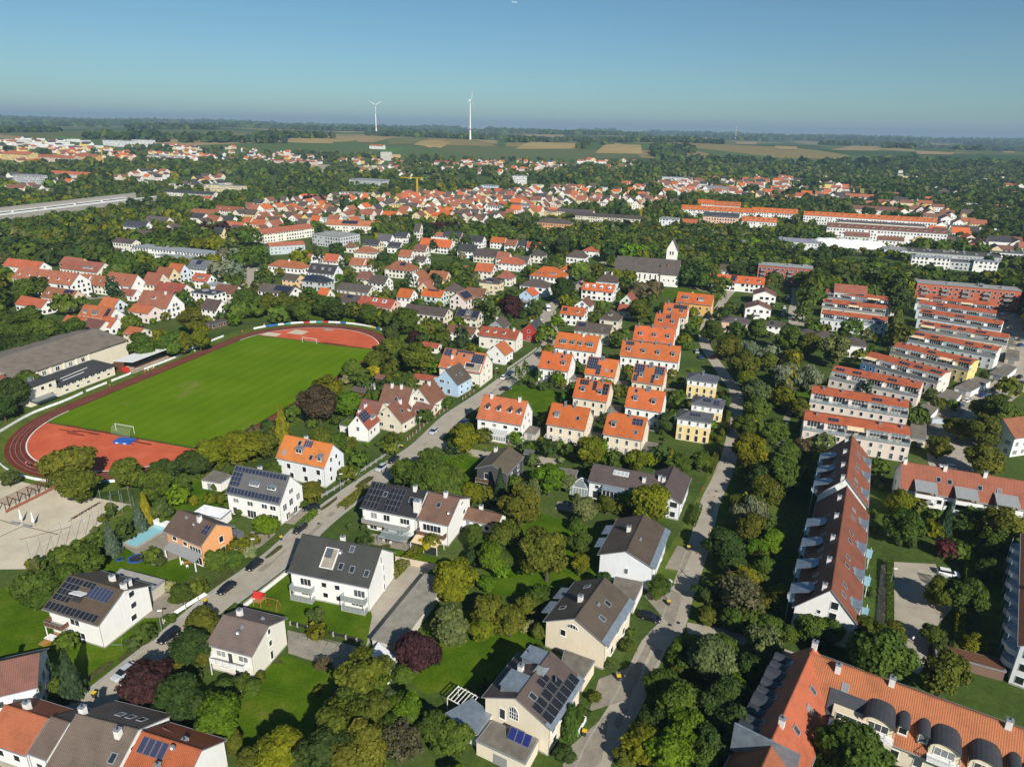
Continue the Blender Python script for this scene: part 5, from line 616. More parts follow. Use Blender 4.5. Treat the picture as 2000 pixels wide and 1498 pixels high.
ROWS=[
('r1',93.6,202.8,30.5,-21.7,'PL',0),('r2',105.7,227.7,30.7,-25.8,'PL',0),('r3',123.1,252.4,30.5,-36.8,'PL',0),('r4',145.1,273.0,29.9,-52.0,'PL',1),('r5',164.9,288.4,30.7,-49.1,'PY',0),('r6',182.7,307.3,34.5,-43.4,'LM',0),('r7',197.9,325.8,35.9,-37.4,'CR',0),('r8',211.6,351.6,36.3,-38.5,'WH',0),
('r9',222.1,371.6,36.0,-35.4,'WH',0),('r10',229.5,386.6,35.6,-27.1,'WH',0),('q1',157.8,344.5,30.4,-26.3,'WH',0),('q2',169.2,370.1,30.9,-27.0,'CR',0),('q3',180.6,395.7,37.4,-33.0,'WH',0),
]
FIELDS=[
('gold',[(56,2892),(291,2857),(212,2473),(-6,2348)]),('green',[(293,2857),(353,2926),(287,2503),(216,2457)]),('gold',[(335,2763),(461,2716),(400,2318),(248,2307)]),('gold',[(-332,2542),(-223,2496),(-238,2281),(-334,2353)]),('tan',[(-182,2815),(-85,3623),(-69,2522),(-110,2597)]),('green',[(-84,3626),(-33,3851),(-39,2440),(-81,2477)]),('olive',[(135,4158),(313,4251),(274,3816),(146,3648)]),('gold',[(-771,2508),(-625,2526),(-587,2309),(-778,2295)]),
('green',[(-981,2542),(-930,2559),(-872,2341),(-899,2321)]),('tan',[(-550,2477),(-449,2684),(-470,2377),(-523,2394)]),('olive',[(-449,2550),(-357,2828),(-324,2388),(-414,2325)]),('lime',[(-421,2236),(-346,2239),(-349,2101),(-395,2115)]),('gold',[(-337,2451),(-293,2632),(-221,2490),(-274,2267)]),('olive',[(-1291,3829),(-1131,3917),(-1067,3599),(-1156,3333)]),('tan',[(-1208,2901),(-1129,2893),(-971,2450),(-1028,2444)]),('green',[(-1528,2692),(-1422,2780),(-1195,2291),(-1252,2201)]),
('lime',[(-1341,2123),(-1269,2116),(-1204,1985),(-1261,1994)]),('tan',[(-1524,2145),(-1379,2078),(-1343,2016),(-1422,1999)]),('green',[(-1416,1990),(-1287,2037),(-1241,1961),(-1365,1916)]),('olive',[(-1168,2395),(-1112,2514),(-1034,2294),(-1088,2211)]),('olive',[(-1200,3081),(-1170,3271),(-846,2358),(-903,2332)]),('tan',[(-1105,2564),(-1208,2958),(-974,2448),(-1015,2329)]),('gold',[(390,2922),(418,2611),(371,2337),(317,2365)]),('tan',[(1282,5199),(2143,7751),(1148,4230),(1018,4148)]),
('tan',[(1262,4239),(1485,4509),(1135,3460),(1057,3503)]),('olive',[(710,4934),(974,5161),(889,4568),(625,4336)]),('gold',[(1131,3191),(1193,3103),(1000,2610),(933,2642)]),('tan',[(1432,3192),(2909,5687),(1386,2804),(1186,2767)]),('green',[(2806,5473),(3047,5142),(1665,2770),(1579,2890)]),('tan',[(1566,2865),(1646,2737),(1544,2581),(1428,2599)]),('gold',[(1012,2835),(1116,2912),(1007,2637),(931,2590)]),('gold',[(3222,4840),(3207,4698),(1863,2732),(1835,2753)]),
('green',[(2363,5231),(2659,5608),(1608,3402),(1479,3243)]),('sand',[(-395,1732),(-302,1787),(-258,1507),(-329,1438)]),('sand',[(-499,1739),(-450,1757),(-388,1510),(-418,1453)]),('olive',[(-302,397),(-298,401),(-281,378),(-281,368)]),
]
# ------------------------------------------------------------------ ground
def build_ground():
 rs = [0] + list(np.linspace(40,1500,14)) + list(np.geomspace(1600,24000,56)); na = 160
 V = [(0,0,0)]; Fc = []
 for r in rs[1:]:
  for i in range(na):
   a = 2*math.pi*i/na; x,y = r*math.sin(a),r*math.cos(a); V.append((x,y,terr(x,y)))
 for i in range(na): Fc.append((0,1+(i+1) % na,1+i))
 for k in range(len(rs)-2):
  for i in range(na):
   a,b = 1+k*na+i,1+k*na+(i+1) % na; Fc.append((a,b,b+na,a+na))
 me = bpy.data.meshes.new('ground'); me.from_pydata(V,[],Fc); me.materials.append(M['ground']); me.update()
 for p in me.polygons: p.use_smooth = True
 return tag(place(me,'ground'),kind='structure')
build_ground()
def sheet(name,pts,z,mat,kind='structure',**k):
 me = bpy.data.meshes.new(name); P = [(p[0],p[1],z) for p in pts]
 ar = sum(P[i][0]*P[(i+1) % len(P)][1]-P[(i+1) % len(P)][0]*P[i][1] for i in range(len(P)))
 if ar < 0: P.reverse()
 me.from_pydata(P,[],[tuple(range(len(P)))]); me.materials.append(M[mat]); me.update()
 return tag(place(me,name),kind=kind,**k)
def smooth_line(pts,step=3.0):
 P = [Vector((*p,0)) for p in pts]; out = []
 for i in range(len(P)-1):
  a,b,c,d = P[max(i-1,0)],P[i],P[i+1],P[min(i+2,len(P)-1)]; n = max(1,int((c-b).length/step))
  for k in range(n):
   t = k/n; out.append(.5*((2*b)+(c-a)*t+(2*a-5*b+4*c-d)*t*t+(-a+3*b-3*c+d)*t**3))
 out.append(P[-1]); return out
def strip(name,pts,lo,hi,z0,mat,z1=None,kind='structure'):
 """band between the offsets lo and hi (left positive) of a centre line; z1 makes it a raised kerb"""
 L = smooth_line(pts); V = []; Fc = []
 for i,p in enumerate(L):
  t = (L[min(i+1,len(L)-1)]-L[max(i-1,0)]).normalized(); n = Vector((-t.y,t.x,0))
  lo_,hi_ = (lo(i/(len(L)-1)) if callable(lo) else lo),(hi(i/(len(L)-1)) if callable(hi) else hi)
  for o in (hi_,lo_): q = p+n*o; V.append((q.x,q.y,z0 if z1 is None else z1))
 m = len(L)
 for i in range(m-1): Fc.append((2*i+1,2*i+3,2*i+2,2*i))
 if z1 is not None:
  V += [(x,y,z0) for x,y,z in V]; k = 2*m
  for i in range(m-1):
   Fc.append((2*i,2*i+2,2*i+2+k,2*i+k)); Fc.append((2*i+3,2*i+1,2*i+1+k,2*i+3+k))
 me = bpy.data.meshes.new(name); me.from_pydata(V,[],Fc); me.materials.append(M[mat]); me.update()
 return tag(place(me,name),kind=kind)
# fields on the hills
for col,q in FIELDS:
 V = []; Fc = []; a,b,c,d = [Vector((*p,0)) for p in q]; nu,nv = 12,10
 for j in range(nv+1):
  for i in range(nu+1):
   u,v = i/nu,j/nv; p = (a*(1-u)+b*u)*(1-v)+(d*(1-u)+c*u)*v; V.append((p.x,p.y,terr(p.x,p.y)+(.9 if p.length > 1500 else .03)))
 for j in range(nv):
  for i in range(nu): k = j*(nu+1)+i; Fc.append((k,k+nu+1,k+nu+2,k+1))
 me = bpy.data.meshes.new('field'); me.from_pydata(V,[],Fc); me.materials.append(M['f_'+col]); me.update(); tag(place(me,'field'),kind='structure')
# roads -------------------------------------------------------------
MAIN = [(-75.5,78),(-70.6,91),(-64.5,107),(-59.9,120.2),(-53.2,134.8),(-48.6,150.5),(-43.5,163),(-36.8,177),(-27.8,194.5),(-20,219),(-8.5,243),(5,274),(15.5,299),(18.5,320),(18,345),(19.5,372),(27,398),(37,423),(47,458),(57,490),(70,530)]
strip('main_road',MAIN,-3.1,3.1,.03,'asphalt')
strip('pavement',MAIN[:16],3.1,4.1,0,'kerb',.12); strip('pavement',MAIN[3:8],-4.1,-3.1,0,'kerb',.12); strip('pavement',MAIN[10:16],-4.1,-3.1,0,'kerb',.12)
LANE = [(6,62),(11.5,74),(15,83),(20.2,86.5+1),(22.3,95.5),(28.9,108.6),(33.7,114.4),(37,122.5),(40.9,131.3),(47.2,145.6),(54.8,165),(60.3,176),(65.7,187.7),(73.7,207.8),(78.2,222),(86.7,249.3),(88,271),(91.3,315),(102.5,354),(109.6,367.4),(129,413),(150,455)]
LANE = [p for i,p in enumerate(LANE) if i != 3]
strip('lane',LANE,-2.4,2.4,.03,'asphalt'); strip('gutter_stone',LANE[:12],2.4,2.62,.036,'kerb')
strip('side_street',[(-26,201),(-19,195.5),(-9,191),(2,190),(14,186.5)],-2.3,2.3,.036,'asphalt')
strip('foot_path',[(36.5,114),(44,112),(52,108),(58,104)],-1.6,1.6,.036,'asphalt')
strip('park_path',[(74,170),(80,186),(88,204),(97,224),(108,244)],-1.1,1.1,.03,'paving')
strip('court_lane',[(128,172),(135,192),(146,208),(166,226),(186,250),(206,268),(236,300),(262,340),(284,385)],-6.5,5.5,.03,'asphalt')
strip('parking_lane',[(150,352),(160,380),(175,415),(186,445)],-4,4.5,.03,'asphalt')
strip('estate_street',[(-163,364),(-161,385),(-159.5,401),(-170,437),(-182,474),(-196,520)],-4.2,4.2,.03,'asphalt')
strip('estate_lane',[(-163,366),(-185,372),(-215,388),(-260,372),(-330,400)],-2.5,2.5,.034,'asphalt2')
strip('church_street',[(57,490),(90,470),(130,420)],-2.5,2.5,.034,'asphalt2')
# yards, lawns, courts -----------------------------------------------
sheet('sand_court',[(-98.6,157),(-121.4,163.5),(-138,169),(-172,160),(-160,140),(-119.8,128),(-103,129)],.02,'sand')
sheet('hard_yard',[(-100,157),(-103.5,132),(-98,131),(-95,156)],.024,'lawn2')
sheet('slab_yard',[(-43.5,110.8),(-26.6,106),(-29.8,100.3),(-41.3,104.4)],.02,'asphalt2')
sheet('garage_yard',[(-27.6,115.4),(-30.5,123.5),(-26.2,134.5),(-17.5,131.8),(-27,106.5)],.026,'asphalt')
sheet('house_drive',[(-73,113.4),(-78.5,117),(-74,121.5),(-66,121.6),(-67.9,114)],.026,'asphalt2')
sheet('pool_drive',[(-66.5,138),(-62.6,147),(-57,145),(-58.5,139.8),(-61.5,135.5)],.026,'paving')
sheet('front_yard',[(-57,150),(-53.5,149),(-51,155),(-54.5,157)],.026,'paving')
sheet('lawn',[(-100,93),(-84,90),(-73.5,96),(-69.5,109),(-72,122),(-98,131),(-112,118)],.012,'lawn')
sheet('lawn',[(-41.6,103.9),(-30.5,99.6),(-31.5,84),(-45,82),(-51,90),(-49,98)],.012,'lawn')
sheet('lawn',[(-54,117.6),(-47.5,132),(-28,124),(-26.9,107.3),(-43.2,112)],.012,'lawn')
sheet('lawn',[(-92,137),(-98,128),(-78,122),(-70,126),(-72,134),(-84,139)],.014,'lawn')
sheet('lawn',[(-33,136),(-26,139),(-13,135),(-16,127),(-26,131)],.012,'lawn')
sheet('lawn',[(-2.6,244.5),(1.6,252),(18,247),(15.5,220),(8.6,224)],.016,'lawn')
sheet('lawn',[(-14,95),(2,100),(9,112),(-3,122),(-16,112),(-20,100)],.012,'lawn')
sheet('lawn',[(-5,122),(6,124),(24,130),(22,150),(8,157),(-6,145)],.012,'lawn')
sheet('lawn',[(-31,175),(-24,190),(-8,188),(-8,176),(-20,168)],.012,'lawn')
sheet('lawn',[(-20,205),(-10,214),(6,204),(4,193),(-12,193)],.016,'lawn2')
sheet('lawn',[(95,240),(104,262),(117,275),(128,262),(112,238)],.012,'lawn')
sheet('lawn',[(-150,340),(-110,355),(-60,342),(-38,318),(-45,300),(-60,330),(-100,345)],.012,'lawn')
sheet('lawn',[(-170,338),(-160,368),(-120,362),(-128,345)],.014,'lawn2')
sheet('lawn',[(-93,150),(-76,148),(-70,170),(-84,176),(-100,165)],.012,'lawn')
sheet('lawn',[(104,168),(112,148),(96,112),(118,100),(160,140),(150,165)],.010,'lawn2')
sheet('lawn',[(30,128),(42,148),(56,176),(66,200),(88,222),(70,150),(48,110),(34,100)],.008,'lawn2')
sheet('lawn',[(80,425),(120,440),(140,420),(110,400)],.012,'lawn')
sheet('courtyard',[(91,138.5),(100.5,138),(95,122),(86,114),(78,102),(73.5,104.5),(79.3,115.6)],.026,'asphalt')
sheet('walk',[(87.2,137),(88.8,137.6),(76.6,113),(74.8,114.5)],.026,'paving')
sheet('house_court',[(29.6,123.8),(33.5,113.5),(38,124.5),(33,128.5)],.034,'asphalt2')
sheet('house_court',[(17,99.5),(25.5,104),(22,95),(14.5,92)],.034,'asphalt2')
sheet('house_court',[(10,84),(18,92),(15.5,82),(8,76)],.034,'asphalt2')
sheet('house_court',[(36,134),(41,143.5),(44.5,142),(40,133)],.034,'paving')
sheet('terrace_floor',[(13,163.5),(22,160),(21,156.5),(12,159.5)],.03,'paving')
sheet('terrace_floor',[(-33.5,146),(-20,141.5),(-21.5,138),(-35,142)],.03,'paving')
sheet('terrace_floor',[(-92.3,139.3),(-83.5,149),(-82,147),(-76,134),(-80,131)],.03,'paving')
sheet('parking_yard',[(132,208),(145,195),(158,221),(186,256),(176,262),(150,236)],.026,'asphalt2')
sheet('parking_yard',[(196,262),(212,276),(246,318),(290,390),(262,392),(236,330),(210,290)],.026,'asphalt2')
# large paving slabs of the yard, each its own piece
yard = bpy.data.objects['slab_yard']; ya,yb,yc,yd = [Vector((*p,0)) for p in ((-43.2,110.3),(-27.2,105.8),(-30.1,100.8),(-41,104.6))]
for j in range(4):
 off = .5*(j % 2)
 for i in range(8):
  def yp(u,v): return (ya*(1-u)+yb*u)*(1-v)+(yd*(1-u)+yc*u)*v
  u0,u1 = max(0,(i-off)/7.5+.004),min(1,(i+1-off)/7.5-.004); v0,v1 = j/4+.012,(j+1)/4-.012
  if u1-u0 < .04: continue
  q = [yp(u0,v0),yp(u0,v1),yp(u1,v1),yp(u1,v0)]; z = .05+rng.uniform(0,.02)
  MB().add([(p.x,p.y,z) for p in q]+[(p.x,p.y,.02) for p in q],[(0,1,2,3),(0,4,5,1),(1,5,6,2),(2,6,7,3),(3,7,4,0)]).obj('slab',M['slab'],yard)
# ------------------------------------------------------------------ sports ground (local x along the straights)
TO,TR_ = (-107.13,251.29),R(73)
def tl(x,y):
 c,s = math.cos(TR_),math.sin(TR_); return (TO[0]+c*x-s*y,TO[1]+s*x+c*y)
def stad(r,hl=45,n=40):
 out = []
 for i in range(n+1): a = -math.pi/2+math.pi*i/n; out.append((hl+r*math.cos(a),r*math.sin(a)))
 for i in range(n+1): a = math.pi/2+math.pi*i/n; out.append((-hl+r*math.cos(a),r*math.sin(a)))
 return out
def ring(name,r0,r1,z,mat,kind='structure',a0=0,a1=None):
 A,B = stad(r0),stad(r1); n = len(A); idx = range(n) if a1 is None else range(a0,a1)
 V = [(*tl(*p),z) for p in A]+[(*tl(*p),z) for p in B]
 me = bpy.data.meshes.new(name); me.from_pydata(V,[],[(i,n+i,n+(i+1) % n,(i+1) % n) for i in idx]); me.materials.append(M[mat]); me.update()
 return tag(place(me,name),kind=kind)
ring('track_verge',38.6,46,.006,'lawn2'); ring('running_track',33.6,39.0,.016,'track')
for i in range(1,4): ring('lane_line',33.6+i*1.3,33.68+i*1.3,.022,'kerb')
ring('track_kerb',33.25,33.6,.05,'white','structure',0,40); ring('track_kerb',33.25,33.6,.05,'white','structure',41,81)
sheet('pitch',[tl(-54,-33.2),tl(54,-33.2),tl(54,33.2),tl(-54,33.2)],.012,'pitch')
for s in (-1,1):
 D = [p for p in stad(33.25) if p[0]*s > 54]
 sheet('red_field',[tl(*p) for p in D],.014,'redarea')
for q in ([(55.5,30),(61,30),(61,22),(56,22)],[(62.8,21),(70,20),(69,12.5),(63,12.5)]): sheet('sand_pit',[tl(*p) for p in q],.02,'sand')
sheet('throwing_pad',[tl(*p) for p in [(73.8,7.8),(76.4,7.6),(76.2,3),(73.8,3)]],.02,'kerb')
for k in range(26):      # dark worn patches of the red surface
 s = -1 if k < 17 else 1
 x,y = s*(rng.uniform(54.3,59) if k < 17 else rng.uniform(54.3,56)),rng.uniform(-14,22) if k < 17 else rng.uniform(-26,0)
 lx,ly = rng.uniform(.2,.9),rng.uniform(1,4.5)
 sheet('worn_patch',[tl(x-lx*rng.uniform(.5,1),y-ly),tl(x+lx,y-ly*rng.uniform(.4,1)),tl(x+lx*rng.uniform(.4,1),y+ly),tl(x-lx,y+ly*rng.uniform(.5,1))],.019+.0002*k,'track')
# boards round the track
bm = MB().box(-1.2,1.2,-.04,.04,.12,.95).mesh('board',[M['paint']]); bp = MB().box(-.05,.05,-.05,.05,0,1.0).mesh('post',[M['trim']])
bar = thing('perimeter_barrier',(*TO,0),TR_,'low white advertising barrier running round the outside of the red track','barrier')
adc = [(.02,.12,.45),(.5,.03,.03),(.05,.3,.35),(.8,.65,.1)]
def boards(pts,ad=0):
 L = smooth_line(pts,2.46)
 for a,b in zip(L,L[1:]):
  m_ = (a+b)/2; t = (b-a); c = (.82,.83,.82)
  if ad and rng.random() < ad: c = rng.choice(adc)
  o = place(bm,'board',bar,(m_.x,m_.y,0),(0,0,math.atan2(t.y,t.x)),c); o.scale = (t.length/2.46,1,1)
  place(bp,'post',bar,(a.x,a.y,0))
boards([(-66,38),(-52,42),(-39.5,41.8),(-31,42.6)]); boards([(-29.5,42.8),(-20,43)]); boards([(-18,43),(-8.5,43)]); boards([(-3,42),(12,41.6),(18,42)],0); boards([(21,43.5),(32,44),(47,44)])
fa = [(45+42.8*math.cos(a),42.8*math.sin(a)) for a in np.linspace(1.15,-.72,14)]; boards(fa,.3)
na = [(-45+41*math.cos(a),41*math.sin(a)) for a in np.linspace(2.55,4.5,14)]; boards(na,.12)
def goal(x,y,s,lab):
 g = thing('goal',(*tl(x,y),0),TR_,lab,'goal','football goals on the pitch')
 MB().tube((0,-3.66,0),(0,-3.66,2.44),.07).tube((0,3.66,0),(0,3.66,2.44),.07).tube((0,-3.73,2.44),(0,3.73,2.44),.07).obj('goal_frame',M['white'],g)
 MB().tube((0,-3.66,2.44),(s*1.6,-3.66,1.9),.03).tube((0,3.66,2.44),(s*1.6,3.66,1.9),.03).tube((s*1.6,-3.66,1.9),(s*2,-3.66,0),.03).tube((s*1.6,3.66,1.9),(s*2,3.66,0),.03).tube((s*2,-3.66,.05),(s*2,3.66,.05),.03).obj('net_stay',M['trim'],g)
 n = MB()
 for k in range(19): yy = -3.6+k*.4; n.tube((0,yy,2.4),(s*1.6,yy,1.9),.008,3).tube((s*1.6,yy,1.9),(s*2,yy,0),.008,3)
 for k in range(5): t = k/4; n.tube((s*(1.6+.4*t),-3.6,1.9-1.9*t),(s*(1.6+.4*t),3.6,1.9-1.9*t),.008,3)
 n.obj('net',M['white'],g)
goal(-52.4,1.8,-1,'white football goal at the near end beside the red high-jump area'); goal(52.6,1.6,1,'white football goal at the far end before the sand pits')
jm = thing('high_jump_mat',(*tl(-58.3,-3.8),0),TR_+R(8),'bright blue high-jump landing mat on the red tartan','mat')
MB().box(-1.7,1.7,-2.7,2.7,.05,.75).obj('mat_block',M['blue'],jm); MB().box(-1.72,-1.68,-1.8,-.8,.2,.5).box(-1.72,-1.68,.8,1.8,.2,.5).obj('label_patch',M['white'],jm)
# runners, walkers ---------------------------------------------------
def person_mesh(pose):
 sk = {'pelvis': (0,0,.92),'waist': (0,0,1.08),'chest': (0,.02,1.32),'neck': (0,.02,1.5),'head': (0,.03,1.62),'top': (0,.03,1.74)}
 f = pose
 for s,nm in ((-1,'l'),(1,'r')):
  sw = f*s
  sk[nm+'hip'] = (s*.10,0,.88); sk[nm+'knee'] = (s*.11,.22*sw+.04,.5); sk[nm+'ank'] = (s*.11,.34*sw-.04-.10*abs(f)*(sw < 0),.09+.18*(1 if sw < 0 else 0)*abs(f)); sk[nm+'toe'] = (s*.12,.34*sw+.13,.04+.12*(1 if sw < 0 else 0)*abs(f))
  sk[nm+'sh'] = (s*.19,.01,1.42); sk[nm+'elb'] = (s*.25,-.16*sw,1.16); sk[nm+'wri'] = (s*.23,-.10*sw+.14*abs(f)+.05,1.0+.14*abs(f)); sk[nm+'hand'] = (s*.22,-.08*sw+.2*abs(f)+.06,.93+.18*abs(f))
 E_ = [('pelvis','waist'),('waist','chest'),('chest','neck'),('neck','head'),('head','top')]
 for nm in 'lr': E_ += [('pelvis',nm+'hip'),(nm+'hip',nm+'knee'),(nm+'knee',nm+'ank'),(nm+'ank',nm+'toe'),('chest',nm+'sh'),(nm+'sh',nm+'elb'),(nm+'elb',nm+'wri'),(nm+'wri',nm+'hand')]
 rad = dict(pelvis=.15,waist=.14,chest=.17,neck=.065,head=.105,top=.07,hip=.10,knee=.065,ank=.045,toe=.04,sh=.075,elb=.05,wri=.035,hand=.035)
 ks = list(sk); me = bpy.data.meshes.new('person'); me.from_pydata([sk[k] for k in ks],[(ks.index(a),ks.index(b)) for a,b in E_],[])
 o = bpy.data.objects.new('person_src',me); COL.objects.link(o); md = o.modifiers.new('s','SKIN'); o.modifiers.new('d','SUBSURF').levels = 1
 for i,k in enumerate(ks):
  r = rad.get(k,rad.get(k[1:],.06)); me.skin_vertices[0].data[i].radius = (r,r*.8 if k in ('chest','pelvis','waist') else r); me.skin_vertices[0].data[i].use_root = (k == 'pelvis')
 dg = bpy.context.evaluated_depsgraph_get(); out = bpy.data.meshes.new_from_object(o.evaluated_get(dg)); out.name = 'person'
 bpy.data.objects.remove(o); out.materials.clear(); out.materials.append(M['cloth'])
 for p in out.polygons: p.use_smooth = True
 return out
def cloth_mat():
 m,n,b = newmat('clothes'); oi = N(n,'ShaderNodeObjectInfo'); sx = N(n,'ShaderNodeSeparateXYZ'); n.links.new(objc(n),sx.inputs[0]); z = sx.outputs[2]
 leg = mixc(n,math_node(n,'LESS_THAN',z,.55),mixc(n,math_node(n,'GREATER_THAN',oi.outputs['Random'],.5),(.03,.03,.05),(.02,.02,.02)),(.45,.27,.19))
 top = mixc(n,math_node(n,'GREATER_THAN',z,.95),leg,oi.outputs['Color'])
 skin = mixc(n,math_node(n,'GREATER_THAN',z,1.47),top,(.45,.27,.19))
 n.links.new(mixc(n,math_node(n,'GREATER_THAN',z,1.68),skin,(.05,.03,.02)),b.inputs['Base Color']); b.inputs['Roughness'].default_value = .8; return m
M['cloth'] = cloth_mat()
walk,run = person_mesh(.55),person_mesh(1.0)
def person(me,x,y,rz,col,label): tag(place(me,'person',None,(x,y,.03),(0,0,rz),col),label,'person')
for x,y,a,c,lab in [(-7,37.5,3.1,(.6,.05,.05),'person in red shirt walking on the track before the grandstand'),(-4.6,38.2,0,(.75,.75,.75),'person in white shirt at the grandstand barrier, leftmost of the group'),(-3.2,37.6,0,(.6,.05,.05),'person in dark red shirt in the middle of the grandstand group'),
 (-1.9,38,0,(.8,.5,.1),'person in yellow top on the track before the grandstand'),(.2,38.4,0,(.03,.03,.05),'person in black top at the right end of the grandstand group'),(-23.5,37.8,0,(.55,.06,.08),'person in red top walking on the track before the low annex'),
 (22,38.6,0,(.8,.8,.8),'person in white top at the barrier right of the grandstand'),(54,39,0,(.55,.08,.1),'person in red top on the track at the far left bend'),(68,37,0,(.8,.8,.8),'person in white top with dark legs on the far bend, leftmost runner'),(82,5,0,(.1,.15,.6),'runner in blue on the top of the far bend'),
 (73,-27.5,0,(.3,.03,.03),'runner in dark red on the right of the far bend'),(71.8,-29,0,(.8,.8,.8),'runner in white on the right of the far bend'),(67,-31,0,(.7,.68,.6),'runner in pale top leaving the far bend'),(58,-35.6,0,(.8,.7,.7),'walker in pink and white beside the far end of the pitch'),
 (-80.5,9,0,(.6,.08,.12),'runner in red on the near left bend'),(-80.8,7.4,0,(.03,.03,.04),'runner in black beside the red one on the near left bend'),(-41,-36.5,0,(.82,.82,.82),'person in white on the near straight beside the golden conifer')]:
 p = tl(x,y); person(run if 'runner' in lab else walk,p[0],p[1],TR_+a,c,lab)
person(walk,80.4,110.9,.4,(.7,.7,.72),'person in pale jacket and dark trousers crossing the grey courtyard')
person(walk,-7.5,192,1.2,(.05,.05,.08),'person in dark clothes walking on the side street by the hedge')
# ------------------------------------------------------------------ house kit
WIN = {}
def win_meshes(w,h):
 k = (round(w,2),round(h,2))
 if k not in WIN:
  f = .08; b = MB()
  b.box(-w/2-f,w/2+f,-.07,.0,-h/2-f,-h/2).box(-w/2-f,w/2+f,-.07,.0,h/2,h/2+f).box(-w/2-f,-w/2,-.07,0,-h/2,h/2).box(w/2,w/2+f,-.07,0,-h/2,h/2)
  if w > 1.0:
   n = int(round(w/.9))
   for i in range(1,n): x = -w/2+w*i/n; b.box(x-.04,x+.04,-.065,0,-h/2,h/2)
  b.box(-w/2-.15,w/2+.15,-.16,0,-h/2-f-.05,-h/2-f)
  WIN[k] = (b.mesh('window',[M['white']]),MB().box(-w/2,w/2,-.03,.0,-h/2,h/2).mesh('pane',[M['glass']]))
 return WIN[k]
def window(parent,loc,rz,w,h,name='window'):
 fm,pm = win_meshes(w,h); o = place(fm,name,parent,loc,(0,0,rz)); place(pm,'pane',o); return o
SKY = None
PAN = {}
SHORT = {}        # short phrase for neighbours' labels
FOOT = []         # footprints (x, y, ang, L/2, W/2) for keeping plants out
class House: pass
def slope_frame(h,side,u,v,lift=0.0):
 th = math.atan2(h.zr-h.ze,h.W/2); x = -h.L/2+u*h.L; yy = h.W/2*(1-v); z = h.ze+(h.zr-h.ze)*v
 nz,ny = math.cos(th),math.sin(th)
 if side == 'F': return (x,-yy-ny*lift,z+nz*lift),(th,0,0)
 return (x,yy+ny*lift,z+nz*lift),(th,0,math.pi)
def wall_pt(h,side,u,z):
 if side == 'F': return (-h.lx+u*2*h.lx,-h.ly,z),0
 if side == 'B': return (h.lx-u*2*h.lx,h.ly,z),math.pi
 if side == 'R': return (h.lx,-h.ly+u*2*h.ly,z),math.pi/2
 return (-h.lx,h.ly-u*2*h.ly,z),-math.pi/2
def wall_len(h,side): return 2*h.lx if side in 'FB' else 2*h.ly
def f_chimney(h,side,u,v,mat='plaster',s=.42,up=1.3,name='chimney'):
 p,r = slope_frame(h,side,u,v); b = MB().box(-s,s,-s,s,-1.0 if s < .7 else -7.5,up,0).box(-s-.07,s+.07,-s-.07,s+.07,up,up+.12,1)
 o = b.obj(name,[M[mat],M['trim']],h.root,p,(0,0,0),(.72,.70,.66)); MB().cyl(0,0,up+.12,up+.42,.16,.12,8).obj('flue',M['dark'],o); return o
def f_sky(h,side,u,v):
 global SKY
 if SKY is None: SKY = (MB().box(-.55,.55,-.75,-.62,-.05,.12).box(-.55,.55,.62,.75,-.05,.12).box(-.55,-.44,-.62,.62,-.05,.12).box(.44,.55,-.62,.62,-.05,.12).mesh('skylight',[M['trim']]),MB().box(-.44,.44,-.62,.62,-.05,.08).mesh('pane',[M['glass']]))
 p,r = slope_frame(h,side,u,v); o = place(SKY[0],'skylight',h.root,p,r); place(SKY[1],'pane',o)
def f_panels(h,side,u0,u1,v0,v1,nu,nv,thermal=False):
 sl = math.hypot(h.W/2,h.zr-h.ze); w = (u1-u0)*h.L/nu; l = (v1-v0)*sl/nv; k = (round(w,2),round(l,2),thermal)
 if k not in PAN:
  g = .02 if not thermal else .05
  PAN[k] = MB().box(-w/2+g,w/2-g,-l/2+g,l/2-g,0,.05,0).box(-w/2+g+.035,w/2-g-.035,-l/2+g+.035,l/2-g-.035,.05,.056,1).mesh('solar_panel',[M['cellframe'],M['cell']])
 col = (.030,.040,.085) if thermal else h.pcol
 if h.near:
  for j in range(nv):
   for i in range(nu):
    uu,vv = u0+(u1-u0)*(i+.5)/nu,v0+(v1-v0)*(j+.5)/nv
    if side == 'B': uu = uu
    p,r = slope_frame(h,side,uu,vv,.12); place(PAN[k],'solar_panel' if not thermal else 'collector',h.root,p,r,col)
 else:
  b = MB()
  for j in range(nv):
   for i in range(nu):
    x,y = (i+.5-nu/2)*w,(j+.5-nv/2)*l; b.box(x-w/2+.03,x+w/2-.03,y-l/2+.03,y+l/2-.03,0,.06)
  p,r = slope_frame(h,side,(u0+u1)/2,(v0+v1)/2,.1); tag(b.obj('solar_panels',M['cell'],h.root,p,r,col),kind='stuff')
def f_dish(h,side,u,v):
 p,r = slope_frame(h,side,u,v); o = MB().tube((0,0,-.2),(0,0,.8),.03).obj('dish_mast',M['trim'],h.root,p)
 b = MB(); n = 14; V = [(0,.12,0)]
 for k,(rr,d) in enumerate(((.25,.09),(.45,0))): V += [(rr*math.cos(2*math.pi*i/n),d,rr*math.sin(2*math.pi*i/n)) for i in range(n)]
 Fc = [(0,1+i,1+(i+1) % n) for i in range(n)]+[(1+i,1+n+i,1+n+(i+1) % n,1+(i+1) % n) for i in range(n)]
 b.add(V,Fc); b.obj('dish',M['rim'],o,(0,-.15,.85),(-.3,0,.3))
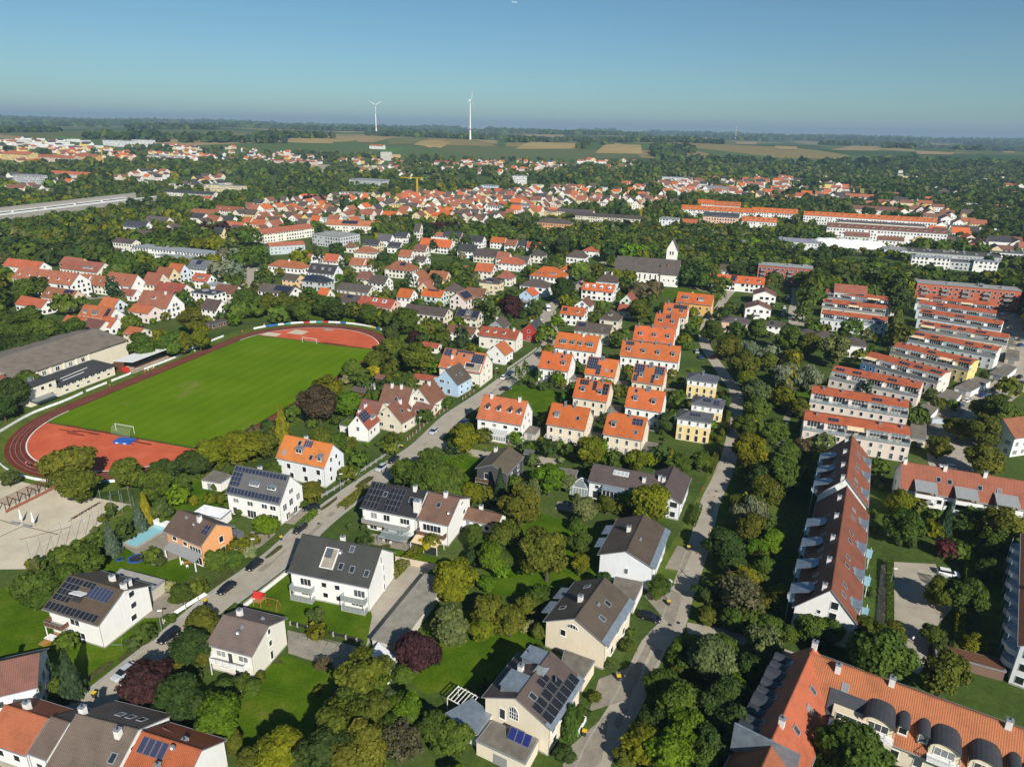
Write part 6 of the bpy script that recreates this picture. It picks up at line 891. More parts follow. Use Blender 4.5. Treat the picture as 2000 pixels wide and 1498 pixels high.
def f_dormer(h,side,u,v,w,kind):
 p,r = slope_frame(h,side,u,v,-.05); rz = 0 if side == 'F' else math.pi; sl = (h.zr-h.ze)/(h.W/2)
 hh = {'g': 1.25,'s': 1.5,'w': .75,'b': 1.5,'r': 1.3}[kind]; rise = {'g': .6,'s': .12,'w': .25,'b': .15,'r': .55}[kind]
 d = hh/sl+.15; d2 = min((hh+rise)/sl+.15,h.W/2*(1-v)+.3); wm = 'zinc' if kind in 'sb' else 'plaster'; x = w/2
 o = MB().box(-x,x,0,d,0,hh).obj('dormer',M[wm],h.root,p,(0,0,rz),(.74,.73,.70))
 if kind == 'g': MB().add([(-x-.2,-.2,hh-.12),(0,-.2,hh+rise),(x+.2,-.2,hh-.12),(-x-.2,d,hh-.12),(0,d2,hh+rise),(x+.2,d,hh-.12)],[(0,1,4,3),(1,2,5,4),(0,2,1),(0,3,5,2)]).obj('dormer_roof',M['roof'],o,(0,0,0),(0,0,0),(.05,.045,.045) if h.dark else h.rc)
 elif kind == 'r':
  n = 8; V = []
  for yy in (-.15,d2): V += [(-math.cos(math.pi*i/n)*(x+.12),yy,hh-.25+math.sin(math.pi*i/n)*(rise+.25)) for i in range(n+1)]
  MB().add(V,[(i,i+1,n+2+i,n+1+i) for i in range(n)]+[tuple(range(n,-1,-1))]).obj('dormer_roof',M['plaster'],o,(0,0,0),(0,0,0),(.75,.74,.72))
 else: MB().add([(-x-.15,-.25,hh),(x+.15,-.25,hh),(x+.15,d2,hh+rise),(-x-.15,d2,hh+rise),(-x-.15,-.25,hh+.1),(x+.15,-.25,hh+.1),(x+.15,d2,hh+rise+.1),(-x-.15,d2,hh+rise+.1)],[(0,3,2,1),(4,5,6,7),(0,1,5,4),(1,2,6,5),(2,3,7,6),(3,0,4,7)]).obj('dormer_roof',M['zinc'],o)
 ww,wh = (w-.35,hh-.45) if kind != 'w' else (w-.3,.5)
 window(o,(0,0,hh*.5+.02),0,ww,wh,'dormer_window')
def f_balcony(h,side,u0,u1,z,dep,style):
 Lw = wall_len(h,side)*(u1-u0); p,rz = wall_pt(h,side,(u0+u1)/2,z); x = Lw/2
 o = MB().box(-x,x,-dep,0,-.18,0).obj('balcony',M['concrete'] if style != 'white' else M['white'],h.root,p,(0,0,rz))
 m = {'glass': M['paleglass'],'wood': M['wood'],'white': M['white'],'grey': M['grey']}[style]
 MB().box(-x,x,-dep,-dep+.05,.05,1.0).box(-x,-x+.05,-dep+.05,0,.05,1.0).box(x-.05,x,-dep+.05,0,.05,1.0).obj('railing_panel',m,o)
 b = MB().box(-x-.03,x+.03,-dep-.04,-dep+.06,1.0,1.06); n = max(2,int(Lw/1.2))
 for i in range(n+1): xx = -x+2*x*i/n; b.box(xx-.025,xx+.025,-dep-.03,-dep-.005,0,1.0)
 b.obj('handrail',M['trim'],o)
 if z > 1.5 and style in ('glass','wood','white'):
  MB().box(-x,-x+.12,-dep,-dep+.12,-z,-.18).box(x-.12,x,-dep,-dep+.12,-z,-.18).obj('balcony_post',M['white'],o)
 if h.near and style in ('glass','wood'):
  q = MB()
  for i in range(int(Lw/.9)): xx = -x+.5+i*.9; q.cyl(xx,-dep+.3,0,.35,.13,.17,6)
  q.obj('flower_pots',M['brickred'],o); tag(q_last(),kind='stuff')
def q_last(): return bpy.data.objects[-1] if False else COL.objects[-1]
def arch_window(h,side,u,z,w,hh,half):
 p,rz = wall_pt(h,side,u,z); n = 10
 pts = [(-w/2,0),(w/2,0)] if half else [(-w/2,-hh*.55),(w/2,-hh*.55)]
 arc = [(w/2*math.cos(math.pi*i/n),(hh*.45 if not half else hh)*math.sin(math.pi*i/n)) for i in range(n+1)]
 pts = pts[:1]+pts[1:]+arc; P = [(x,-.03,y) for x,y in pts]; o = MB().add(P,[tuple(range(len(P)))]).obj('arched_pane',M['glass'],h.root,p,(0,0,rz))
 fr = MB()
 for a,b in zip(pts,pts[1:]+pts[:1]): fr.tube((a[0],-.05,a[1]),(b[0],-.05,b[1]),.06,4)
 for k in (-1,0,1): x = k*w/4; top = (hh if half else hh*.45)*math.sqrt(max(0,1-(2*x/w)**2)); fr.tube((x,-.05,pts[0][1]),(x,-.05,top),.04,4)
 if not half: fr.tube((-w/2,-.05,0),(w/2,-.05,0),.04,4).tube((-w/2,-.05,-hh*.28),(w/2,-.05,-hh*.28),.04,4)
 fr.obj('glazing_bar',M['white'],o)
def feature(h,f):
 t,a = f[0],f[1:]
 if t == 'C': f_chimney(h,*a)
 elif t == 'BC': f_chimney(h,*a,s=.75,up=2.6)
 elif t == 'CG': f_chimney(h,*a,mat='zinc',s=.33,up=1.5)
 elif t in ('VENT','VENTG'): p,r = slope_frame(h,*a); MB().box(-.3,.3,-.25,.25,-.1,.3).cyl(0,0,.3,.7,.1,.1,8).obj('roof_vent',M['trim'],h.root,p)
 elif t == 'S': f_sky(h,*a)
 elif t == 'P': f_panels(h,*a)
 elif t == 'TH': f_panels(h,a[0],a[1],a[2],a[3],a[4],a[5],1,True)
 elif t == 'DISH': f_dish(h,*a)
 elif t == 'DG': f_dormer(h,*a,'g')
 elif t == 'DN':
  for i in range(a[0]): f_dormer(h,'F',(i+.5)/a[0],a[1],a[2],'g')
 elif t == 'WR':
  for z in a[2]:
   for i in range(a[1]): p,rz = wall_pt(h,a[0],(i+.5)/a[1],z); window(h.root,p,rz,a[3],a[4])
 elif t == 'DS': f_dormer(h,*a,'s')
 elif t == 'DW': f_dormer(h,*a,'w')
 elif t == 'DB': f_dormer(h,*a,'b')
 elif t == 'DR': f_dormer(h,*a,'r')
 elif t == 'BAL': f_balcony(h,*a)
 elif t == 'WIN':
  for u,z in a[1]:
   p,rz = wall_pt(h,a[0],u,z); window(h.root,p,rz,a[2],a[3])
 elif t == 'DOOR': p,rz = wall_pt(h,a[0],a[1],0); MB().box(-.5,.5,-.06,0,0,2.1).obj('door',M['grey'],h.root,p,(0,0,rz))
 elif t == 'ARCH': arch_window(h,a[0],a[1],a[2],1.7,2.6,False)
 elif t == 'HALF': arch_window(h,a[0],a[1],a[2],2.3,1.0,True)
 elif t == 'HATCH':
  p,r = slope_frame(h,*a,.3); MB().box(-1.5,1.5,-1.1,1.1,0,.12).obj('roof_hatch',M['white'],h.root,p,(r[0]-.75,0,.05))
  p,r = slope_frame(h,a[0],a[1],a[2]-.1,.06); MB().box(-1.3,1.3,-.9,.9,0,.05).obj('hatch_well',M['dark'],h.root,p,r)
 elif t in ('LOG','LOGW'):
  if t == 'LOGW': a = (a[0],a[1],a[2],.04,.42)
  s,u0,u1,v0,v1 = a; sl = math.hypot(h.W/2,h.zr-h.ze); w,l = (u1-u0)*h.L/2,(v1-v0)*sl/2; p,r = slope_frame(h,s,(u0+u1)/2,(v0+v1)/2,.02)
  o = MB().box(-w,w,-l,-l+.12,0,.5).box(-w,w,l-.12,l,0,.45).box(-w,-w+.12,-l+.12,l-.12,0,.45).box(w-.12,w,-l+.12,l-.12,0,.45).obj('roof_loggia',M['white'],h.root,p,r)
  MB().box(-w+.12,w-.12,-l+.12,l-.12,0,.04).obj('loggia_floor',M['paving'],o); MB().box(-w+.2,w*.1,l*.05,l-.13,.05,.3).obj('loggia_pane',M['glass'],o)
 elif t == 'TERR': p,rz = wall_pt(h,a[0],(a[1]+a[2])/2,.08); x = (a[2]-a[1])*h.lx; MB().box(-x,x,-a[3]-1.2,0,0,.1).obj('terrace_deck',M['ltwood'],h.root,p,(0,0,rz)); MB().box(-x+.4,x-.6,-2.6,-1.2,.75,.82).box(-.1,.1,-2,-1.8,0,.8).obj('terrace_table',M['white'],h.root,p,(0,0,rz))
 elif t == 'CANOPY':
  s,u0,u1,z,dep = a; p,rz = wall_pt(h,s,(u0+u1)/2,z); x = (u1-u0)*h.lx; n = int(2*x/.8); dz = -.55; b = MB()
  for i in range(n+1): xx = -x+2*x*i/n; b.tube((xx,-1.5,0),(xx,-dep-1.5,dz),.05,4)
  b.tube((-x,-dep-1.5,dz),(x,-dep-1.5,dz),.07,4).tube((-x,-dep/2-1.5,dz/2),(x,-dep/2-1.5,dz/2),.05,4).tube((-x,-dep-1.4,dz),(-x,-dep-1.4,-z),.06,4).tube((x,-dep-1.4,dz),(x,-dep-1.4,-z),.06,4)
  o = b.obj('glass_canopy',M['trim'],h.root,p,(0,0,rz))
  for i in range(n):
   x0,x1 = -x+2*x*i/n+.05,-x+2*x*(i+1)/n-.05; MB().add([(x0,-1.5,.06),(x1,-1.5,.06),(x1,-dep-1.5,dz+.06),(x0,-dep-1.5,dz+.06)],[(0,3,2,1)]).obj('pane',M['paleglass'],o)
 elif t == 'AWN':
  s,u0,u1,z,dep = a; p,rz = wall_pt(h,s,(u0+u1)/2,z); x = (u1-u0)*h.lx
  for k in (0,1):
   x0,x1 = (-x,-.06) if k == 0 else (.06,x); MB().add([(x0,-1.6,0),(x1,-1.6,0),(x1,-dep-1.6,-.35),(x0,-dep-1.6,-.35),(x0,-dep-1.6,-.5),(x1,-dep-1.6,-.5)],[(0,3,2,1),(3,4,5,2)]).obj('awning',M['awning'],h.root,p,(0,0,rz))
  b = MB()
  for xx in (-x,0,x): b.box(xx-.06,xx+.06,-dep-1.6,-dep-1.48,-z,-.5)
  b.box(-x-.1,x+.1,-dep-1.6,-dep-1.5,-.5,-.38).obj('porch_frame',M['white'],h.root,p,(0,0,rz)); MB().box(0,x,-dep-1.56,-dep-1.52,-z,-.5).obj('porch_pane',M['glass'],h.root,p,(0,0,rz))
 elif t == 'PORCH':
  s,u0,u1,z,dep = a; p,rz = wall_pt(h,s,(u0+u1)/2,z); x = (u1-u0)*h.lx
  MB().add([(-x,0,.9),(x,0,.9),(x,-dep,0),(-x,-dep,0),(-x,0,.75),(x,0,.75),(x,-dep,-.15),(-x,-dep,-.15)],[(0,3,2,1),(4,5,6,7),(3,7,6,2),(0,4,7,3),(1,2,6,5)]).obj('porch_roof',M['grey'],h.root,p,(0,0,rz)); MB().box(-x+.1,-x+.3,-dep+.1,-dep+.3,-z,-.1).box(x-.3,x-.1,-dep+.1,-dep+.3,-z,-.1).box(-.1,.1,-dep+.1,-dep+.3,-z,-.1).obj('porch_post',M['white'],h.root,p,(0,0,rz))
 elif t == 'GL': p,r = slope_frame(h,*a,.05); o = MB().add([(-1.1,-1.0,0),(1.1,-1.0,0),(1.1,1.0,0),(-1.1,1.0,0),(0,-.5,.7),(0,.6,.7)],[(0,1,4),(1,2,5,4),(2,3,5),(3,0,4,5)]).obj('glass_lantern',M['paleglass'],h.root,p,(0,0,0)); MB().tube((-1.1,-1,0),(1.1,-1,0),.05,4).tube((1.1,-1,0),(0,-.5,.7),.05,4).tube((-1.1,-1,0),(0,-.5,.7),.05,4).tube((0,-.5,.7),(0,.6,.7),.05,4).tube((1.1,1,0),(0,.6,.7),.05,4).obj('lantern_bar',M['trim'],o)
 elif t == 'GLR':
  for k in range(4): p,r = slope_frame(h,a[0],a[1]+(k-1.5)*.055,a[2],.1); o = MB().box(-.5,.5,-.8,.8,0,.22).obj('skylight',M['white'],h.root,p,r); MB().box(-.42,.42,-.7,.7,.22,.25).obj('pane',M['paleglass'],o)
 elif t == 'CANB':
  for k in range(2):
   u = a[1]+(a[2]-a[1])*(.2+.5*k); p,r = slope_frame(h,'B',u,0,0); MB().add([(-2,0,-.15),(2,0,-.15),(2,-1.9,-.75),(-2,-1.9,-.75),(-2,0,-.05),(2,0,-.05),(2,-1.9,-.65),(-2,-1.9,-.65)],[(0,1,2,3),(4,7,6,5),(3,2,6,7),(0,3,7,4),(1,5,6,2)]).obj('side_canopy',M['zinc'],h.root,p,(0,0,math.pi))
 elif t == 'FB':
  p,r = slope_frame(h,'B',a[1],.12,0); o = MB().add([(-1.9,-1.9,.9),(1.9,-1.9,.9),(1.9,1.7,2.4),(.8,2.4,2.55),(-.8,2.4,2.55),(-1.9,1.7,2.4)]+[(-1.9,-1.9,1.05),(1.9,-1.9,1.05),(1.9,1.7,2.55),(.8,2.4,2.7),(-.8,2.4,2.7),(-1.9,1.7,2.55)],[(5,4,3,2,1,0),(6,7,8,9,10,11),(0,1,7,6),(1,2,8,7),(5,0,6,11)]).obj('balcony_canopy',M['zinc'],h.root,p,(0,0,math.pi))
  MB().tube((-1.7,-1.7,1),(-1.7,-1.7,-p[2]),.08,5).tube((1.7,-1.7,1),(1.7,-1.7,-p[2]),.08,5).obj('canopy_post',M['turq'],o); n = 10; V = []
  for z in (-1.1,-.95): V += [(2.2*math.cos(math.pi+math.pi*i/n),-.6+1.6*math.sin(math.pi+math.pi*i/n),z) for i in range(n+1)]
  MB().add(V,[tuple(range(n,-1,-1)),tuple(range(n+1,2*n+2))]+[(i,i+1,n+2+i,n+1+i) for i in range(n)]).obj('balcony_floor',M['white'],o); V = []
  for z in (-.95,0.05): V += [(2.2*math.cos(math.pi+math.pi*i/n),-.6+1.6*math.sin(math.pi+math.pi*i/n),z) for i in range(n+1)]
  MB().add(V,[(i,i+1,n+2+i,n+1+i) for i in range(n)]).obj('balcony_panel',M['paleglass'],o)
  MB().box(-1.5,1.5,1.6,1.7,-.9,1.6).obj('balcony_door',M['glass'],o)
 elif t == 'DS3':
  p,r = slope_frame(h,'F',a[1],.26,.06); b = MB(); n = 9
  for k in (-1,0,1):
   x0 = k*1.0; b.add([(x0-.5,-1.6,0),(x0+.5,-1.6,0),(x0+.5,.6+.5*(k == 0),0)]+[(x0+.5*math.cos(math.pi*i/n),.6+.5*(k == 0)+.5*math.sin(math.pi*i/n),0) for i in range(1,n)]+[(x0-.5,.6+.5*(k == 0),0)],[tuple(range(n+3))])
  b.obj('zinc_apron',M['zinc'],h.root,p,r); f_dormer(h,'F',a[1],.05,2.6,'s')
 elif t == 'BALS':
  p,rz = wall_pt(h,'F',a[1],3.2); o = MB().box(-1.5,1.5,-1.7,0,-.15,0).obj('balcony',M['white'],h.root,p); b = MB()
  for i in range(14): b.box(-1.5+i*.23-.02,-1.5+i*.23+.02,-1.7,-1.66,0,1)
  b.box(-1.5,1.5,-1.72,-1.64,1,1.06).obj('railing',M['white'],o); MB().box(-1.7,-1.62,-1.9,.1,0,2.2).obj('privacy_screen',M['turq'],o); MB().box(-1.4,-1.3,-1.6,-1.5,-3.2,0).box(1.3,1.4,-1.6,-1.5,-3.2,0).obj('balcony_post',M['white'],o)
 elif t == 'LB':
  s,u0,u1 = a; p,rz = wall_pt(h,s,(u0+u1)/2,0); x = (u1-u0)*h.lx
  o = MB().add([(-x-.2,-2.2,7.0),(x+.2,-2.2,7.0),(x+.2,1.9,8.3),(-x-.2,1.9,8.3),(-x-.2,-2.2,7.12),(x+.2,-2.2,7.12),(x+.2,1.9,8.42),(-x-.2,1.9,8.42)],[(0,3,2,1),(4,5,6,7),(0,1,5,4),(1,2,6,5),(2,3,7,6),(3,0,4,7)]).obj('balcony_canopy',M['grey'],h.root,p)
  for z in (2.5,5.2):
   MB().box(-x,x,-2,0,z-.15,z).obj('balcony_floor',M['white'],o); MB().box(-x,x,-2.04,-1.98,z,z+1).box(-x,-x+.05,-1.98,0,z,z+1).box(x-.05,x,-1.98,0,z,z+1).obj('balcony_panel',M['white'],o); MB().box(-x+.4,x-.4,-.05,0,z,z+2.1).obj('balcony_door',M['glass'],o)
  MB().box(-x,-x+.1,-2,-1.9,0,7).box(x-.1,x,-2,-1.9,0,7).obj('balcony_post',M['turq'],o); MB().box(-x,x,-.1,2.2,5.2,7.3).obj('dormer_block',M['plaster'],o,(0,0,0),(0,0,0),(.5,.27,.1))
 elif t == 'CONS':
  p,rz = wall_pt(h,a[0],(a[1]+a[2])/2,0); x = (a[2]-a[1])*h.lx; n = 9; b = MB()
  for i in range(n+1): xx = -x+2*x*i/n; b.box(xx-.05,xx+.05,-2.6,-2.5,0,2.2).tube((xx,-2.55,2.2),(xx,0,3.2),.05,4)
  b.box(-x-.05,x+.05,-2.65,-2.5,2.15,2.3).box(-x-.05,x+.05,-2.65,-2.5,0,.35); o = b.obj('conservatory',M['white'],h.root,p)
  for i in range(n): x0,x1 = -x+2*x*i/n+.05,-x+2*x*(i+1)/n-.05; MB().add([(x0,-2.55,.35),(x1,-2.55,.35),(x1,-2.55,2.2),(x0,-2.55,2.2),(x1,0,3.2),(x0,0,3.2)],[(0,1,2,3),(3,2,4,5)]).obj('pane',M['paleglass'],o)
 elif t == 'BAY':
  p,rz = wall_pt(h,a[0],(a[1]+a[2])/2,0); x = (a[2]-a[1])*h.lx; o = MB().add([(-x-.2,-1.9,4.1),(x+.2,-1.9,4.1),(x+.2,0,5.0),(-x-.2,0,5.0),(-x-.2,-1.9,4.22),(x+.2,-1.9,4.22),(x+.2,0,5.12),(-x-.2,0,5.12)],[(0,3,2,1),(4,5,6,7),(0,1,5,4),(1,2,6,5),(3,0,4,7)]).obj('bay_roof',M['zinc'],h.root,p); b = MB(); n = 5
  for i in range(n+1): xx = -x+2*x*i/n; b.box(xx-.06,xx+.06,-1.7,-1.55,0,4.1)
  b.box(-x,x,-1.7,-1.55,2.1,2.25).obj('bay_frame',M['white'],o); MB().box(-x,x,-1.62,-1.58,0,4.1).obj('bay_pane',M['glass'],o)
 elif t == 'PERG':
  p,rz = wall_pt(h,a[0],(a[1]+a[2])/2,2.5); x = (a[2]-a[1])*h.lx; b = MB().box(-x,x,-2.6,-2.48,-.1,0).box(-x,x,-1.3,-1.2,-.06,.03)
  for i in range(13): xx = -x+2*x*i/12; b.box(xx-.04,xx+.04,-2.7,0,.03,.11)
  for xx in (-x,0,x): b.box(xx-.05,xx+.05,-2.6,-2.5,-2.5,-.1)
  b.obj('pergola',M['white'],h.root,p,(0,0,rz))
def auto_windows(h,st,sides='FRBL'):
 fr,gl = MB(),MB(); n = max(1,int(round((h.ze+.4)/2.9)))
 for side in sides:
  Lw = wall_len(h,side); k = max(1,int(Lw/2.7)); rows = [1.5+2.8*i for i in range(n)]
  if side in 'RL' and h.kind == 'gable' and h.zr-h.ze > 3: rows = rows+[h.ze+1.0]
  for z in rows:
   kk = k if z < h.ze else max(1,k-2)
   for i in range(kk):
    if rng.random() < .12: continue
    u = (i+.5)/kk if z < h.ze else .5+(i-(kk-1)/2)*.16
    (x,y,zz),rz = wall_pt(h,side,u,z); c,s = math.cos(rz),math.sin(rz); w,hh = (.62,.72) if rng.random() < .7 else (.9,.72)
    for b,ww,wh,d0,d1 in ((fr,w+.09,hh+.09,-.05,.02),(gl,w,hh,-.08,-.05)):
     m0 = len(b.v); b.box(-ww,ww,d0,d1,-wh,wh)
     b.v[m0:] = [(x+c*vx-s*vy,y+s*vx+c*vy,zz+vz) for vx,vy,vz in b.v[m0:]]
 if fr.v: tag(fr.obj('window_frames',M['white'],h.root),kind='stuff'); tag(gl.obj('window_panes',M['glass'],h.root),kind='stuff')
def house(spec):
 key,kind,x,y,ang,L,W,ze,zr,wall,roof,oh,st,zone,label,ref,feats = spec
 h = House(); h.kind,h.L,h.W,h.ze,h.zr = kind,L,W,ze,zr
 zb = terr(x,y); h.root = thing('house',(x,y,zb),R(ang)); h.key = key
 if kind == 'flat': oh = .25
 h.lx,h.ly = L/2-oh*(.7 if kind != 'hip' else 1),W/2-oh; h.dist = math.hypot(x,y); h.near = st == 0
 wc,rc = WALL[wall],ROOF[roof]; kq = random.Random(key+'r'); f_ = kq.uniform(.84,1.12); rc = (rc[0]*f_,rc[1]*f_*kq.uniform(.92,1.12),rc[2]*f_*kq.uniform(.85,1.25)); h.rc = rc; h.dark = key[0] == 'h'; h.pcol = (.010,.011,.015) if key in ('h1','h4','h9','d3','d12') else (.018,.024,.050)
 FOOT.append((x,y,R(ang),L/2,W/2)); sl = (zr-ze)/(W/2); lx,ly = h.lx,h.ly
 if kind == 'gable':
  zw = ze+oh*sl-.2; MB().prism([(-ly,0),(ly,0),(ly,zw),(0,zr-.2),(-ly,zw)],-lx,lx).obj('wall',M['plaster'],h.root,color=wc)
  a,t = L/2,.2; V = []
  for xx in (-a,a): V += [(xx,-W/2,ze),(xx,0,zr),(xx,W/2,ze),(xx,W/2,ze-t),(xx,0,zr-t-.02),(xx,-W/2,ze-t)]
  b = MB().add(V,[(0,6,7,1),(1,7,8,2)],0); b.add(V,[(2,8,9,3),(3,9,10,4),(4,10,11,5),(5,11,6,0),(0,1,4,5),(1,2,3,4),(7,6,11,10),(8,7,10,9)],1)
  rf = b.obj('roof',[M['roof'],M['trim'] if (key in ('h9','h10','h11','h12','h12b') or not h.near) else M['trim']],h.root,color=rc)
  if h.near or h.dist < 420:
   MB().prism([(-.16,zr-.02),(.16,zr-.02),(.08,zr+.1),(-.08,zr+.1)],-a,a).obj('ridge_cap',M['roof'],rf,color=tuple(q*.9 for q in rc))
  if h.near:
   for s in (-1,1): MB().tube((-a,s*(W/2+.07),ze-.1),(a,s*(W/2+.07),ze-.1),.09,6).obj('gutter',M['trim'],rf)
   for xx in (-lx+.1,lx-.1): MB().tube((xx,-ly-.08,0),(xx,-ly-.08,ze-.1),.05,5).obj('downpipe',M['trim'],h.root)
   MB().box(-lx-.03,lx+.03,-ly-.03,ly+.03,0,.35).obj('plinth',M['concrete'],h.root)
  if key in ('h9','h10','h11'):
   p,r = slope_frame(h,'F',.5,.06,.03); MB().box(-L/2,L/2,-.75,.75,0,.06).obj('eave_flashing',M['zinc'],rf,p,r)
 elif kind == 'hip':
  MB().box(-lx,lx,-ly,ly,0,ze).obj('wall',M['plaster'],h.root,color=wc); rl = max(L/2-W/2,.15); a,t = L/2,.22
  V = [(-a,-W/2,ze),(a,-W/2,ze),(a,W/2,ze),(-a,W/2,ze),(-rl,0,zr),(rl,0,zr)]+[(-a,-W/2,ze-t),(a,-W/2,ze-t),(a,W/2,ze-t),(-a,W/2,ze-t)]
  b = MB().add(V,[(0,1,5,4),(1,2,5),(2,3,4,5),(3,0,4)],0); b.add(V,[(0,6,7,1),(1,7,8,2),(2,8,9,3),(3,9,6,0),(6,9,8,7)],1); b.obj('roof',[M['roof'],M['trim']],h.root,color=rc)
  if wall == 'YW': MB().box(-lx-.03,lx+.03,-ly-.03,ly+.03,5.2,ze-.3).obj('upper_storey',M['plaster'],h.root,color=(.78,.78,.77))
 else:
  MB().box(-lx,lx,-ly,ly,0,ze).obj('wall',M['plaster'],h.root,color=wc)
  MB().box(-L/2,L/2,-W/2,W/2,ze,ze+.35,0).box(-L/2+.3,L/2-.3,-W/2+.3,W/2-.3,ze+.35,ze+.37,1).obj('roof',[M['trim'],M['flatroof']],h.root,color=rc)
  rr = random.Random(key)
  for k in range(2+int(L*W/120)): s = rr.uniform(.4,1.2); MB().box(-s,s,-s,s,ze+.3,ze+.5+s).obj('roof_unit',M['grey'],h.root,(rr.uniform(-lx*.8,lx*.8),rr.uniform(-ly*.6,ly*.6),0))
  if key in ('rb1','rb2'):
   n = 5 if key == 'rb1' else 4
   for k in range(n):
    for z in (1.5,4.2,6.9,9.5): f_balcony(h,'F',(k+.25)/n,(k+.62)/n,z-.9,1.3,'grey')
 if h.near and not any(f[0] == 'C' or f[0] == 'CG' for f in feats) and kind == 'gable' and L > 8: f_chimney(h,'B',.4,.8)
 for f in feats: feature(h,f)
 if not st and kind != 'flat':
  miss = ''.join(q for q in 'RBL' if not any(f[0] in ('WIN','ARCH','WR') and f[1] == q for f in feats))
  if key in ('h4','h8b','h8d'): miss = 'B'
  auto_windows(h,2,miss)
 if st and key not in ('sh1','sh2','sh3','sh8','sh10'): auto_windows(h,st)
 return h
WN = dict(W='white',W2='off-white',W3='cool white',C='cream',C2='pale cream',Y='yellow',YW='yellow',YW2='strong yellow',YC='pale yellow',YC2='light yellow',YO='yellow-orange',PINK='pink',PINKC='pinkish cream',PINKW='pale pink',BLUE='light blue',BLUE2='pale blue',ORW='orange',ORC='apricot',REDW='red',RDW='orange-red',RDW2='brick-red',GYW='grey',GYW2='light grey',DG='dark grey',MINT='mint green',MINT2='pale green',BRW='brown timber',GLASSW='glazed grey')
RN = dict(ORANGE='orange',ORANGE2='orange',ORANGE3='orange-red',ORANGE4='bright orange',ORANGE5='soft orange',ORB='terracotta',RED='red-brown',RED2='red-brown',RED3='brick-red',RBRN='dark red',BRN='brown',BRN2='brown',BRN3='brown',BRN4='dark brown',BRN5='grey-brown',SLATE='charcoal',BLACK='black',GREY='grey',GREY2='grey',NAVY='blue-black',TWO='orange and dark',GREYF='flat grey',DKF='flat dark')
ZN = dict(west='left of the track',farwest='far left',north='beyond the far bend',church='before the church',school='around the school',lane='beside the lane',edge='at the right edge',big='')
def project(x,y,z):
 v = camo.matrix_world.inverted() @ Vector((x,y,z)); return 1000+1345*v.x/-v.z,749-1345*v.y/-v.z
ORD = ['leftmost','second from left','third from left','fourth from left','fifth from left','sixth from left','seventh from left','eighth from left','ninth from left','tenth from left']
bpy.context.view_layer.update()
auto = {}
for sp in HOUSES:
 h = house(sp); key,label,ref,zone = sp[0],sp[14],sp[15],sp[13]
 cat = 'shed' if key.startswith('sh') else ('building' if zone == 'big' else 'house')
 if cat == 'shed': h.root.name = 'garden_shed'
 elif zone == 'big': h.root.name = 'apartment_building' if 'apartment' in label or 'slab' in label else ('school_building' if 'school' in label else ('factory_hall' if 'factory' in label else 'town_building'))
 h.root['category'] = cat
 if zone != 'big' or cat == 'shed': h.root['group'] = 'houses of the town' if cat == 'house' else 'garden sheds and garages'
 if label:
  h.root['label'] = label
  if ref: SHORT[ref] = (sp[2],sp[3])
 else:
  form = {'gable': 'gabled','hip': 'hip-roofed','flat': 'flat-roofed'}[sp[1]]
  ft = [f[0] for f in sp[16]]; ex = 'with dormers' if any(t in ('DN','DG','DS','DR','DB','DW') for t in ft) else ('with solar panels' if 'P' in ft else ('with balconies' if 'BAL' in ft else ''))
  auto.setdefault((f'{WN[sp[9]]} {form} house with {RN[sp[10]]} roof',ex,zone),[]).append((project(sp[2],sp[3],4)[0],h.root))
for (a,ex,zone),lst in auto.items():
 lst.sort(key=lambda t: t[0])
 for i,(_,o) in enumerate(lst):
  lab = f"{a}{' '+ex.replace('with ', 'and ') if ex else ''} {ZN[zone]}"
  if len(lst) > 1: lab = (ORD[i] if len(lst) > 1 else '')+' '+lab if i < len(lst)-1 or len(lst) < 2 else 'rightmost '+lab
  o['label'] = lab
# ------------------------------------------------------------------ special buildings
def local(root,mb,name,mat,color=None,loc=(0,0,0),rot=(0,0,0)): return mb.obj(name,M[mat] if isinstance(mat,str) else mat,root,loc,rot,color)
def quad_slab(b,q,t=.12,mi=0):
 """slab with the top quad q (counter-clockwise from above) and thickness t"""
 return b.add(list(q)+[(x,y,z-t) for x,y,z in q],[(0,1,2,3),(7,6,5,4),(0,4,5,1),(1,5,6,2),(2,6,7,3),(3,7,4,0)],mi)
# sports hall, annex and stand in the frame of the track
hall = thing('sports_hall',(*tl(-36,76),0),TR_,'long cream sports hall with low brown-grey roof beside the track','sports hall')
SHORT['the sports hall'] = tl(-20,62)
local(hall,MB().prism([(-15.6,0),(15.6,0),(15.6,7.6),(0,10.6),(-15.6,7.6)],-44,44),'wall','plaster',(.70,.64,.50))
rf = MB(); quad_slab(rf,[(-44.6,-16.4,7.7),(44.6,-16.4,7.7),(44.6,0,10.9),(-44.6,0,10.9)],.2); quad_slab(rf,[(-44.6,0,10.9),(44.6,0,10.9),(44.6,16.4,7.7),(-44.6,16.4,7.7)],.2)
local(hall,rf,'roof','roof',(.20,.165,.130))
for i in range(13):
 x = -42+i*5.6
 if x > 31: break
 local(hall,MB().box(x-.35,x+.35,-15.95,-15.55,0,7.6),'pilaster','plaster',(.74,.70,.60))
 if i < 12 and x < 28: window(hall,(x+2.8,-15.62,5.6),0,1.5,1.6); local(hall,MB().box(x+.5,x+5.1,-15.66,-15.5,1,4.6),'panel','grey')
o = local(hall,MB().box(-1.2,1.2,-1.2,1.2,0,2.2),'chimney','brickred',None,(-9,-13,7.4)); local(o,MB().box(-1.35,1.35,-1.35,1.35,2.2,2.5),'chimney_cap','concrete')
an = thing('hall_annex',(*tl(-23.5,52.5),0),TR_,'low cream annex with dark roof and strip windows in front of the sports hall','annex')
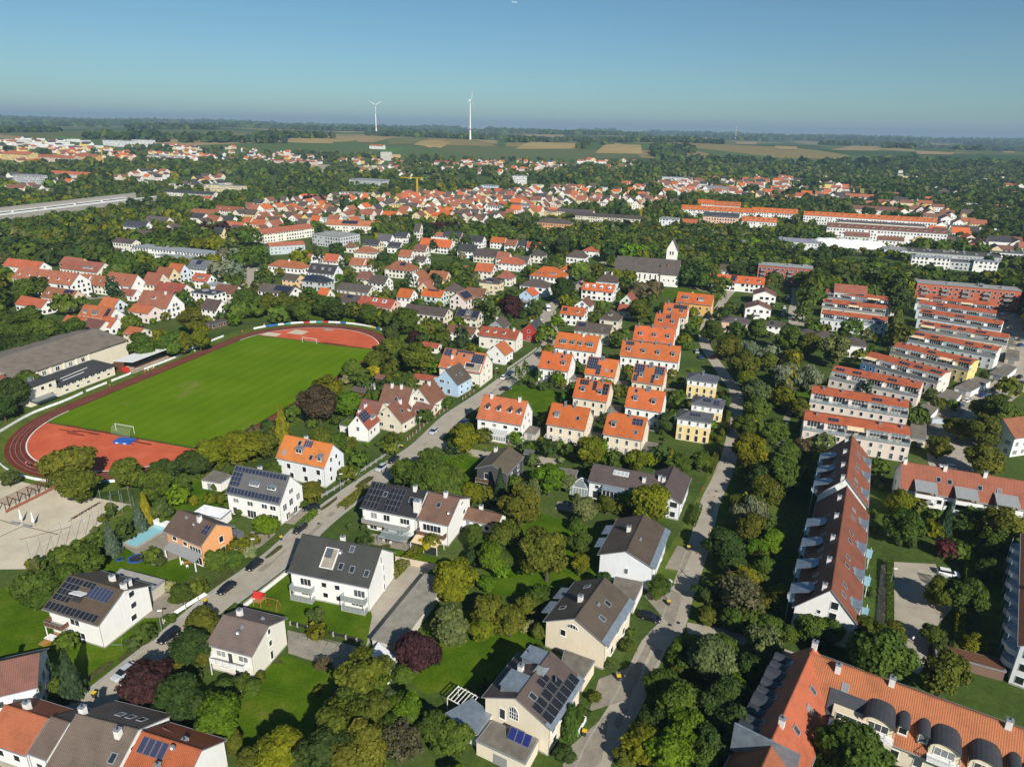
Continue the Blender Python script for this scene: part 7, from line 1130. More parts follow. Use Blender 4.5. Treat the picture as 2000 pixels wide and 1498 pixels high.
local(an,MB().box(-12.5,12.5,-4.3,6,0,3.9),'wall','plaster',(.72,.66,.52)); b = MB(); quad_slab(b,[(-13,-4.9,4.0),(13,-4.9,4.0),(13,6.4,5.0),(-13,6.4,5.0)],.2); local(an,b,'roof','flatroof',(.045,.048,.052))
for i in range(9): window(an,(-11+i*2.7,-4.3,3.1),0,1.7,.7)
for i in range(5): window(an,(-9+i*4.6,-4.3,1.3),0,1.3,.7)
local(an,MB().box(-8,5,-.1,.1,4.75,4.95),'roof_rail','white',None,(0,0,0),(0,0,.12)); local(an,MB().box(-9,1,-2.1,-1.9,4.5,4.7),'roof_rail','white',None,(0,0,0),(0,0,.1))
t2 = thing('club_house',(*tl(-41.5,53.3),0),TR_,'two-storey cream club house with flat dark roof at the left of the annex','house')
local(t2,MB().box(-5.4,5.4,-5.2,6,0,6.8),'wall','plaster',(.72,.66,.52)); local(t2,MB().box(-5.8,5.8,-5.6,6.4,6.8,7.1),'roof','flatroof',(.045,.048,.052))
for z in (5.2,2): 
 for x in (-3,0,3): window(t2,(x,-5.2,z),0,1.2,1.2)
local(t2,MB().box(-.5,.5,-.5,.5,7,8.4).cyl(1.4,0,7,8.2,.25),'roof_vent','zinc'); local(t2,MB().box(-6,2,-9,-5.2,2.6,2.75),'porch_roof','grey')
gs = thing('grandstand',(*tl(3,46.5),0),TR_,'small grandstand with white mono-pitch roof and stepped benches beside the track','grandstand'); SHORT['the grandstand'] = tl(3,44)
b = MB(); quad_slab(b,[(-11.2,-5,5.2),(11.2,-5,5.2),(11.2,5.2,4.4),(-11.2,5.2,4.4)],.18); local(gs,b,'roof','white')
local(gs,MB().box(-11,11,4.6,4.9,0,4.2).box(-11,-10.7,0,4.6,0,4.3).box(10.7,11,0,4.6,0,4.3),'back_wall','wood')
for i in range(5): local(gs,MB().box(-10.7,10.7,-3.6+i*1.6,-2+i*1.6,0,.35+.4*i),'bench_step','concrete'); local(gs,MB().box(-10.5,10.5,-3.2+i*1.6,-2.7+i*1.6,.42+.4*i,.5+.4*i),'bench','ltwood')
for x in (-10.6,-3.5,3.5,10.6): local(gs,MB().tube((x,.5,0),(x,.5,4.6),.09),'post','trim')
local(gs,MB().box(-11.2,-11.1,-2.5,1,.3,2.6),'banner','red')
# roof-terrace rows
RC_ = dict(PL=(.70,.60,.53),PY=(.68,.56,.48),LM=(.68,.68,.66),CR=(.72,.66,.50),WH=(.74,.76,.78))
RL = dict(r1='nearest pale beige terrace row with red roof strip and roof terraces',r2='second pale beige terrace row from the front on the right',r3='third terrace row from the front, pale beige with solar panels at its left end',r4='terrace row with a bright blue left end unit',r5='terrace row with a yellow right end unit and pink middle',r6='terrace row with white left, mint green middle and pale right units',r7='cream terrace row behind the mint green one',r8='white terrace row behind the cream row on the right',r9='white terrace row third in front of the orange-red slab',r10='terrace row directly in front of the orange-red slab',q1='nearest white terrace row of the left group by the parking lane',q2='middle cream terrace row of the left group by the parking lane',q3='farthest white terrace row of the left group below the brown-red roof')
pan = MB().box(-.5,.5,-.8,.8,0,.05,0).box(-.46,.46,-.76,.76,.05,.056,1).mesh('solar_panel',[M['cellframe'],M['cell']])
for key,x,y,L,ang,cc,cut in ROWS:
 rr = random.Random(key); near = math.hypot(x,y) < 330
 t = thing('terrace_row',(x,y,0),R(ang),RL[key],'row house','rows of roof-terrace houses'); SHORT['the '+{'r1': 'nearest beige terrace row','r2': 'second beige terrace row','r3': 'third beige terrace row','r4': 'row with the blue end','r5': 'row with the yellow end','r6': 'row with the mint unit','r7': 'cream terrace row'}.get(key,key+' row')] = (x+L/2*math.cos(R(ang)),y+L/2*math.sin(R(ang)))
 FOOT.append((x+L/2*math.cos(R(ang))-6*math.sin(R(ang)),y+L/2*math.sin(R(ang))+6*math.cos(R(ang)),R(ang),L/2,6))
 n = 5; un = L/n; z1,d = 5.5,11.5
 for i in range(n):
  c = RC_[cc]
  if key == 'r4' and i == 0: c = (.05,.22,.55)
  if key == 'r5' and i == n-1: c = (.76,.58,.22)
  if key == 'r5' and i == 0: c = (.72,.58,.30)
  if key == 'r6' and i == 2: c = (.42,.66,.62)
  x0,x1 = i*un+.002,(i+1)*un-.002
  local(t,MB().box(x0,x1,0,d,0,z1),'wall','plaster',c); local(t,MB().box(x0,x1,3.2,d-.3,z1,8.0),'upper_wall','plaster',tuple(q*.97 for q in c))
  local(t,MB().box(x1-.1,x1,.3,3.2,z1,z1+1.9),'divider','white')
  for u in (.27,.73):
   for z,w,hh in ((4.0,.9,1.4),(1.3,1.0,1.9)): window(t,(x0+un*u,0,z),0,w,hh)
  window(t,(x0+un*.5,3.2,z1+1.15),0,un*.62,1.9,'terrace_door')
  if i in (0,n-1):
   for z in (4,1.4): window(t,(0 if i == 0 else L,6.5,z),(-math.pi/2 if i == 0 else math.pi/2),.8,1.2)
  # canopy over the terrace
  if rr.random() < .75:
   b = MB()
   for k in range(6): xx = x0+.3+(un-.6)*k/5; b.tube((xx,.5,z1+2.2),(xx,3.1,z1+2.45),.04,4)
   b.tube((x0+.2,.5,z1+2.2),(x1-.2,.5,z1+2.2),.05,4).tube((x0+.2,.5,z1),(x0+.2,.5,z1+2.2),.05,4).tube((x1-.2,.5,z1),(x1-.2,.5,z1+2.2),.05,4); pg = local(t,b,'terrace_pergola','white')
   k = rr.random()
   if k < .55: local(pg,MB().add([(x0+.2,.5,z1+2.28),(x1-.2,.5,z1+2.28),(x1-.2,3.1,z1+2.52),(x0+.2,3.1,z1+2.52)],[(0,1,2,3)]),'glass_cover','paleglass')
   elif k < .75: local(pg,MB().add([(x0+.5,.2,z1+2.05),(x1-.8,.2,z1+2.05),(x1-.8,2.6,z1+2.6),(x0+.5,2.6,z1+2.6)],[(0,1,2,3)]),'awning','awning')
  pl = MB()
  for k in range(rr.randint(2,5)): xx,r_ = rr.uniform(x0+.5,x1-.5),rr.uniform(.15,.35); pl.cyl(xx,.5,z1+.02,z1+.4,r_*.7,r_*.8,6,0).add([(xx-r_,.5-r_,z1+.4),(xx+r_,.5-r_,z1+.5),(xx+r_,.5+r_,z1+.4),(xx-r_,.5+r_,z1+.5),(xx,.5,z1+1.2)],[(0,1,4),(1,2,4),(2,3,4),(3,0,4)],1)
  if near: tag(pl.obj('plant_pots',[M['brickred'],M['leafpot']] if 'leafpot' in M else [M['brickred'],M['lawn']],t),kind='stuff')
  # red mono-pitch strip
  b = MB(); quad_slab(b,[(x0,2.7,8.0),(x1,2.7,8.0),(x1,6.6,9.3),(x0,6.6,9.3)],.18); quad_slab(b,[(x0,6.6,9.3),(x1,6.6,9.3),(x1,d,8.0),(x0,d,8.0)],.18)
  ro = local(t,b,'roof','roof',(.40,.095,.035))
  k = rr.random()
  if k < .42 or (key == 'r3' and i == 0):
   for q in range(4 if k < .2 else 3): place(pan,'solar_panel',t,(x0+un*.25+q*1.05,4.3,8.66),(math.atan2(1.3,3.9),0,0),(.016,.02,.035))
  elif k < .7: local(ro,MB().box(-.3,.3,-.3,.3,-.6,.9),'chimney','zinc',None,(x0+un*.6,5.6,9.2))
 b = MB().box(0,L,.02,.07,z1,z1+.95).box(0,.05,.07,3.2,z1,z1+.95).box(L-.05,L,.07,3.2,z1,z1+.95); local(t,b,'railing_panel','paleglass' if key in ('r1','r2','q1') else 'grey'); local(t,MB().box(0,L,.0,.1,z1+.95,z1+1.02),'handrail','trim'); local(t,MB().box(-.05,L+.05,-.06,.02,z1-.25,z1),'parapet_edge','trim')
# flat garages: four roof corners, height
def flat_box(name,q,z,wall,roofm,label,cat='garage',group=None,rim=True):
 q = [Vector((*p,0)) for p in q]; c = sum(q,Vector())/len(q); e = q[1]-q[0]; t = thing(name,(c.x,c.y,0),0,label,cat,group)
 P = [p-c for p in q]; ar = sum(P[i].x*P[(i+1) % 4].y-P[(i+1) % 4].x*P[i].y for i in range(4))
 if ar < 0: P.reverse()
 b = MB().add([(p.x*.97,p.y*.97,0) for p in P]+[(p.x*.97,p.y*.97,z-.1) for p in P],[(0,1,5,4),(1,2,6,5),(2,3,7,6),(3,0,4,7)]); local(t,b,'wall','plaster',wall)
 b = MB(); quad_slab(b,[(p.x,p.y,z) for p in P],.3); local(t,b,'roof_rim','trim'); b = MB().add([(p.x*.95,p.y*.95,z+.012) for p in P],[(0,1,2,3)]); local(t,b,'roof',roofm)
 FOOT.append((c.x,c.y,math.atan2(e.y,e.x),e.length/2,(q[2]-q[1]).length/2))
 # a door on the longest side facing the camera
 k = min(range(4),key=lambda i: (P[i].y+P[(i+1) % 4].y)); m = (P[k]+P[(k+1) % 4])*.485; d = P[(k+1) % 4]-P[k]; ln = min(2.4,d.length*.4)
 MB().box(-ln/2,ln/2,-.06,.02,0,2.0).obj('garage_door',M['grey'],t,(m.x,m.y,0),(0,0,math.atan2(d.y,d.x))); return t
CR_,WH_ = (.74,.65,.50),(.78,.77,.74)
flat_box('annex',[(-2.2,86.8),(5.5,83.3),(3.3,78.7),(-4.6,82.8)],3.0,CR_,'gravelroof','gravel-roofed cream annex with blue collectors in front of the arched-window house','annex')
flat_box('annex',[(-5.6,91.5),(-2.1,88.1),(-4.3,84.0),(-10.4,87.8)],3.0,WH_,'zincroof' if 'zincroof' in M else 'zinc','zinc-roofed white annex left of the arched-window house','annex')
b = thing('pergola',(-7.2,91.8,0),R(-32),'white slatted pergola at the corner of the zinc-roofed annex','pergola')
for i in range(7): local(b,MB().box(-2.2+i*.7,-2.12+i*.7,-1.6,1.6,2.75,2.9),'slat','white')
local(b,MB().box(-2.3,2.3,-1.6,-1.5,2.6,2.75).box(-2.3,2.3,1.5,1.6,2.6,2.75),'beam','white'); local(b,MB().box(-2.3,-2.2,-1.6,-1.5,0,2.6).box(-2.3,-2.2,1.5,1.6,0,2.6),'post','white')
fr = thing('collector_rack',(2.4,82.9,3.02),R(-28),'rack of three blue solar collectors on the gravel-roofed annex','solar collectors')
for i in range(3): place(pan,'collector',fr,(-1.3+i*1.3,0,.75),(R(42),0,0),(.012,.02,.12),(1.25,1.15,1))
local(fr,MB().tube((-1.9,.5,0),(-1.9,.5,1.3),.04).tube((1.9,.5,0),(1.9,.5,1.3),.04).tube((-1.9,-.6,.1),(1.9,-.6,.1),.04),'stand','trim')
flat_box('garage',[(10.8,103.6),(16.3,100.8),(13.7,96.2),(9.8,99.4)],3.1,CR_,'gravelroof','gravel-roofed garage between the two cream houses','garage')
flat_box('garage',[(23.3,126.4),(29.3,124.6),(26.2,117.8),(22.0,121.4)],3.1,WH_,'gravelroof','gravel-roofed garage between the blank-gable house and its cream neighbour','garage')
flat_box('carport',[(-84.2,125.8),(-72.7,122.1),(-74.0,117.9),(-84.6,121.4)],2.9,(.5,.45,.38),'sandroof' if 'sandroof' in M else 'kerb','pale flat carport roof behind the house with the open roof hatch','carport')
flat_box('garage',[(-83.0,172.0),(-76.8,169.4),(-78.3,164.7),(-84.2,166.3)],2.7,WH_,'gravelroof','white garage with grey-green flat roof left of the panel-framed house','garage')
flat_box('garage',[(-77.9,153.5),(-70.0,151.1),(-70.9,146.9),(-79.1,149.7)],2.7,WH_,'darkflat' if 'darkflat' in M else 'flatroof','white garage with stained black flat roof behind the orange gable','garage')
flat_box('garage',[(10.5,179.2),(19.6,176.7),(17.9,170),(11,172)],2.7,WH_,'gravelroof','gravel-roofed garage left of the pyramid conservatory','garage')
flat_box('garage',[(-25.9,98.3),(-24.3,105.3),(-19.9,100.9),(-21.0,97.1)],2.6,WH_,'palezinc' if 'palezinc' in M else 'white','white garage with pale sheet roof at the end of the slab yard','garage')
flat_box('annex',[(-55.8,204.5),(-49.5,202),(-48.5,207),(-54.4,209.5)],3.0,WH_,'mossroof' if 'mossroof' in M else 'lawn2','white flat annex with mossy roof left of the small steep-roofed house','annex')
GL_ = ['beside the nearest beige terrace row','at the right end of the second beige terrace row','at the right end of the third beige terrace row','behind the white parked cars at the blue-ended row','right of the yellow end unit','right of the mint row','at the far end of the parking court']
for i,q in enumerate([((129.6,203.9),(133.7,202.5),(141.3,216.0),(136.3,216.6)),((141.5,226.3),(146.5,222.9),(154.4,231.5),(151.0,235.3)),((158.6,241.9),(164.2,238.1),(172.4,247.0),(168.9,251.2)),((173.3,253.8),(177.4,249.5),(193.1,262.0),(189.7,266.7)),((198.9,272.4),(202.8,267.5),(216.2,280.5),(214.2,285.0)),((219.9,294.0),(223.8,290.3),(233.9,305.1),(230.1,308.0)),((231.4,315.7),(236.4,311.6),(246,328),(241,331))]):
 flat_box('garage',q,2.7,WH_ if i in (1,2,3,4) else (.6,.52,.42),'gravelroof','flat gravel-roofed garage block '+GL_[i],'garage','garage blocks of the terrace rows')
for sp in HOUSES:                        # flat carports between the pair houses
 if sp[0] in ('d1','d2','d3','d4','d5','d6','d7','h20'):
  a_,L_,c_,s_ = R(sp[4]),sp[5]/2,math.cos(R(sp[4])),math.sin(R(sp[4])); P_ = lambda u,v: (sp[2]+c_*u-s_*v,sp[3]+s_*u+c_*v)
  flat_box('carport',[P_(L_+.1,-3.5),P_(L_+3.9,-3.5),P_(L_+3.9,2.5),P_(L_+.1,2.5)],2.5,(.5,.47,.42),'gravelroof','flat grey carport on the right of '+sp[15],'carport','carports of the pair houses')
  sheet('terrace_floor',[P_(-L_,-sp[6]/2-3),P_(L_,-sp[6]/2-3),P_(L_,-sp[6]/2+1),P_(-L_,-sp[6]/2+1)],.028,'paving')
# garage row with concrete deck panels
ga = thing('garage_row',(-19.3,115.4,0),R(70),'long row of garages with jointed concrete roof beside the glazed-balcony house','garage'); FOOT.append((-19.3,115.4,R(70),11,3))
local(ga,MB().box(-11,11,-2.7,2.7,0,2.3),'wall','plaster',(.6,.56,.5))
for i in range(9):
 local(ga,MB().box(-11.1+i*2.47,-11.1+i*2.47+2.43,-2.9,2.9,2.3,2.52+rng.uniform(0,.03)),'roof_panel','slab')
 local(ga,MB().box(-10.7+i*2.47,-8.9+i*2.47,2.66,2.74,.05,2.1),'garage_door','grey')
wl = thing('garden_wall',(-51.75,123.2,0),R(66),'low white garden wall between street and the glazed-balcony house lawn','wall'); local(wl,MB().box(-6.6,6.6,-.12,.12,0,1.1),'wall_body','white'); local(wl,MB().box(-6.65,6.65,-.18,.18,1.1,1.16),'coping','concrete')
wl = thing('garden_wall',(-20.2,132.6,0),R(-16),'beige panelled garden wall behind the garage yard','wall')
for i in range(5): local(wl,MB().box(-6+i*2.4+.03,-6+i*2.4+2.37,-.1,.1,0,1.6),'wall_panel','plaster',(.58,.48,.38))
# orange L-shaped apartment house (front right)
def barrel(h,u,v,w,side='F'):
 p,r = slope_frame(h,side,u,v); n = 10; hh = 1.6; V = []; sl = (h.zr-h.ze)/(h.W/2); d = 3.9
 for yy in (-.5,d): V += [(-math.cos(math.pi*i/n)*w/2,yy,hh+math.sin(math.pi*i/n)*w*.30) for i in range(n+1)]
 V += [(x*1.0,y,z+.14) for x,y,z in V]; m = 2*n+2
 o = MB().add(V,[(i,i+1,n+2+i,n+1+i) for i in range(n)]+[(m+i+1,m+i,m+n+1+i,m+n+2+i) for i in range(n)]+[(i,m+i,m+i+1,i+1) for i in range(n)]).obj('barrel_dormer',M['darkzinc'],h.root,p,(0,0,0 if side == 'F' else math.pi))
 V = [(-w/2+.1,0,0),(w/2-.1,0,0)]+[(math.cos(math.pi*i/n)*(w/2-.1),0,hh+math.sin(math.pi*i/n)*w*.28) for i in range(n+1)]
 MB().add(V,[tuple(range(len(V)))]).obj('dormer_front',M['plaster'],o,color=(.72,.62,.44)); MB().box(-w/2+.1,-w/2+.2,0,3,0,hh).box(w/2-.2,w/2-.1,0,3,0,hh).obj('dormer_cheek',M['plaster'],o,color=(.6,.5,.36))
 window(o,(0,-.02,1.0),0,w*.62,1.3 if w > 2 else 1.1,'dormer_window')
 if w > 3.4:
  q = MB().box(-w/2,w/2,-1.7,-.02,-.15,.02); bo = q.obj('balcony',M['white'],o); b = MB()
  for k in range(9): xx = -w/2+w*k/8; b.box(xx-.03,xx+.03,-1.7,-1.64,0,1.0)
  b.box(-w/2,w/2,-1.72,-1.62,1.0,1.06).box(-w/2,-w/2+.05,-1.7,0,.95,1.02).box(w/2-.05,w/2,-1.7,0,.95,1.02).obj('railing',M['white'],bo)
M['darkzinc'] = plain('dark_zinc',(.055,.06,.07),.5,.2,.2,1)
M['zincroof'] = plain('zinc_seam_roof',(.22,.25,.28),.5,.3,.25,.6); M['palezinc'] = plain('pale_sheet_roof',(.50,.56,.62),.5,0,.1,.6); M['sandroof'] = M['sand']
LB_ = [('L1','gable',68.2,84.2,-31,39,15,6.3,11.6,'C','ORANGE2',.5,0,'','orange-tiled apartment wing with dark barrel dormers at the lower right corner','the orange barrel-dormer wing',[('C','F',.12,.86),('C','F',.32,.97),('C','F',.72,.97),('S','F',.16,.62),('S','F',.30,.55),('WIN','F',[(i/12+.04,4.4) for i in range(12)]+[(i/12+.04,1.5) for i in range(12)],1.1,1.4),('WIN','B',[(i/12+.04,4.4) for i in range(12)],1.1,1.4)]),
 ('L2','gable',46,86.2,54.5,24,10.6,6.2,11.5,'C','ORANGE3',.5,0,'','orange-tiled end wing with a row of dark barrel dormers above the garden','the orange end wing',[('C','F',.15,.95),('C','F',.99,.98),('S','F',.25,.6),('S','F',.5,.5),('S','F',.66,.6),('S','F',.85,.6),('S','B',.2,.5),('S','B',.45,.5),('S','B',.6,.5),('S','B',.85,.5),('WIN','B',[(i/7+.08,4.2) for i in range(7)]+[(i/7+.08,1.5) for i in range(7)],1.1,1.4)]),
 ('L3','gable',34.4,69.8,54.5,16,10.6,5.4,10.4,'C','RED2',.5,0,'','lower orange-red wing at the bottom edge below a stepped parapet','the lower orange-red wing',[('S','F',.6,.6),('S','B',.4,.5)])]
for sp in LB_:
 h = house(sp); h.root['label'] = sp[14]; h.root['category'] = 'house'; h.root['group'] = 'houses of the town'; h.root.name = 'apartment_house'; SHORT[sp[15]] = (sp[2],sp[3])
 if sp[0] == 'L1':
  for u,v,w in ((.30,.10,4.6),(.385,.2,1.7),(.455,.2,1.7),(.53,.10,4.2),(.66,.10,4.2),(.75,.2,1.7),(.83,.1,4.2)): barrel(h,u,v,w)
  p,r = slope_frame(h,'F',.19,.3,.08); MB().box(-3.2,3.2,-2.2,2.2,0,.12).obj('dark_roof_field',M['darkzinc'],h.root,p,r)
  o = MB().box(-2.6,2.6,-.4,2.5,-.3,1.1).obj('corner_bay',M['plaster'],h.root,(slope_frame(h,'F',.2,.12)[0]),color=(.70,.60,.42)); window(o,(0,-.4,.5),0,4,.9); MB().box(-2.8,2.8,-2.4,-.4,-.5,-.35).obj('bay_balcony',M['white'],o)
 if sp[0] == 'L2':
  for k in range(9): barrel(h,.1+k*.1,.05,1.9 if k % 3 else 3.2,'B')
  MB().box(-12.3,-12.0,-4,5.5,6,11.2).obj('step_parapet',M['zinc'],h.root)
# apartment block with round balconies at the right edge
h = house(('RT','gable',110.2,116,55,46,12,8.6,11.8,'W3','RED2',.4,0,'','','',[('WIN','B',[(i/10+.05,z) for i in range(10) for z in (1.4,4.2,7.0)],1.3,1.9),('WIN','F',[(i/10+.05,z) for i in range(10) for z in (1.4,4.2,7.0)],1.3,1.4)]))
tag(h.root,'white apartment block with stacked round balconies at the right edge','apartment block'); h.root.name = 'apartment_block'; SHORT['the round-balcony block'] = (104,120)
for i in range(8):
 p,rz = wall_pt(h,'B',(i+.5)/8,0)
 for z in (2.8,5.6):
  n = 12; ring_ = [(1.9*math.cos(math.pi+math.pi*k/n),1.9*math.sin(math.pi+math.pi*k/n)) for k in range(n+1)]
  V = [(x,y,z-.15) for x,y in ring_]+[(x,y,z) for x,y in ring_]; o = MB().add(V,[tuple(range(n,-1,-1)),tuple(range(n+1,2*n+2))]+[(k,k+1,n+2+k,n+1+k) for k in range(n)]).obj('round_balcony',M['white'],h.root,p,(0,0,rz))
  V = [(x,y,z) for x,y in ring_]+[(x,y,z+.95) for x,y in ring_]; MB().add(V,[(k,k+1,n+2+k,n+1+k) for k in range(n)]).obj('balcony_panel',M['white'],o)
 MB().tube((0,-1.8,0),(0,-1.8,8.4),.07,6).obj('balcony_post',M['turq'],h.root,p,(0,0,rz))
# pyramid conservatory, church, dome, railway wall, wind turbines
co = thing('glass_pavilion',(19.6,168.6,0),R(-20),'white glass conservatory with pyramid roof beside the long white house','conservatory')
b = MB()
for i in range(7): b.box(-2.4+i*.8-.05,-2.4+i*.8+.05,-2.3,-2.2,0,2.6).box(2.3,2.4,-2.3+i*.75,-2.2+i*.75,0,2.6).box(-2.4,-2.3,-2.3+i*.75,-2.2+i*.75,0,2.6)
b.box(-2.5,2.5,-2.4,-2.2,2.55,2.7).box(-2.5,2.5,2.2,2.4,2.55,2.7)
for sx,sy in ((-1,-1),(1,-1),(1,1),(-1,1)): b.tube((sx*2.4,sy*2.3,2.7),(0,0,4.6),.07,4)
local(co,b,'glazing_bar','white'); local(co,MB().add([(-2.4,-2.25,2.7),(2.4,-2.25,2.7),(2.4,2.25,2.7),(-2.4,2.25,2.7),(0,0,4.55)],[(0,1,4),(1,2,4),(2,3,4),(3,0,4)]),'roof_pane','paleglass'); local(co,MB().box(-2.3,2.3,-2.27,-2.24,0,2.6).box(2.32,2.36,-2.2,2.2,0,2.6),'pane','paleglass')
ch = thing('church',(89,455,0),R(-18),'white church with large brown roof and square gabled tower','church'); SHORT['the church'] = (89,450)
local(ch,MB().prism([(-8.5,0),(8.5,0),(8.5,8.4),(0,15.6),(-8.5,8.4)],-21,20),'nave_wall','plaster',(.78,.76,.70)); b = MB()
quad_slab(b,[(-21.5,-9,8.2),(20.4,-9,8.2),(20.4,0,16),(-21.5,0,16)],.25); quad_slab(b,[(-21.5,0,16),(20.4,0,16),(20.4,9,8.2),(-21.5,9,8.2)],.25); local(ch,b,'roof','roof',(.095,.078,.068))
local(ch,MB().box(9,20.5,-9.6,-8.5,0,8.2),'choir_wall','plaster',(.78,.76,.70)); b = MB(); quad_slab(b,[(8.5,-10.2,7.9),(21,-10.2,7.9),(21,-8.9,8.5),(8.5,-8.9,8.5)],.2); local(ch,b,'choir_roof','roof',(.095,.078,.068))
for i in range(8): window(ch,(-18+i*3.4,-8.5,5.2),0,.9,3.2)
window(ch,(20,0,6),math.pi/2,1.2,6)
for i in range(3): window(ch,(11.5+i*3,-9.6,4),0,.9,.9)
local(ch,MB().box(-.5,.5,-.5,.5,0,2),'chimney','brickred',None,(13,-4.5,11.5)); local(ch,MB().box(-.4,.4,-.4,.4,0,1.6),'roof_vent','dark',None,(8,-5,11))
tw = local(ch,MB().prism([(-3.4,0),(3.4,0),(3.4,21),(0,27.5),(-3.4,21)],-3.4,3.4),'tower','plaster',(.80,.78,.72),(13,13,0),(0,0,math.pi/2)); b = MB(); quad_slab(b,[(-3.7,-3.8,20.4),(3.7,-3.8,20.4),(3.7,0,27.7),(-3.7,0,27.7)],.2); quad_slab(b,[(-3.7,0,27.7),(3.7,0,27.7),(3.7,3.8,20.4),(-3.7,3.8,20.4)],.2); local(tw,b,'tower_roof','roof',(.12,.10,.09))
for s in (-.8,.8): window(tw,(-3.4,s,18.6),-math.pi/2,.9,2.2,'belfry_opening'); window(tw,(s,-3.4,18.6),0,.9,2.2,'belfry_opening')
dm = thing('membrane_dome',(293,612,0),R(-20),'long white ribbed membrane dome among the factory roofs','dome'); SHORT['the white membrane dome'] = (293,600)
for i in range(6):
 n,L0 = 12,62/6; V = []
 for k in range(7):
  t = k/6; x = -31+i*L0+t*L0; r = 9.0*(1-.10*(2*t-1)**2)*(1 if 0 < i < 5 else (math.sqrt(max(0.02,1-((1-t) if i == 0 else t)**2)) if True else 1))
  V += [(x,-math.cos(math.pi*j/n)*r*1.1,2.5+math.sin(math.pi*j/n)*r*.75) for j in range(n+1)]
 o = local(dm,MB().add(V,[(k*(n+1)+j,(k+1)*(n+1)+j,(k+1)*(n+1)+j+1,k*(n+1)+j+1) for k in range(6) for j in range(n)]),'membrane_bay','dome')
 for p_ in o.data.polygons: p_.use_smooth = True
local(dm,MB().box(-27,27,-9,9,0,2.5),'base_wall','plaster',(.5,.5,.5))
rw = thing('railway_wall',(-492,735,0),R(77.1),'long pale concrete railway wall with grey parapet on the left','wall'); local(rw,MB().box(-190,165,-.6,.6,0,4.6),'wall_body','concrete',None); local(rw,MB().box(-190,165,-.9,.9,4.6,5.4),'parapet','white'); local(rw,MB().box(-190,165,.6,13,2.6,3.0),'track_bed','gravelroof')
nb = thing('noise_barrier',(-505,738,0),R(77.1),'tall grey panelled noise barrier behind the railway','noise barrier'); SHORT['the noise barrier'] = (-495,735)
bm_ = MB().box(-2.4,2.4,-.15,.15,2.5,10.5).mesh('barrier_panel',[M['concrete']]); bp_ = MB().box(-.14,.14,-.22,.22,0,10.7).mesh('barrier_post',[M['grey']])
for i in range(66): place(bm_,'barrier_panel',nb,(-178+i*4.95,0,0)); place(bp_,'barrier_post',nb,(-180.5+i*4.95,0,0))
tr_ = thing('passenger_train',(-497.5,770,3.0),R(77.1),'long white and grey train standing behind the railway wall','train')
for i in range(5): local(tr_,MB().box(-19+i*39,19+i*39,-1.4,1.4,.6,3.4),'carriage','white',None,(-80,0,0)); local(tr_,MB().box(-18+i*39,18+i*39,-1.43,1.43,1.8,2.7),'window_band','glassdark',None,(-80,0,0))
for i in range(7):
 g = thing('catenary_mast',(-492+math.cos(R(77.1))*(-150+i*50)-math.sin(R(77.1))*9,735+math.sin(R(77.1))*(-150+i*50)+math.cos(R(77.1))*9,0),R(77.1),('nearest','second nearest','third nearest','fourth nearest','fifth nearest','sixth nearest','farthest')[i]+' grey catenary mast behind the railway wall','mast','catenary masts of the railway'); local(g,MB().tube((0,0,3),(0,0,11),.16),'pole','grey'); local(g,MB().tube((0,0,10),(0,-4,10.4),.08),'bracket','grey')
def turbine(x,y,top,rot,lab):
 zb = terr(x,y); t = thing('wind_turbine',(x,y,zb),0,lab,'wind turbine','wind turbines on the hills'); hgt = top-zb
 b = MB()
 for k,(z0,z1,r0,r1) in enumerate(((-5,.25*hgt,4.4,2.8),(.25*hgt+.01,.28*hgt,2.8,2.7),(.28*hgt+.01,hgt-3,2.7,1.4))): b.cyl(0,0,z0,z1,r0,r1,16,1 if k == 1 else 0)
 b.obj('tower',[M['white'],M['red']],t); local(t,MB().box(-2.4,2.4,-5,6,hgt-3,hgt+2.5),'nacelle','white'); hb = local(t,MB().cyl(0,0,-2.2,2.2,2.4,1.6,12),'hub','grey',None,(0,-6.2,hgt),(math.pi/2,0,rot[3]))
 for k in range(3):
  a = rot[0]+k*2*math.pi/3; V = []
  for s,w_,t_ in ((2,1.3,1.2),(8,2.4,.7),(25,1.5,.4),(rot[1],.25,.1)): V += [(-w_*.4,-t_/2,s),(w_*.6,-t_/2,s),(w_*.6,t_/2,s),(-w_*.4,t_/2,s)]
  MB().add(V,[(4*i+j,4*i+(j+1) % 4,4*i+4+(j+1) % 4,4*i+4+j) for i in range(3) for j in range(4)]+[(3,2,1,0),(12,13,14,15)]).obj('blade',M['white'],t,(0,-6.2,hgt),(0,a,0))
 for ch_ in t.children: pass
 t.rotation_euler = (0,0,rot[2])
turbine(-183,2850,193.5,(.25,42,R(70),0),'taller wind turbine with red band on its white tower, seen edge-on'); turbine(-693,3600,189,(R(60),40,R(25),0),'white wind turbine on the left with two blades raised against the sky')
lm = thing('lattice_mast',(1400,4700,terr(1400,4700)),0,'faint thin transmission mast on the horizon right of centre','mast')
for k in range(10): local(lm,MB().cyl(0,0,k*8,k*8+7.9,1.6,1.6,6),'mast_section','white' if k % 2 else 'red')
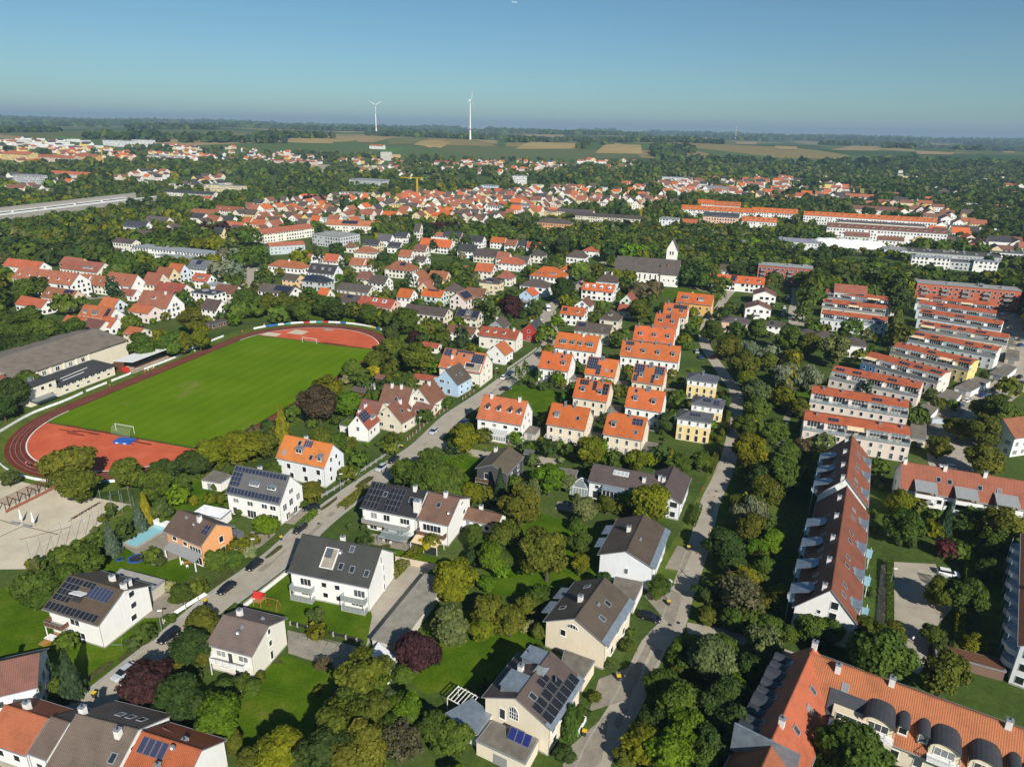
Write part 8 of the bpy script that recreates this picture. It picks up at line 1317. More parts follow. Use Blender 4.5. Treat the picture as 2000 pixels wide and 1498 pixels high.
# tower cranes
for x,y,s,rz,lab in ((-850,1480,40,.3,'yellow tower crane above the far left town'),(-140,1010,26,2.9,'yellow tower crane among houses left of centre'),(135,760,24,1.4,'slim orange tower crane beside the brown school roofs')):
 c = thing('tower_crane',(x,y,0),rz,lab,'crane'); q = MB(); q2 = MB()
 for sx in (-.8,.8):
  for sy in (-.8,.8): q.tube((sx,sy,0),(sx,sy,s),.22,4)
 for k in range(int(s/2)): q.tube((-.8,-.8,k*2),(.8,-.8,k*2+2),.12,3).tube((.8,.8,k*2),(-.8,.8,k*2+2),.12,3)
 for k in range(14): q2.tube((-8+k*2.4,0,s),(-5.6+k*2.4,0,s),.35,4).tube((-8+k*2.4,0,s),(-6.8+k*2.4,0,s+1.4),.15,3)
 local(c,q,'mast','yellow'); local(c,q2,'jib','yellow'); local(c,MB().box(-9,-6,-1,1,s-2.5,s),'counterweight','concrete')
# ------------------------------------------------------------------ far houses
have = [(t[0],t[1]) for t in FARH]+[(f[0],f[1]) for f in FOOT]
for t in list(FARH):                      # neighbours along the same streets
 for k in range(2):
  if rng.random() > (.75 if t[1] < 1300 else .4): continue
  a_,r_ = R(-20.5+90*rng.randint(0,3)),rng.uniform(15,23); x,y = t[0]+math.cos(a_)*r_,t[1]+math.sin(a_)*r_
  if min((x-p_[0])**2+(y-p_[1])**2 for p_ in have) > 150: have.append((x,y)); FARH.append((x,y,rng.choice(WALL_KINDS),rng.choice(ROOF_KINDS[:-2] if t[3] != 'GREYF' else ['GREYF']),rng.randint(0,1),t[5]*rng.uniform(.85,1.1)))
FOOT += [(293,612,R(-20),31,10),(89,455,R(-18),21,10)]
FARH.sort(key=lambda t: math.hypot(t[0],t[1]))
def far_parts(L,W,ze,zr):
 wb = MB().prism([(-W/2+.3,0),(W/2-.3,0),(W/2-.3,ze),(0,zr-.1),(-W/2+.3,ze)],-L/2+.3,L/2-.3); rb = MB(); quad_slab(rb,[(-L/2,-W/2,ze-.1),(L/2,-W/2,ze-.1),(L/2,0,zr),(-L/2,0,zr)],.2); quad_slab(rb,[(-L/2,0,zr),(L/2,0,zr),(L/2,W/2,ze-.1),(-L/2,W/2,ze-.1)],.2)
 gb = MB()
 for s in (-1,1):
  for z in (1.6,4.3):
   if z > ze-.8: continue
   for i in range(int(L/2.8)): x = -L/2+1.4+i*2.8; gb.box(x-.5,x+.5,s*(W/2-.3)-.05,s*(W/2-.3)+.05,z-.6,z+.6)
   for i in range(int(W/3)): y = -W/2+1.6+i*3; gb.box(s*(L/2-.3)-.05,s*(L/2-.3)+.05,y-.5,y+.5,z-.6,z+.6)
 return wb,rb,gb
AV,AF,AC = [],[],[]
NIND = 70; off = 0; lab_n = {}
for k,(x,y,wc,rc,perp,sz) in enumerate(FARH):
 a = R(-20.5+90*perp+rng.uniform(-6,6)); L,W,ze = 12*sz,9.5*min(sz,1.3),rng.choice((4.4,5.2,5.8,6.4)) if sz < 1.4 else rng.choice((6,8,9)); flat = rc == 'GREYF'; zr = ze+(.3 if flat else rng.uniform(3.2,5.2)); zb = terr(x,y)
 if not flat and rng.random() < .5: rc = rng.choice(('BRN5','RBRN','SLATE','BRN4','ORB','RBRN','ORB'))
 wb,rb,gb = far_parts(L,W,ze,zr)
 FOOT.append((x,y,a,L/2,W/2))
 if k < NIND:
  t = thing('house',(x,y,zb),a); local(t,wb,'wall','plaster',WALL[wc]); local(t,rb,'roof','roof',ROOF[rc]); tag(local(t,gb,'window_panes','glass'),kind='stuff')
  lab_n.setdefault((WN[wc],RN[rc]),[]).append((project(x,y,4),t))
 else:
  c,s = math.cos(a),math.sin(a)
  for b,col in ((wb,WALL[wc]),(rb,ROOF[rc]),(gb,(.05,.055,.06))):
   V = np.array(b.v); V = np.stack([x+c*V[:,0]-s*V[:,1],y+s*V[:,0]+c*V[:,1],zb+V[:,2]],1)
   for f in b.f:
    for tri in ([f] if len(f) == 4 else [(f[0],f[i],f[i+1],f[i+1]) for i in range(1,len(f)-1)]):
     AF.append([q+off for q in (tri if len(set(tri)) == 4 else tri)]); AC.append(col)
   AV.append(V); off += len(V)
for (wn,rn),lst in lab_n.items():
 lst.sort(key=lambda t: t[0][0])
 for i,((u,v),t) in enumerate(lst):
  where = 'left of the school' if u < 640 else ('beyond the school trees' if u < 1050 else ('beyond the church' if u < 1500 else 'behind the factory roofs'))
  same = [q for q in lst if ('left of the school' if q[0][0] < 640 else ('beyond the school trees' if q[0][0] < 1050 else ('beyond the church' if q[0][0] < 1500 else 'behind the factory roofs'))) == where]; j = [q[1] for q in same].index(t)
  tag(t,(ORD[j] if len(same) > 1 and j < len(ORD) else 'small')+f' distant {wn} house with {rn} roof {where}','house','houses of the town')
AV = np.concatenate(AV); quads = [f for f in AF]
me = bpy.data.meshes.new('distant_houses'); me.from_pydata(AV.tolist(),[],[tuple(dict.fromkeys(f)) for f in quads]); me.materials.append(M['attr'])
at = me.attributes.new('col','FLOAT_COLOR','FACE'); at.data.foreach_set('color',np.concatenate([np.array(AC),np.ones((len(AC),1))],1).astype(np.float32).ravel()); me.update()
tag(place(me,'distant_houses'),'many small distant houses with red and dark roofs spread across the far town','houses',kind='stuff')
# ------------------------------------------------------------------ plants
PC = dict(g=(.080,.125,.016),y=(.150,.165,.008),o=(.112,.126,.014),d=(.048,.082,.017),b=(.098,.178,.008),p=(.048,.022,.024),p2=(.15,.036,.04),p3=(.062,.048,.03),w=(.16,.19,.12),g2=(.125,.15,.05),c=(.040,.074,.032),sc=(.09,.125,.085),yc=(.22,.21,.014),v=(.26,.28,.13),f=(.12,.105,.055),r=(.075,.110,.026),yb=(.32,.26,.014),l=(.07,.125,.02),po=(.07,.11,.03),gt=(.09,.125,.028),dt=(.052,.08,.022))
PW = dict(g='green',y='yellow-green',o='olive-brown',d='dark green',b='bright green',p='purple-leaved',p2='red-leaved',p3='dark copper',w='silver-green',g2='grey-green',c='dark',sc='blue-grey',yc='golden',v='pale variegated',f='half-bare brownish',r='clipped round',yb='bright yellow',l='green column',po='tall green',gt='slender green',dt='slender dark')
def unit(n):
 v = nr.normal(size=(n,3)); return v/np.linalg.norm(v,axis=1,keepdims=True)
def cards(P,D,s,tint,asp=1.0,droop=0.0):
 """one irregular leaf spray (quad) at each point P, facing roughly along D"""
 n = len(P); D = D+nr.normal(size=(n,3))*.45; D /= np.linalg.norm(D,axis=1,keepdims=True)
 a = np.cross(D,unit(n)); 
 if droop: a = np.cross(D,np.tile([0,0,1.0],(n,1))+nr.normal(size=(n,3))*.25)
 a /= np.linalg.norm(a,axis=1,keepdims=True)+1e-9; b = np.cross(D,a); s = (s*nr.uniform(.6,1.45,n))[:,None]
 V = np.stack([P-a*s-b*s*asp*.6,P+a*s*.8-b*s*asp,P+a*s+b*s*asp*.7,P-a*s*.7+b*s*asp],1).reshape(-1,3)
 return V,np.arange(4*n).reshape(n,4),tint
def crown_round(n,z0=.16,lobes=38,s=.042,seed=0,wid=.40,bush=False):
 """clumps of leaf sprays set round an uneven ellipsoid, with gaps between the clumps"""
 zc = (z0+1)/2; hz = (1-z0)/2; C = unit(lobes)*nr.uniform(.25,1.0,(lobes,1))**.5; r = nr.uniform(.075,.185,lobes)
 ax = np.array([wid*nr.uniform(.8,1.1),wid*nr.uniform(.8,1.1),hz*.84]); C = C*ax+np.array([nr.uniform(-.05,.05),nr.uniform(-.05,.05),zc]); C[:,0] += (C[:,2]-zc)*nr.uniform(-.25,.25); C[0] = (0,0,zc); r[0] = .26
 if bush: C[:,2] = np.maximum(C[:,2],.2)
 k = nr.choice(lobes,n,p=r**1.7/np.sum(r**1.7)); d = unit(n); d[:,2] = np.where(nr.random(n) < .5,np.abs(d[:,2]),d[:,2])
 P = C[k]+d*np.array([1.1,1.1,.82])*(r[k]*(nr.uniform(.35,1.12,n)**.6))[:,None]; P[:,2] = np.clip(P[:,2],.02,None)
 out = P-np.array([0,0,zc]); out /= np.linalg.norm(out,axis=1,keepdims=True)+1e-6
 lt = nr.uniform(0,1,lobes); return cards(P,d*.6+out*.4+np.array([0,0,.25]),s,np.clip(.2+.42*lt[k]+nr.normal(0,.17,n),0,1))
def crown_cone(n,tiers=11,s=.06,base=.06,fat=.5):
 t = nr.uniform(0,1,n)**.8; tier = np.floor(t*tiers)/tiers; fr = t*tiers-np.floor(t*tiers); a = nr.uniform(0,2*math.pi,n)
 rad = fat*(1-tier)*(1-.45*fr)*nr.uniform(.55,1.05,n)*(1+.12*np.sin(a*7+tier*40)); z = base+(1-base)*(tier+fr*.8/tiers)
 d = np.stack([np.cos(a),np.sin(a),np.full(n,.55)],1); P = np.stack([rad*np.cos(a),rad*np.sin(a),z-.05*(rad)],1)
 return cards(P,d,s,np.clip(nr.normal(.45,.2,n),0,1))
def crown_col(n,s=.10):
 z = nr.uniform(.01,1,n); a = nr.uniform(0,2*math.pi,n); rad = .5*np.sqrt(np.clip(1-(np.abs(z-.36)/.66)**2.2,0.01,1))*nr.uniform(.75,1.03,n)*(1+.1*np.sin(5*a+9*z))
 P = np.stack([rad*np.cos(a),rad*np.sin(a),z],1); d = np.stack([np.cos(a),np.sin(a),np.full(n,.15)],1); V,Fq,t = cards(P,d,s,np.clip(nr.normal(.45,.2,n),0,1)); return V,Fq,t
def crown_willow(n,s=.02):
 V,Fq,t = crown_round(n,.08,36,s); C = V.reshape(-1,4,3).mean(1,keepdims=True); Q = V.reshape(-1,4,3)-C; Q[:,:,2] *= 3.2; return (C+Q).reshape(-1,3),Fq,t
def trunk_mesh(name,limbs=5,h=.5,r=.028,bare=False):
 b = MB(); b.tube((0,0,-.02),(0,0,h),r*1.25,7,0,r*.6)
 for k in range(limbs):
  a = k*2.4+rng.uniform(-.3,.3); z = rng.uniform(.2,h*.95); q = (math.cos(a)*rng.uniform(.15,.3),math.sin(a)*rng.uniform(.15,.3),z+rng.uniform(.15,.35)); b.tube((0,0,z),q,r*.5,5,0,r*.15)
  if bare:
   for m in range(5): b.tube(q,(q[0]+rng.uniform(-.18,.18),q[1]+rng.uniform(-.18,.18),min(.99,q[2]+rng.uniform(.02,.3))),r*.22,4,0,r*.06)
 return b.mesh(name,[M['bark']])
def lm_(V,Fq,t,nm='crown'): return raw_mesh(nm,V,Fq,[M['leaf']],{'tint': t})
BIG = [lm_(*crown_round(10500,lobes=34+i*4,s=.0235)) for i in range(7)]; MID = [lm_(*crown_round(3000,lobes=28+3*i,s=.044)) for i in range(7)]
BUSH = [lm_(*crown_round(2400,.02,18+2*i,.042,bush=True),nm='foliage') for i in range(4)]; SPARSE = [lm_(*crown_round(1700,lobes=34,s=.026)) for i in range(2)]
CONE = [lm_(*crown_cone(4200,s=.045)) for i in range(2)]; COLU = [lm_(*crown_col(2200,.07)) for i in range(2)]; WILL = [lm_(*crown_willow(7000)) for i in range(2)]
TRK = [trunk_mesh('trunk') for i in range(3)]; TRKB = trunk_mesh('trunk',14,.7,.03,True)
# --- read the planting survey
plants = []
HFK = dict(g=1.0,y=.95,o=.95,d=1.05,b=.9,p=.95,p2=1.0,p3=1.05,w=1.0,g2=1.0,c=1.9,sc=1.8,yc=1.9,v=.85,f=.95,r=.95,yb=.9,l=3.4,po=2.6,gt=2.0,dt=2.0)
for it in TREES.split(';'):
 t,x,y,wd = it.split(); x,y,wd = float(x),float(y),float(wd)
 if wd > 15 and t not in ('c','l'):
  n = int(math.ceil(wd/10.5)); px_,py_ = y/math.hypot(x,y),-x/math.hypot(x,y)
  for k in range(n):
   q = (k+.5)/n-.5; plants.append((t,x+px_*q*wd+rng.uniform(-1,1),y+py_*q*wd+rng.uniform(-4,4),wd/n*1.35*rng.uniform(.85,1.15),min(12.5,max(8.5,wd*.55))*rng.uniform(.85,1.1)))
 else:
  hh = wd*HFK[t]
  if wd < 3.2 and t in 'gyodbp' or (wd < 3.2 and t == 'g2'): hh = wd*.9
  plants.append((t,x,y,wd,min(hh,19)))
def shape_of(t,wd,dist):
 if t in ('c','sc','yc'): return rng.choice(CONE),None,'conifer'
 if t == 'l': return rng.choice(COLU),None,'column_conifer'
 if t == 'po': return rng.choice(COLU),TRK[0],'poplar_tree'
 if t in ('v','r','yb') or wd < 3.2: return rng.choice(BUSH),None,'bush'
 if t == 'f': return rng.choice(SPARSE),TRKB,'tree'
 if t == 'w': return rng.choice(WILL),rng.choice(TRK),'willow_tree'
 return rng.choice(BIG if wd/dist > .024 else MID),rng.choice(TRK),'tree'
REFS = []
def jitter(c,a=.18): 
 f = 1.1+rng.uniform(-a,a); return (c[0]*f*(1+rng.uniform(-.12,.12)),c[1]*f,c[2]*f*(1+rng.uniform(-.1,.1)))
def put_plant(t,x,y,wd,hh):
 if y < 180 and polyline_dist(LANE,x,y) < 9: hh *= .66; wd *= .88
 d = math.hypot(x,y); me,tk,nm = shape_of(t,wd,d); o = thing(nm,(x,y,terr(x,y)),rng.uniform(0,6.28)); o.scale = (wd,wd*rng.uniform(.92,1.08),hh)
 c = place(me,'foliage' if nm == 'bush' else 'crown',o,color=jitter(PC[t]))
 if tk: place(tk,'trunk',o)
 else: place(TRK[0],'stem',o,scale=(.6,.6,.25))
 return o,nm
# --- generic garden shrubs round the houses of the near and middle ground
def inside_house(x,y,m=.5):
 for fx,fy,a,l,wd in FOOT:
  dx,dy = x-fx,y-fy
  if abs(dx) > l+wd+m or abs(dy) > l+wd+m: continue
  c,s = math.cos(a),math.sin(a)
  if abs(c*dx+s*dy) < l+m and abs(-s*dx+c*dy) < wd+m: return True
 return False
def polyline_dist(L,x,y):
 best = 1e9
 for (ax,ay),(bx,by) in zip(L,L[1:]):
  vx,vy = bx-ax,by-ay; t = max(0,min(1,((x-ax)*vx+(y-ay)*vy)/(vx*vx+vy*vy))); best = min(best,math.hypot(x-ax-t*vx,y-ay-t*vy))
 return best
ROADS = [(MAIN,4.8),(LANE,3.6),([(-26,201),(-9,191),(14,186.5)],3.4),([(128,172),(146,208),(186,250),(236,300),(284,385)],7.5),([(150,352),(160,380),(186,445)],6),([(-163,364),(-159.5,401),(-182,474),(-196,520)],6),([(-530,570),(-440,960)],18),([(80,104),(95,137)],8)]
OPEN = [[(27,112),(36,112),(36,124),(28,124)],[(12,155),(30,149),(38,155),(22,166)],[(-41.6,103.9),(-30.5,99.6),(-31.5,84),(-45,82),(-49,98)],[(-43.5,110.8),(-26.6,106),(-29.8,100.3),(-41.3,104.4)],[(-53,118),(-47.5,130),(-17,132),(-26,107),(-43,112)],[(-100,93),(-84,92),(-74,96),(-70,109),(-74,122),(-96,129),(-110,118)],[(-98.6,157),(-138,169),(-175,160),(-160,138),(-119,126),(-98,129)],[(-2.6,244.5),(1.6,252),(18,247),(15.5,220),(8.6,224)],[(-12,97),(2,102),(6,110),(-3,118),(-14,110)],[(0,128),(6,130),(20,134),(18,148),(8,155),(-2,145)],[(-29,176),(-23,188),(-10,187),(-20,172)],[(98,242),(104,258),(117,270),(124,262),(112,242)],[(-92,137),(-98,128),(-78,122),(-70,126),(-66,137),(-72,134),(-84,139)],[(132,205),(145,195),(158,221),(300,385),(262,392),(210,290)]]
def in_poly(P,x,y):
 r = False
 for i in range(len(P)):
  (ax,ay),(bx,by) = P[i],P[i-1]
  if (ay > y) != (by > y) and x < (bx-ax)*(y-ay)/(by-ay)+ax: r = not r
 return r
def free(x,y,m=.8):
 if any(in_poly(P,x,y) for P in OPEN): return False
 dx,dy = x-TO[0],y-TO[1]; u,v = math.cos(TR_)*dx+math.sin(TR_)*dy,-math.sin(TR_)*dx+math.cos(TR_)*dy
 if math.hypot(max(0,abs(u)-45),v) < 47: return False
 if any(polyline_dist(L,x,y) < w_ for L,w_ in ROADS): return False
 return not inside_house(x,y,m)
shrubs = []
GEN = ['g','g','g','d','o','o','y','b','g2']
for fx,fy,a,l,wd in list(FOOT):
 d = math.hypot(fx,fy)
 if d > 480: continue
 for k in range(7 if d < 300 else 6):
  q = rng.uniform(0,6.28); rr = rng.uniform(1.5,9); x,y = fx+math.cos(q)*(l+rr),fy+math.sin(q)*(wd+rr)
  if free(x,y,1.0): s = rng.uniform(1.2,3.4) if rng.random() < .7 else rng.uniform(3.5,6); shrubs.append((rng.choice(GEN),x,y,s,s*rng.uniform(.8,1.15)))
# hedge lines along plots
for line,n,s in (([(-102,158),(-100,131),(-112,126)],16,2.6),([(31,100),(38,112)],6,3),([(60,150),(70,176)],9,4),([(52,118),(64,150)],9,4.5),([(32,80),(42,100)],7,4.5),([(60,150),(84,190)],8,5),([(78,150),(92,190),(104,226)],12,4),([(66,178),(80,210),(92,245)],12,3.6),([(95,225),(120,280),(150,330)],14,6),([(106,166),(112,150),(122,150)],10,4),([(116,150),(138,156),(150,170)],9,5),([(104,108),(120,124)],6,4),([(-66,205),(-48,262),(-40,300)],20,5),([(-90,180),(-70,200)],7,4.5),([(-60,178),(-48,190),(-38,200)],8,2.4),([(20,186),(34,184),(52,190)],12,3.4),([(-12,160),(2,168),(16,172)],8,4),([(-16,120),(-8,132),(-8,144)],7,5),([(-10,84),(-22,92),(-24,98)],6,5),([(-30,70),(-18,84)],6,6),([(-60,330),(-100,358),(-150,372)],22,6),([(-45,310),(-30,330)],6,6),([(150,330),(176,320)],6,5),([(-60,92),(-54,100)],5,4),([(40,70),(46,74)],3,5)):
 for k in range(n):
  t = (k+rng.random())/n*(len(line)-1); i = min(int(t),len(line)-2); t -= i; x = line[i][0]*(1-t)+line[i+1][0]*t+rng.uniform(-1.2,1.2); y = line[i][1]*(1-t)+line[i+1][1]*t+rng.uniform(-1.2,1.2)
  if not inside_house(x,y,.8): q = s*rng.uniform(.7,1.3); shrubs.append((rng.choice(GEN),x,y,q,q*rng.uniform(.85,1.25)))
allp = [(p,True) for p in plants]+[(p,False) for p in shrubs]
allp.sort(key=lambda q: -q[0][3]*q[0][4]/(q[0][1]**2+q[0][2]**2))
cnt = {}; LAB = []; mass = []
for (t,x,y,wd,hh),named in allp:
 if inside_house(x,y,-1.5) or (y < 200 and polyline_dist(LANE,x,y) < 2.6+wd*.28) or (y < 300 and polyline_dist(MAIN,x,y) < 3.2+wd*.25): continue
 nm = 'bush' if (wd < 3.2 and t not in ('c','sc','yc','l')) or t in ('v','r','yb') else 'tree'
 vis = abs(x) < .80*y+6 and y > 60
 if vis and cnt.get(nm,0) < (295 if nm == 'tree' else 240): cnt[nm] = cnt.get(nm,0)+1; o,kind = put_plant(t,x,y,wd,hh); LAB.append((o,t,kind,x,y,wd,hh))
 elif vis: mass.append((t,x,y,wd,hh))
# --- trees too many to count: one low-detail mass
def mass_mesh(name,T,nq,label):
 """T rows: x, y, z, width, height, r, g, b"""
 T = np.array(T); n = len(T); d = unit(n*nq).reshape(n,nq,3); d[:,:,2] = np.where(d[:,:,2] < -.35,-d[:,:,2],d[:,:,2])
 lob = 1+.22*np.sin(d[:,:,0]*5+T[:,None,0])*np.sin(d[:,:,1]*5+T[:,None,1])+nr.uniform(-.12,.08,(n,nq)); P = d*lob[:,:,None]
 X = T[:,None,0:3]+np.stack([P[:,:,0]*T[:,None,3]/2,P[:,:,1]*T[:,None,3]/2,(P[:,:,2]*.5+.5)*T[:,None,4]],2)
 s = np.repeat(T[:,3]*(1.15/math.sqrt(nq)),nq); V,Fq,_ = cards(X.reshape(-1,3),d.reshape(-1,3),s,None)
 col = np.repeat(T[:,5:8],nq,0); tint = np.clip(nr.normal(.45,.2,n*nq),0,1)
 tag(place(raw_mesh(name,V,Fq,[M['leafcol']],{'tint': tint,'col': col}),name),label,'trees',kind='stuff')
grid = {}
for f in FOOT: grid.setdefault((int(f[0]//60),int(f[1]//60)),[]).append(f)
def near_house(x,y,m):
 i,j = int(x//60),int(y//60)
 for a in (-1,0,1):
  for b in (-1,0,1):
   for f in grid.get((i+a,j+b),()):
    if math.hypot(x-f[0],y-f[1]) < max(f[3],f[4])*.8+m: return True
 return False
def row(t,x,y,wd,hh): c = jitter(PC[t],.25); return (x,y,terr(x,y),wd,hh,*c)
m1 = [row(*p) for p in mass]; m2 = []; m3 = []; m4 = []
KIND = ['g','g','d','d','o','g2','y','g','d','g']
FQ = [[(p[0],p[1]) for p in q] for _,q in FIELDS]
def dens(x,y): return .5+.5*math.sin(x*.013+1.7*math.sin(y*.009))*math.sin(y*.011+1.3*math.sin(x*.007))
for k in range(60000):
 y = 330*(2000/330)**(rng.random()); x = rng.uniform(-.84,.84)*y
 d = math.hypot(x,y); de = dens(x,y); rail = abs((x+505)-(y-690)*.229) < 26 and 560 < y < 960
 if rail or (d < 640 and not free(x,y,2.2)): continue
 ws,hs = rng.uniform(7,12),rng.uniform(7.5,13)
 u = project(x,y,0)[0] if False else 1000+1345*x/y
 wood = (u > 1230 and d > 900) or (u > 1560 and 420 < d < 520) or (u < 420 and 430 < d < 640) or d > 1500 or (1250 < u < 1520 and 480 < d < 700) or (860 < u < 1300 and 570 < d < 660)
 if 640 < d < 1300 and not wood and rng.random() < .3:
  if not near_house(x,y,1.5): s_ = rng.uniform(4,7); m3.append(row(rng.choice(KIND),x,y,s_,s_*rng.uniform(.8,1.1)))
  continue
 nh = near_house(x,y,5 if not wood else 3)
 if nh: continue
 if d > 640 and near_house(x,y,16) and rng.random() < .5: hs *= .62; ws *= .75
 if any(in_poly(P,x,y) for P in FQ): continue
 if not wood and de < .45 and rng.random() < .85: continue
 if not wood and d < 640:
  if rng.random() < .55: continue
  ws *= rng.uniform(.4,.75); hs *= rng.uniform(.4,.7)
 if not wood and d > 640 and (near_house(x,y,9) or rng.random() < .5): continue
 if wood and d < 1300 and near_house(x,y,12): continue
 if d > 1300 and near_house(x,y,22): continue
 if any(near_house(x*(1+q/y),y+q,1) for q in ((10,20) if d < 400 else ((12,24,38,52) if d < 640 else (16,34,52)))) and not (wood and rng.random() < .25): continue
 if 0 < (x+505)-(y-690)*.229+26 < 120 and 540 < y < 960 and rng.random() < .8: continue
 if 60 < x < 125 and 400 < y < 500: continue
 if u > 1560 and 400 < d < 525: ws *= 1.2; hs *= 1.35
 r_ = row(rng.choice(KIND if not (u > 1500 and d > 900) else ['d','d','g','g2']),x,y,ws,hs)
 if d < 640: m2.append(r_) if rng.random() < .40 else None
 elif d < 1200: m3.append(r_) if rng.random() < (.34 if wood else .26) else None
 else: m4.append((*r_[:3],r_[3]*1.35,r_[4]*1.15,*r_[5:])) if rng.random() < .36 else None
m5 = []
for k in range(26000):
 y = 1950*(11000/1950)**(rng.random()**.8); x = rng.uniform(-.84,.84)*y; d = math.hypot(x,y); u = 1000+1345*x/y
 de = .5+.5*math.sin(x*.0031+2*math.sin(y*.0017+.5))*math.sin(y*.0038+1.5*math.sin(x*.0023)); de += .22*(d > 5200)+.25*(u > 1250 and d < 2600)+.1*(d < 2200)
 if de < .83 or (d < 5200 and any(in_poly(P,x,y) for P in FQ)): continue
 g_ = rng.uniform(1,1.5)*(1+max(0,d-3500)/2600); m5.append(row(rng.choice(['d','d','g','c']),x,y,17*g_,rng.uniform(12,17)*(1 if d < 6000 else 1.25)))
mass_mesh('garden_greenery',m1,130,'dense garden bushes and small trees filling the plots between houses') if m1 else None
mass_mesh('town_trees',m2,110,'many green trees between the houses of the middle distance')
mass_mesh('distant_trees',m3,46,'distant green trees crowding between far houses')
mass_mesh('far_woodland',m4,22,'dark woodland belt behind the far town'); mass_mesh('hill_woods',m5,9,'dark wooded patches on the distant hills')
# ------------------------------------------------------------------ vehicles
def loft(S,n=8,mi=0,smooth=True):
 """S: stations (x, half width low, half width high, z low, z high, round)"""
 V = []; Fc = []; k = 8
 for x,wl_,wh,zl,zh in S:
  m = (zl+zh)/2; V += [(x,-wl_,zl),(x,-wl_*1.02,m),(x,-wh,zh-.03),(x,-wh*.85,zh),(x,wh*.85,zh),(x,wh,zh-.03),(x,wl_*1.02,m),(x,wl_,zl)]
 for i in range(len(S)-1):
  for j in range(k): Fc.append((i*k+j,i*k+(j+1) % k,(i+1)*k+(j+1) % k,(i+1)*k+j))
 Fc.append(tuple(range(k-1,-1,-1))); Fc.append(tuple(range((len(S)-1)*k,len(S)*k))); b = MB(); b.add(V,[tuple(reversed(f)) for f in Fc],mi); return b
wheel = MB().cyl(0,0,-.11,.11,.32,.32,14).mesh('wheel',[M['tyre']]); rim = MB().cyl(0,0,.10,.125,.21,.19,10).mesh('rim',[M['rim']])
CARS = {}
def car_parts(kind):
 if kind in CARS: return CARS[kind]
 if kind == 'van':
  body = loft([(-2.5,.85,.8,.35,1.9),(-2.4,.92,.86,.3,2.1),(.9,.95,.88,.28,2.1),(1.7,.95,.86,.28,1.25),(2.3,.92,.82,.3,1.05),(2.5,.85,.72,.38,.8)]); glass = loft([(.55,.9,.84,1.35,2.0),(1.02,.94,.82,1.3,2.02),(1.66,.9,.8,1.22,1.3)]); roof = None; L = 2.5
 elif kind == 'camper':
  body = loft([(-3.2,1.05,1.0,.45,2.8),(-3.1,1.1,1.05,.4,2.95),(1.3,1.1,1.05,.4,2.95),(2.0,1.05,1.0,.4,2.4),(2.3,1.0,.9,.4,1.3),(3.0,.95,.85,.45,1.0)]); glass = loft([(1.5,1.12,.95,1.35,2.2),(2.08,1.06,.9,1.35,2.3),(2.3,1.0,.85,1.32,1.36)]); roof = None; L = 3.0
 else:
  est = kind == 'estate'; body = loft([(-2.25,.75,.72,.38,.80),(-2.15,.86,.80,.28,.98),(-1.3,.90,.84,.22,.98),(.8,.90,.84,.22,.95),(1.6,.88,.80,.24,.86),(2.1,.82,.72,.28,.74),(2.25,.7,.6,.36,.62)])
  glass = loft([(-2.12 if est else -1.95,.78,.74,.93,.98),(-1.95 if est else -1.45,.80,.62,.93,1.36),(-.2,.82,.64,.93,1.42),(.35,.82,.62,.93,1.38),(1.15,.80,.72,.90,.95)]); roof = MB(); xr = -1.85 if est else -1.3
  roof.box(xr,.3,-.60,.60,1.39,1.445); L = 2.25
 CARS[kind] = (body.mesh('body',[M['car']]),glass.mesh('car_window',[M['glassdark']]),roof.mesh('car_roof',[M['car']]) if roof else None,L); return CARS[kind]
hl = MB().box(-.12,.05,-.2,.2,-.08,.08).mesh('headlight',[M['lamp']]); tlm = MB().box(-.05,.1,-.16,.16,-.1,.1).mesh('tail_light',[M['tail']])
def car(kind,x,y,deg,col,label):
 b,g,r,L = car_parts(kind); c = thing('parked_car' if kind != 'camper' else 'camper_van',(x,y,.04),R(deg),label,'car' if kind in ('estate','hatch') else 'van','cars parked along the streets')
 bo = place(b,'body',c,color=col); place(g,'car_window',bo,color=col)
 if r: place(r,'car_roof',bo,color=col)
 for sx in (-1,1):
  for sy in (-1,1): w_ = place(wheel,'wheel',c,(sx*L*.6,sy*.84,.32),(-sy*math.pi/2,0,0)); place(rim,'rim',w_)
 for sy in (-1,1): place(hl,'headlight',c,(L-.13,sy*.58,.66)); place(tlm,'tail_light',c,(-L+.06,sy*.68,.8))
BK,SV,BL,WT,RD,YE,GY = (.008,.010,.016),(.42,.46,.50),(.015,.05,.16),(.78,.78,.76),(.35,.01,.02),(.7,.45,.02),(.12,.13,.14)
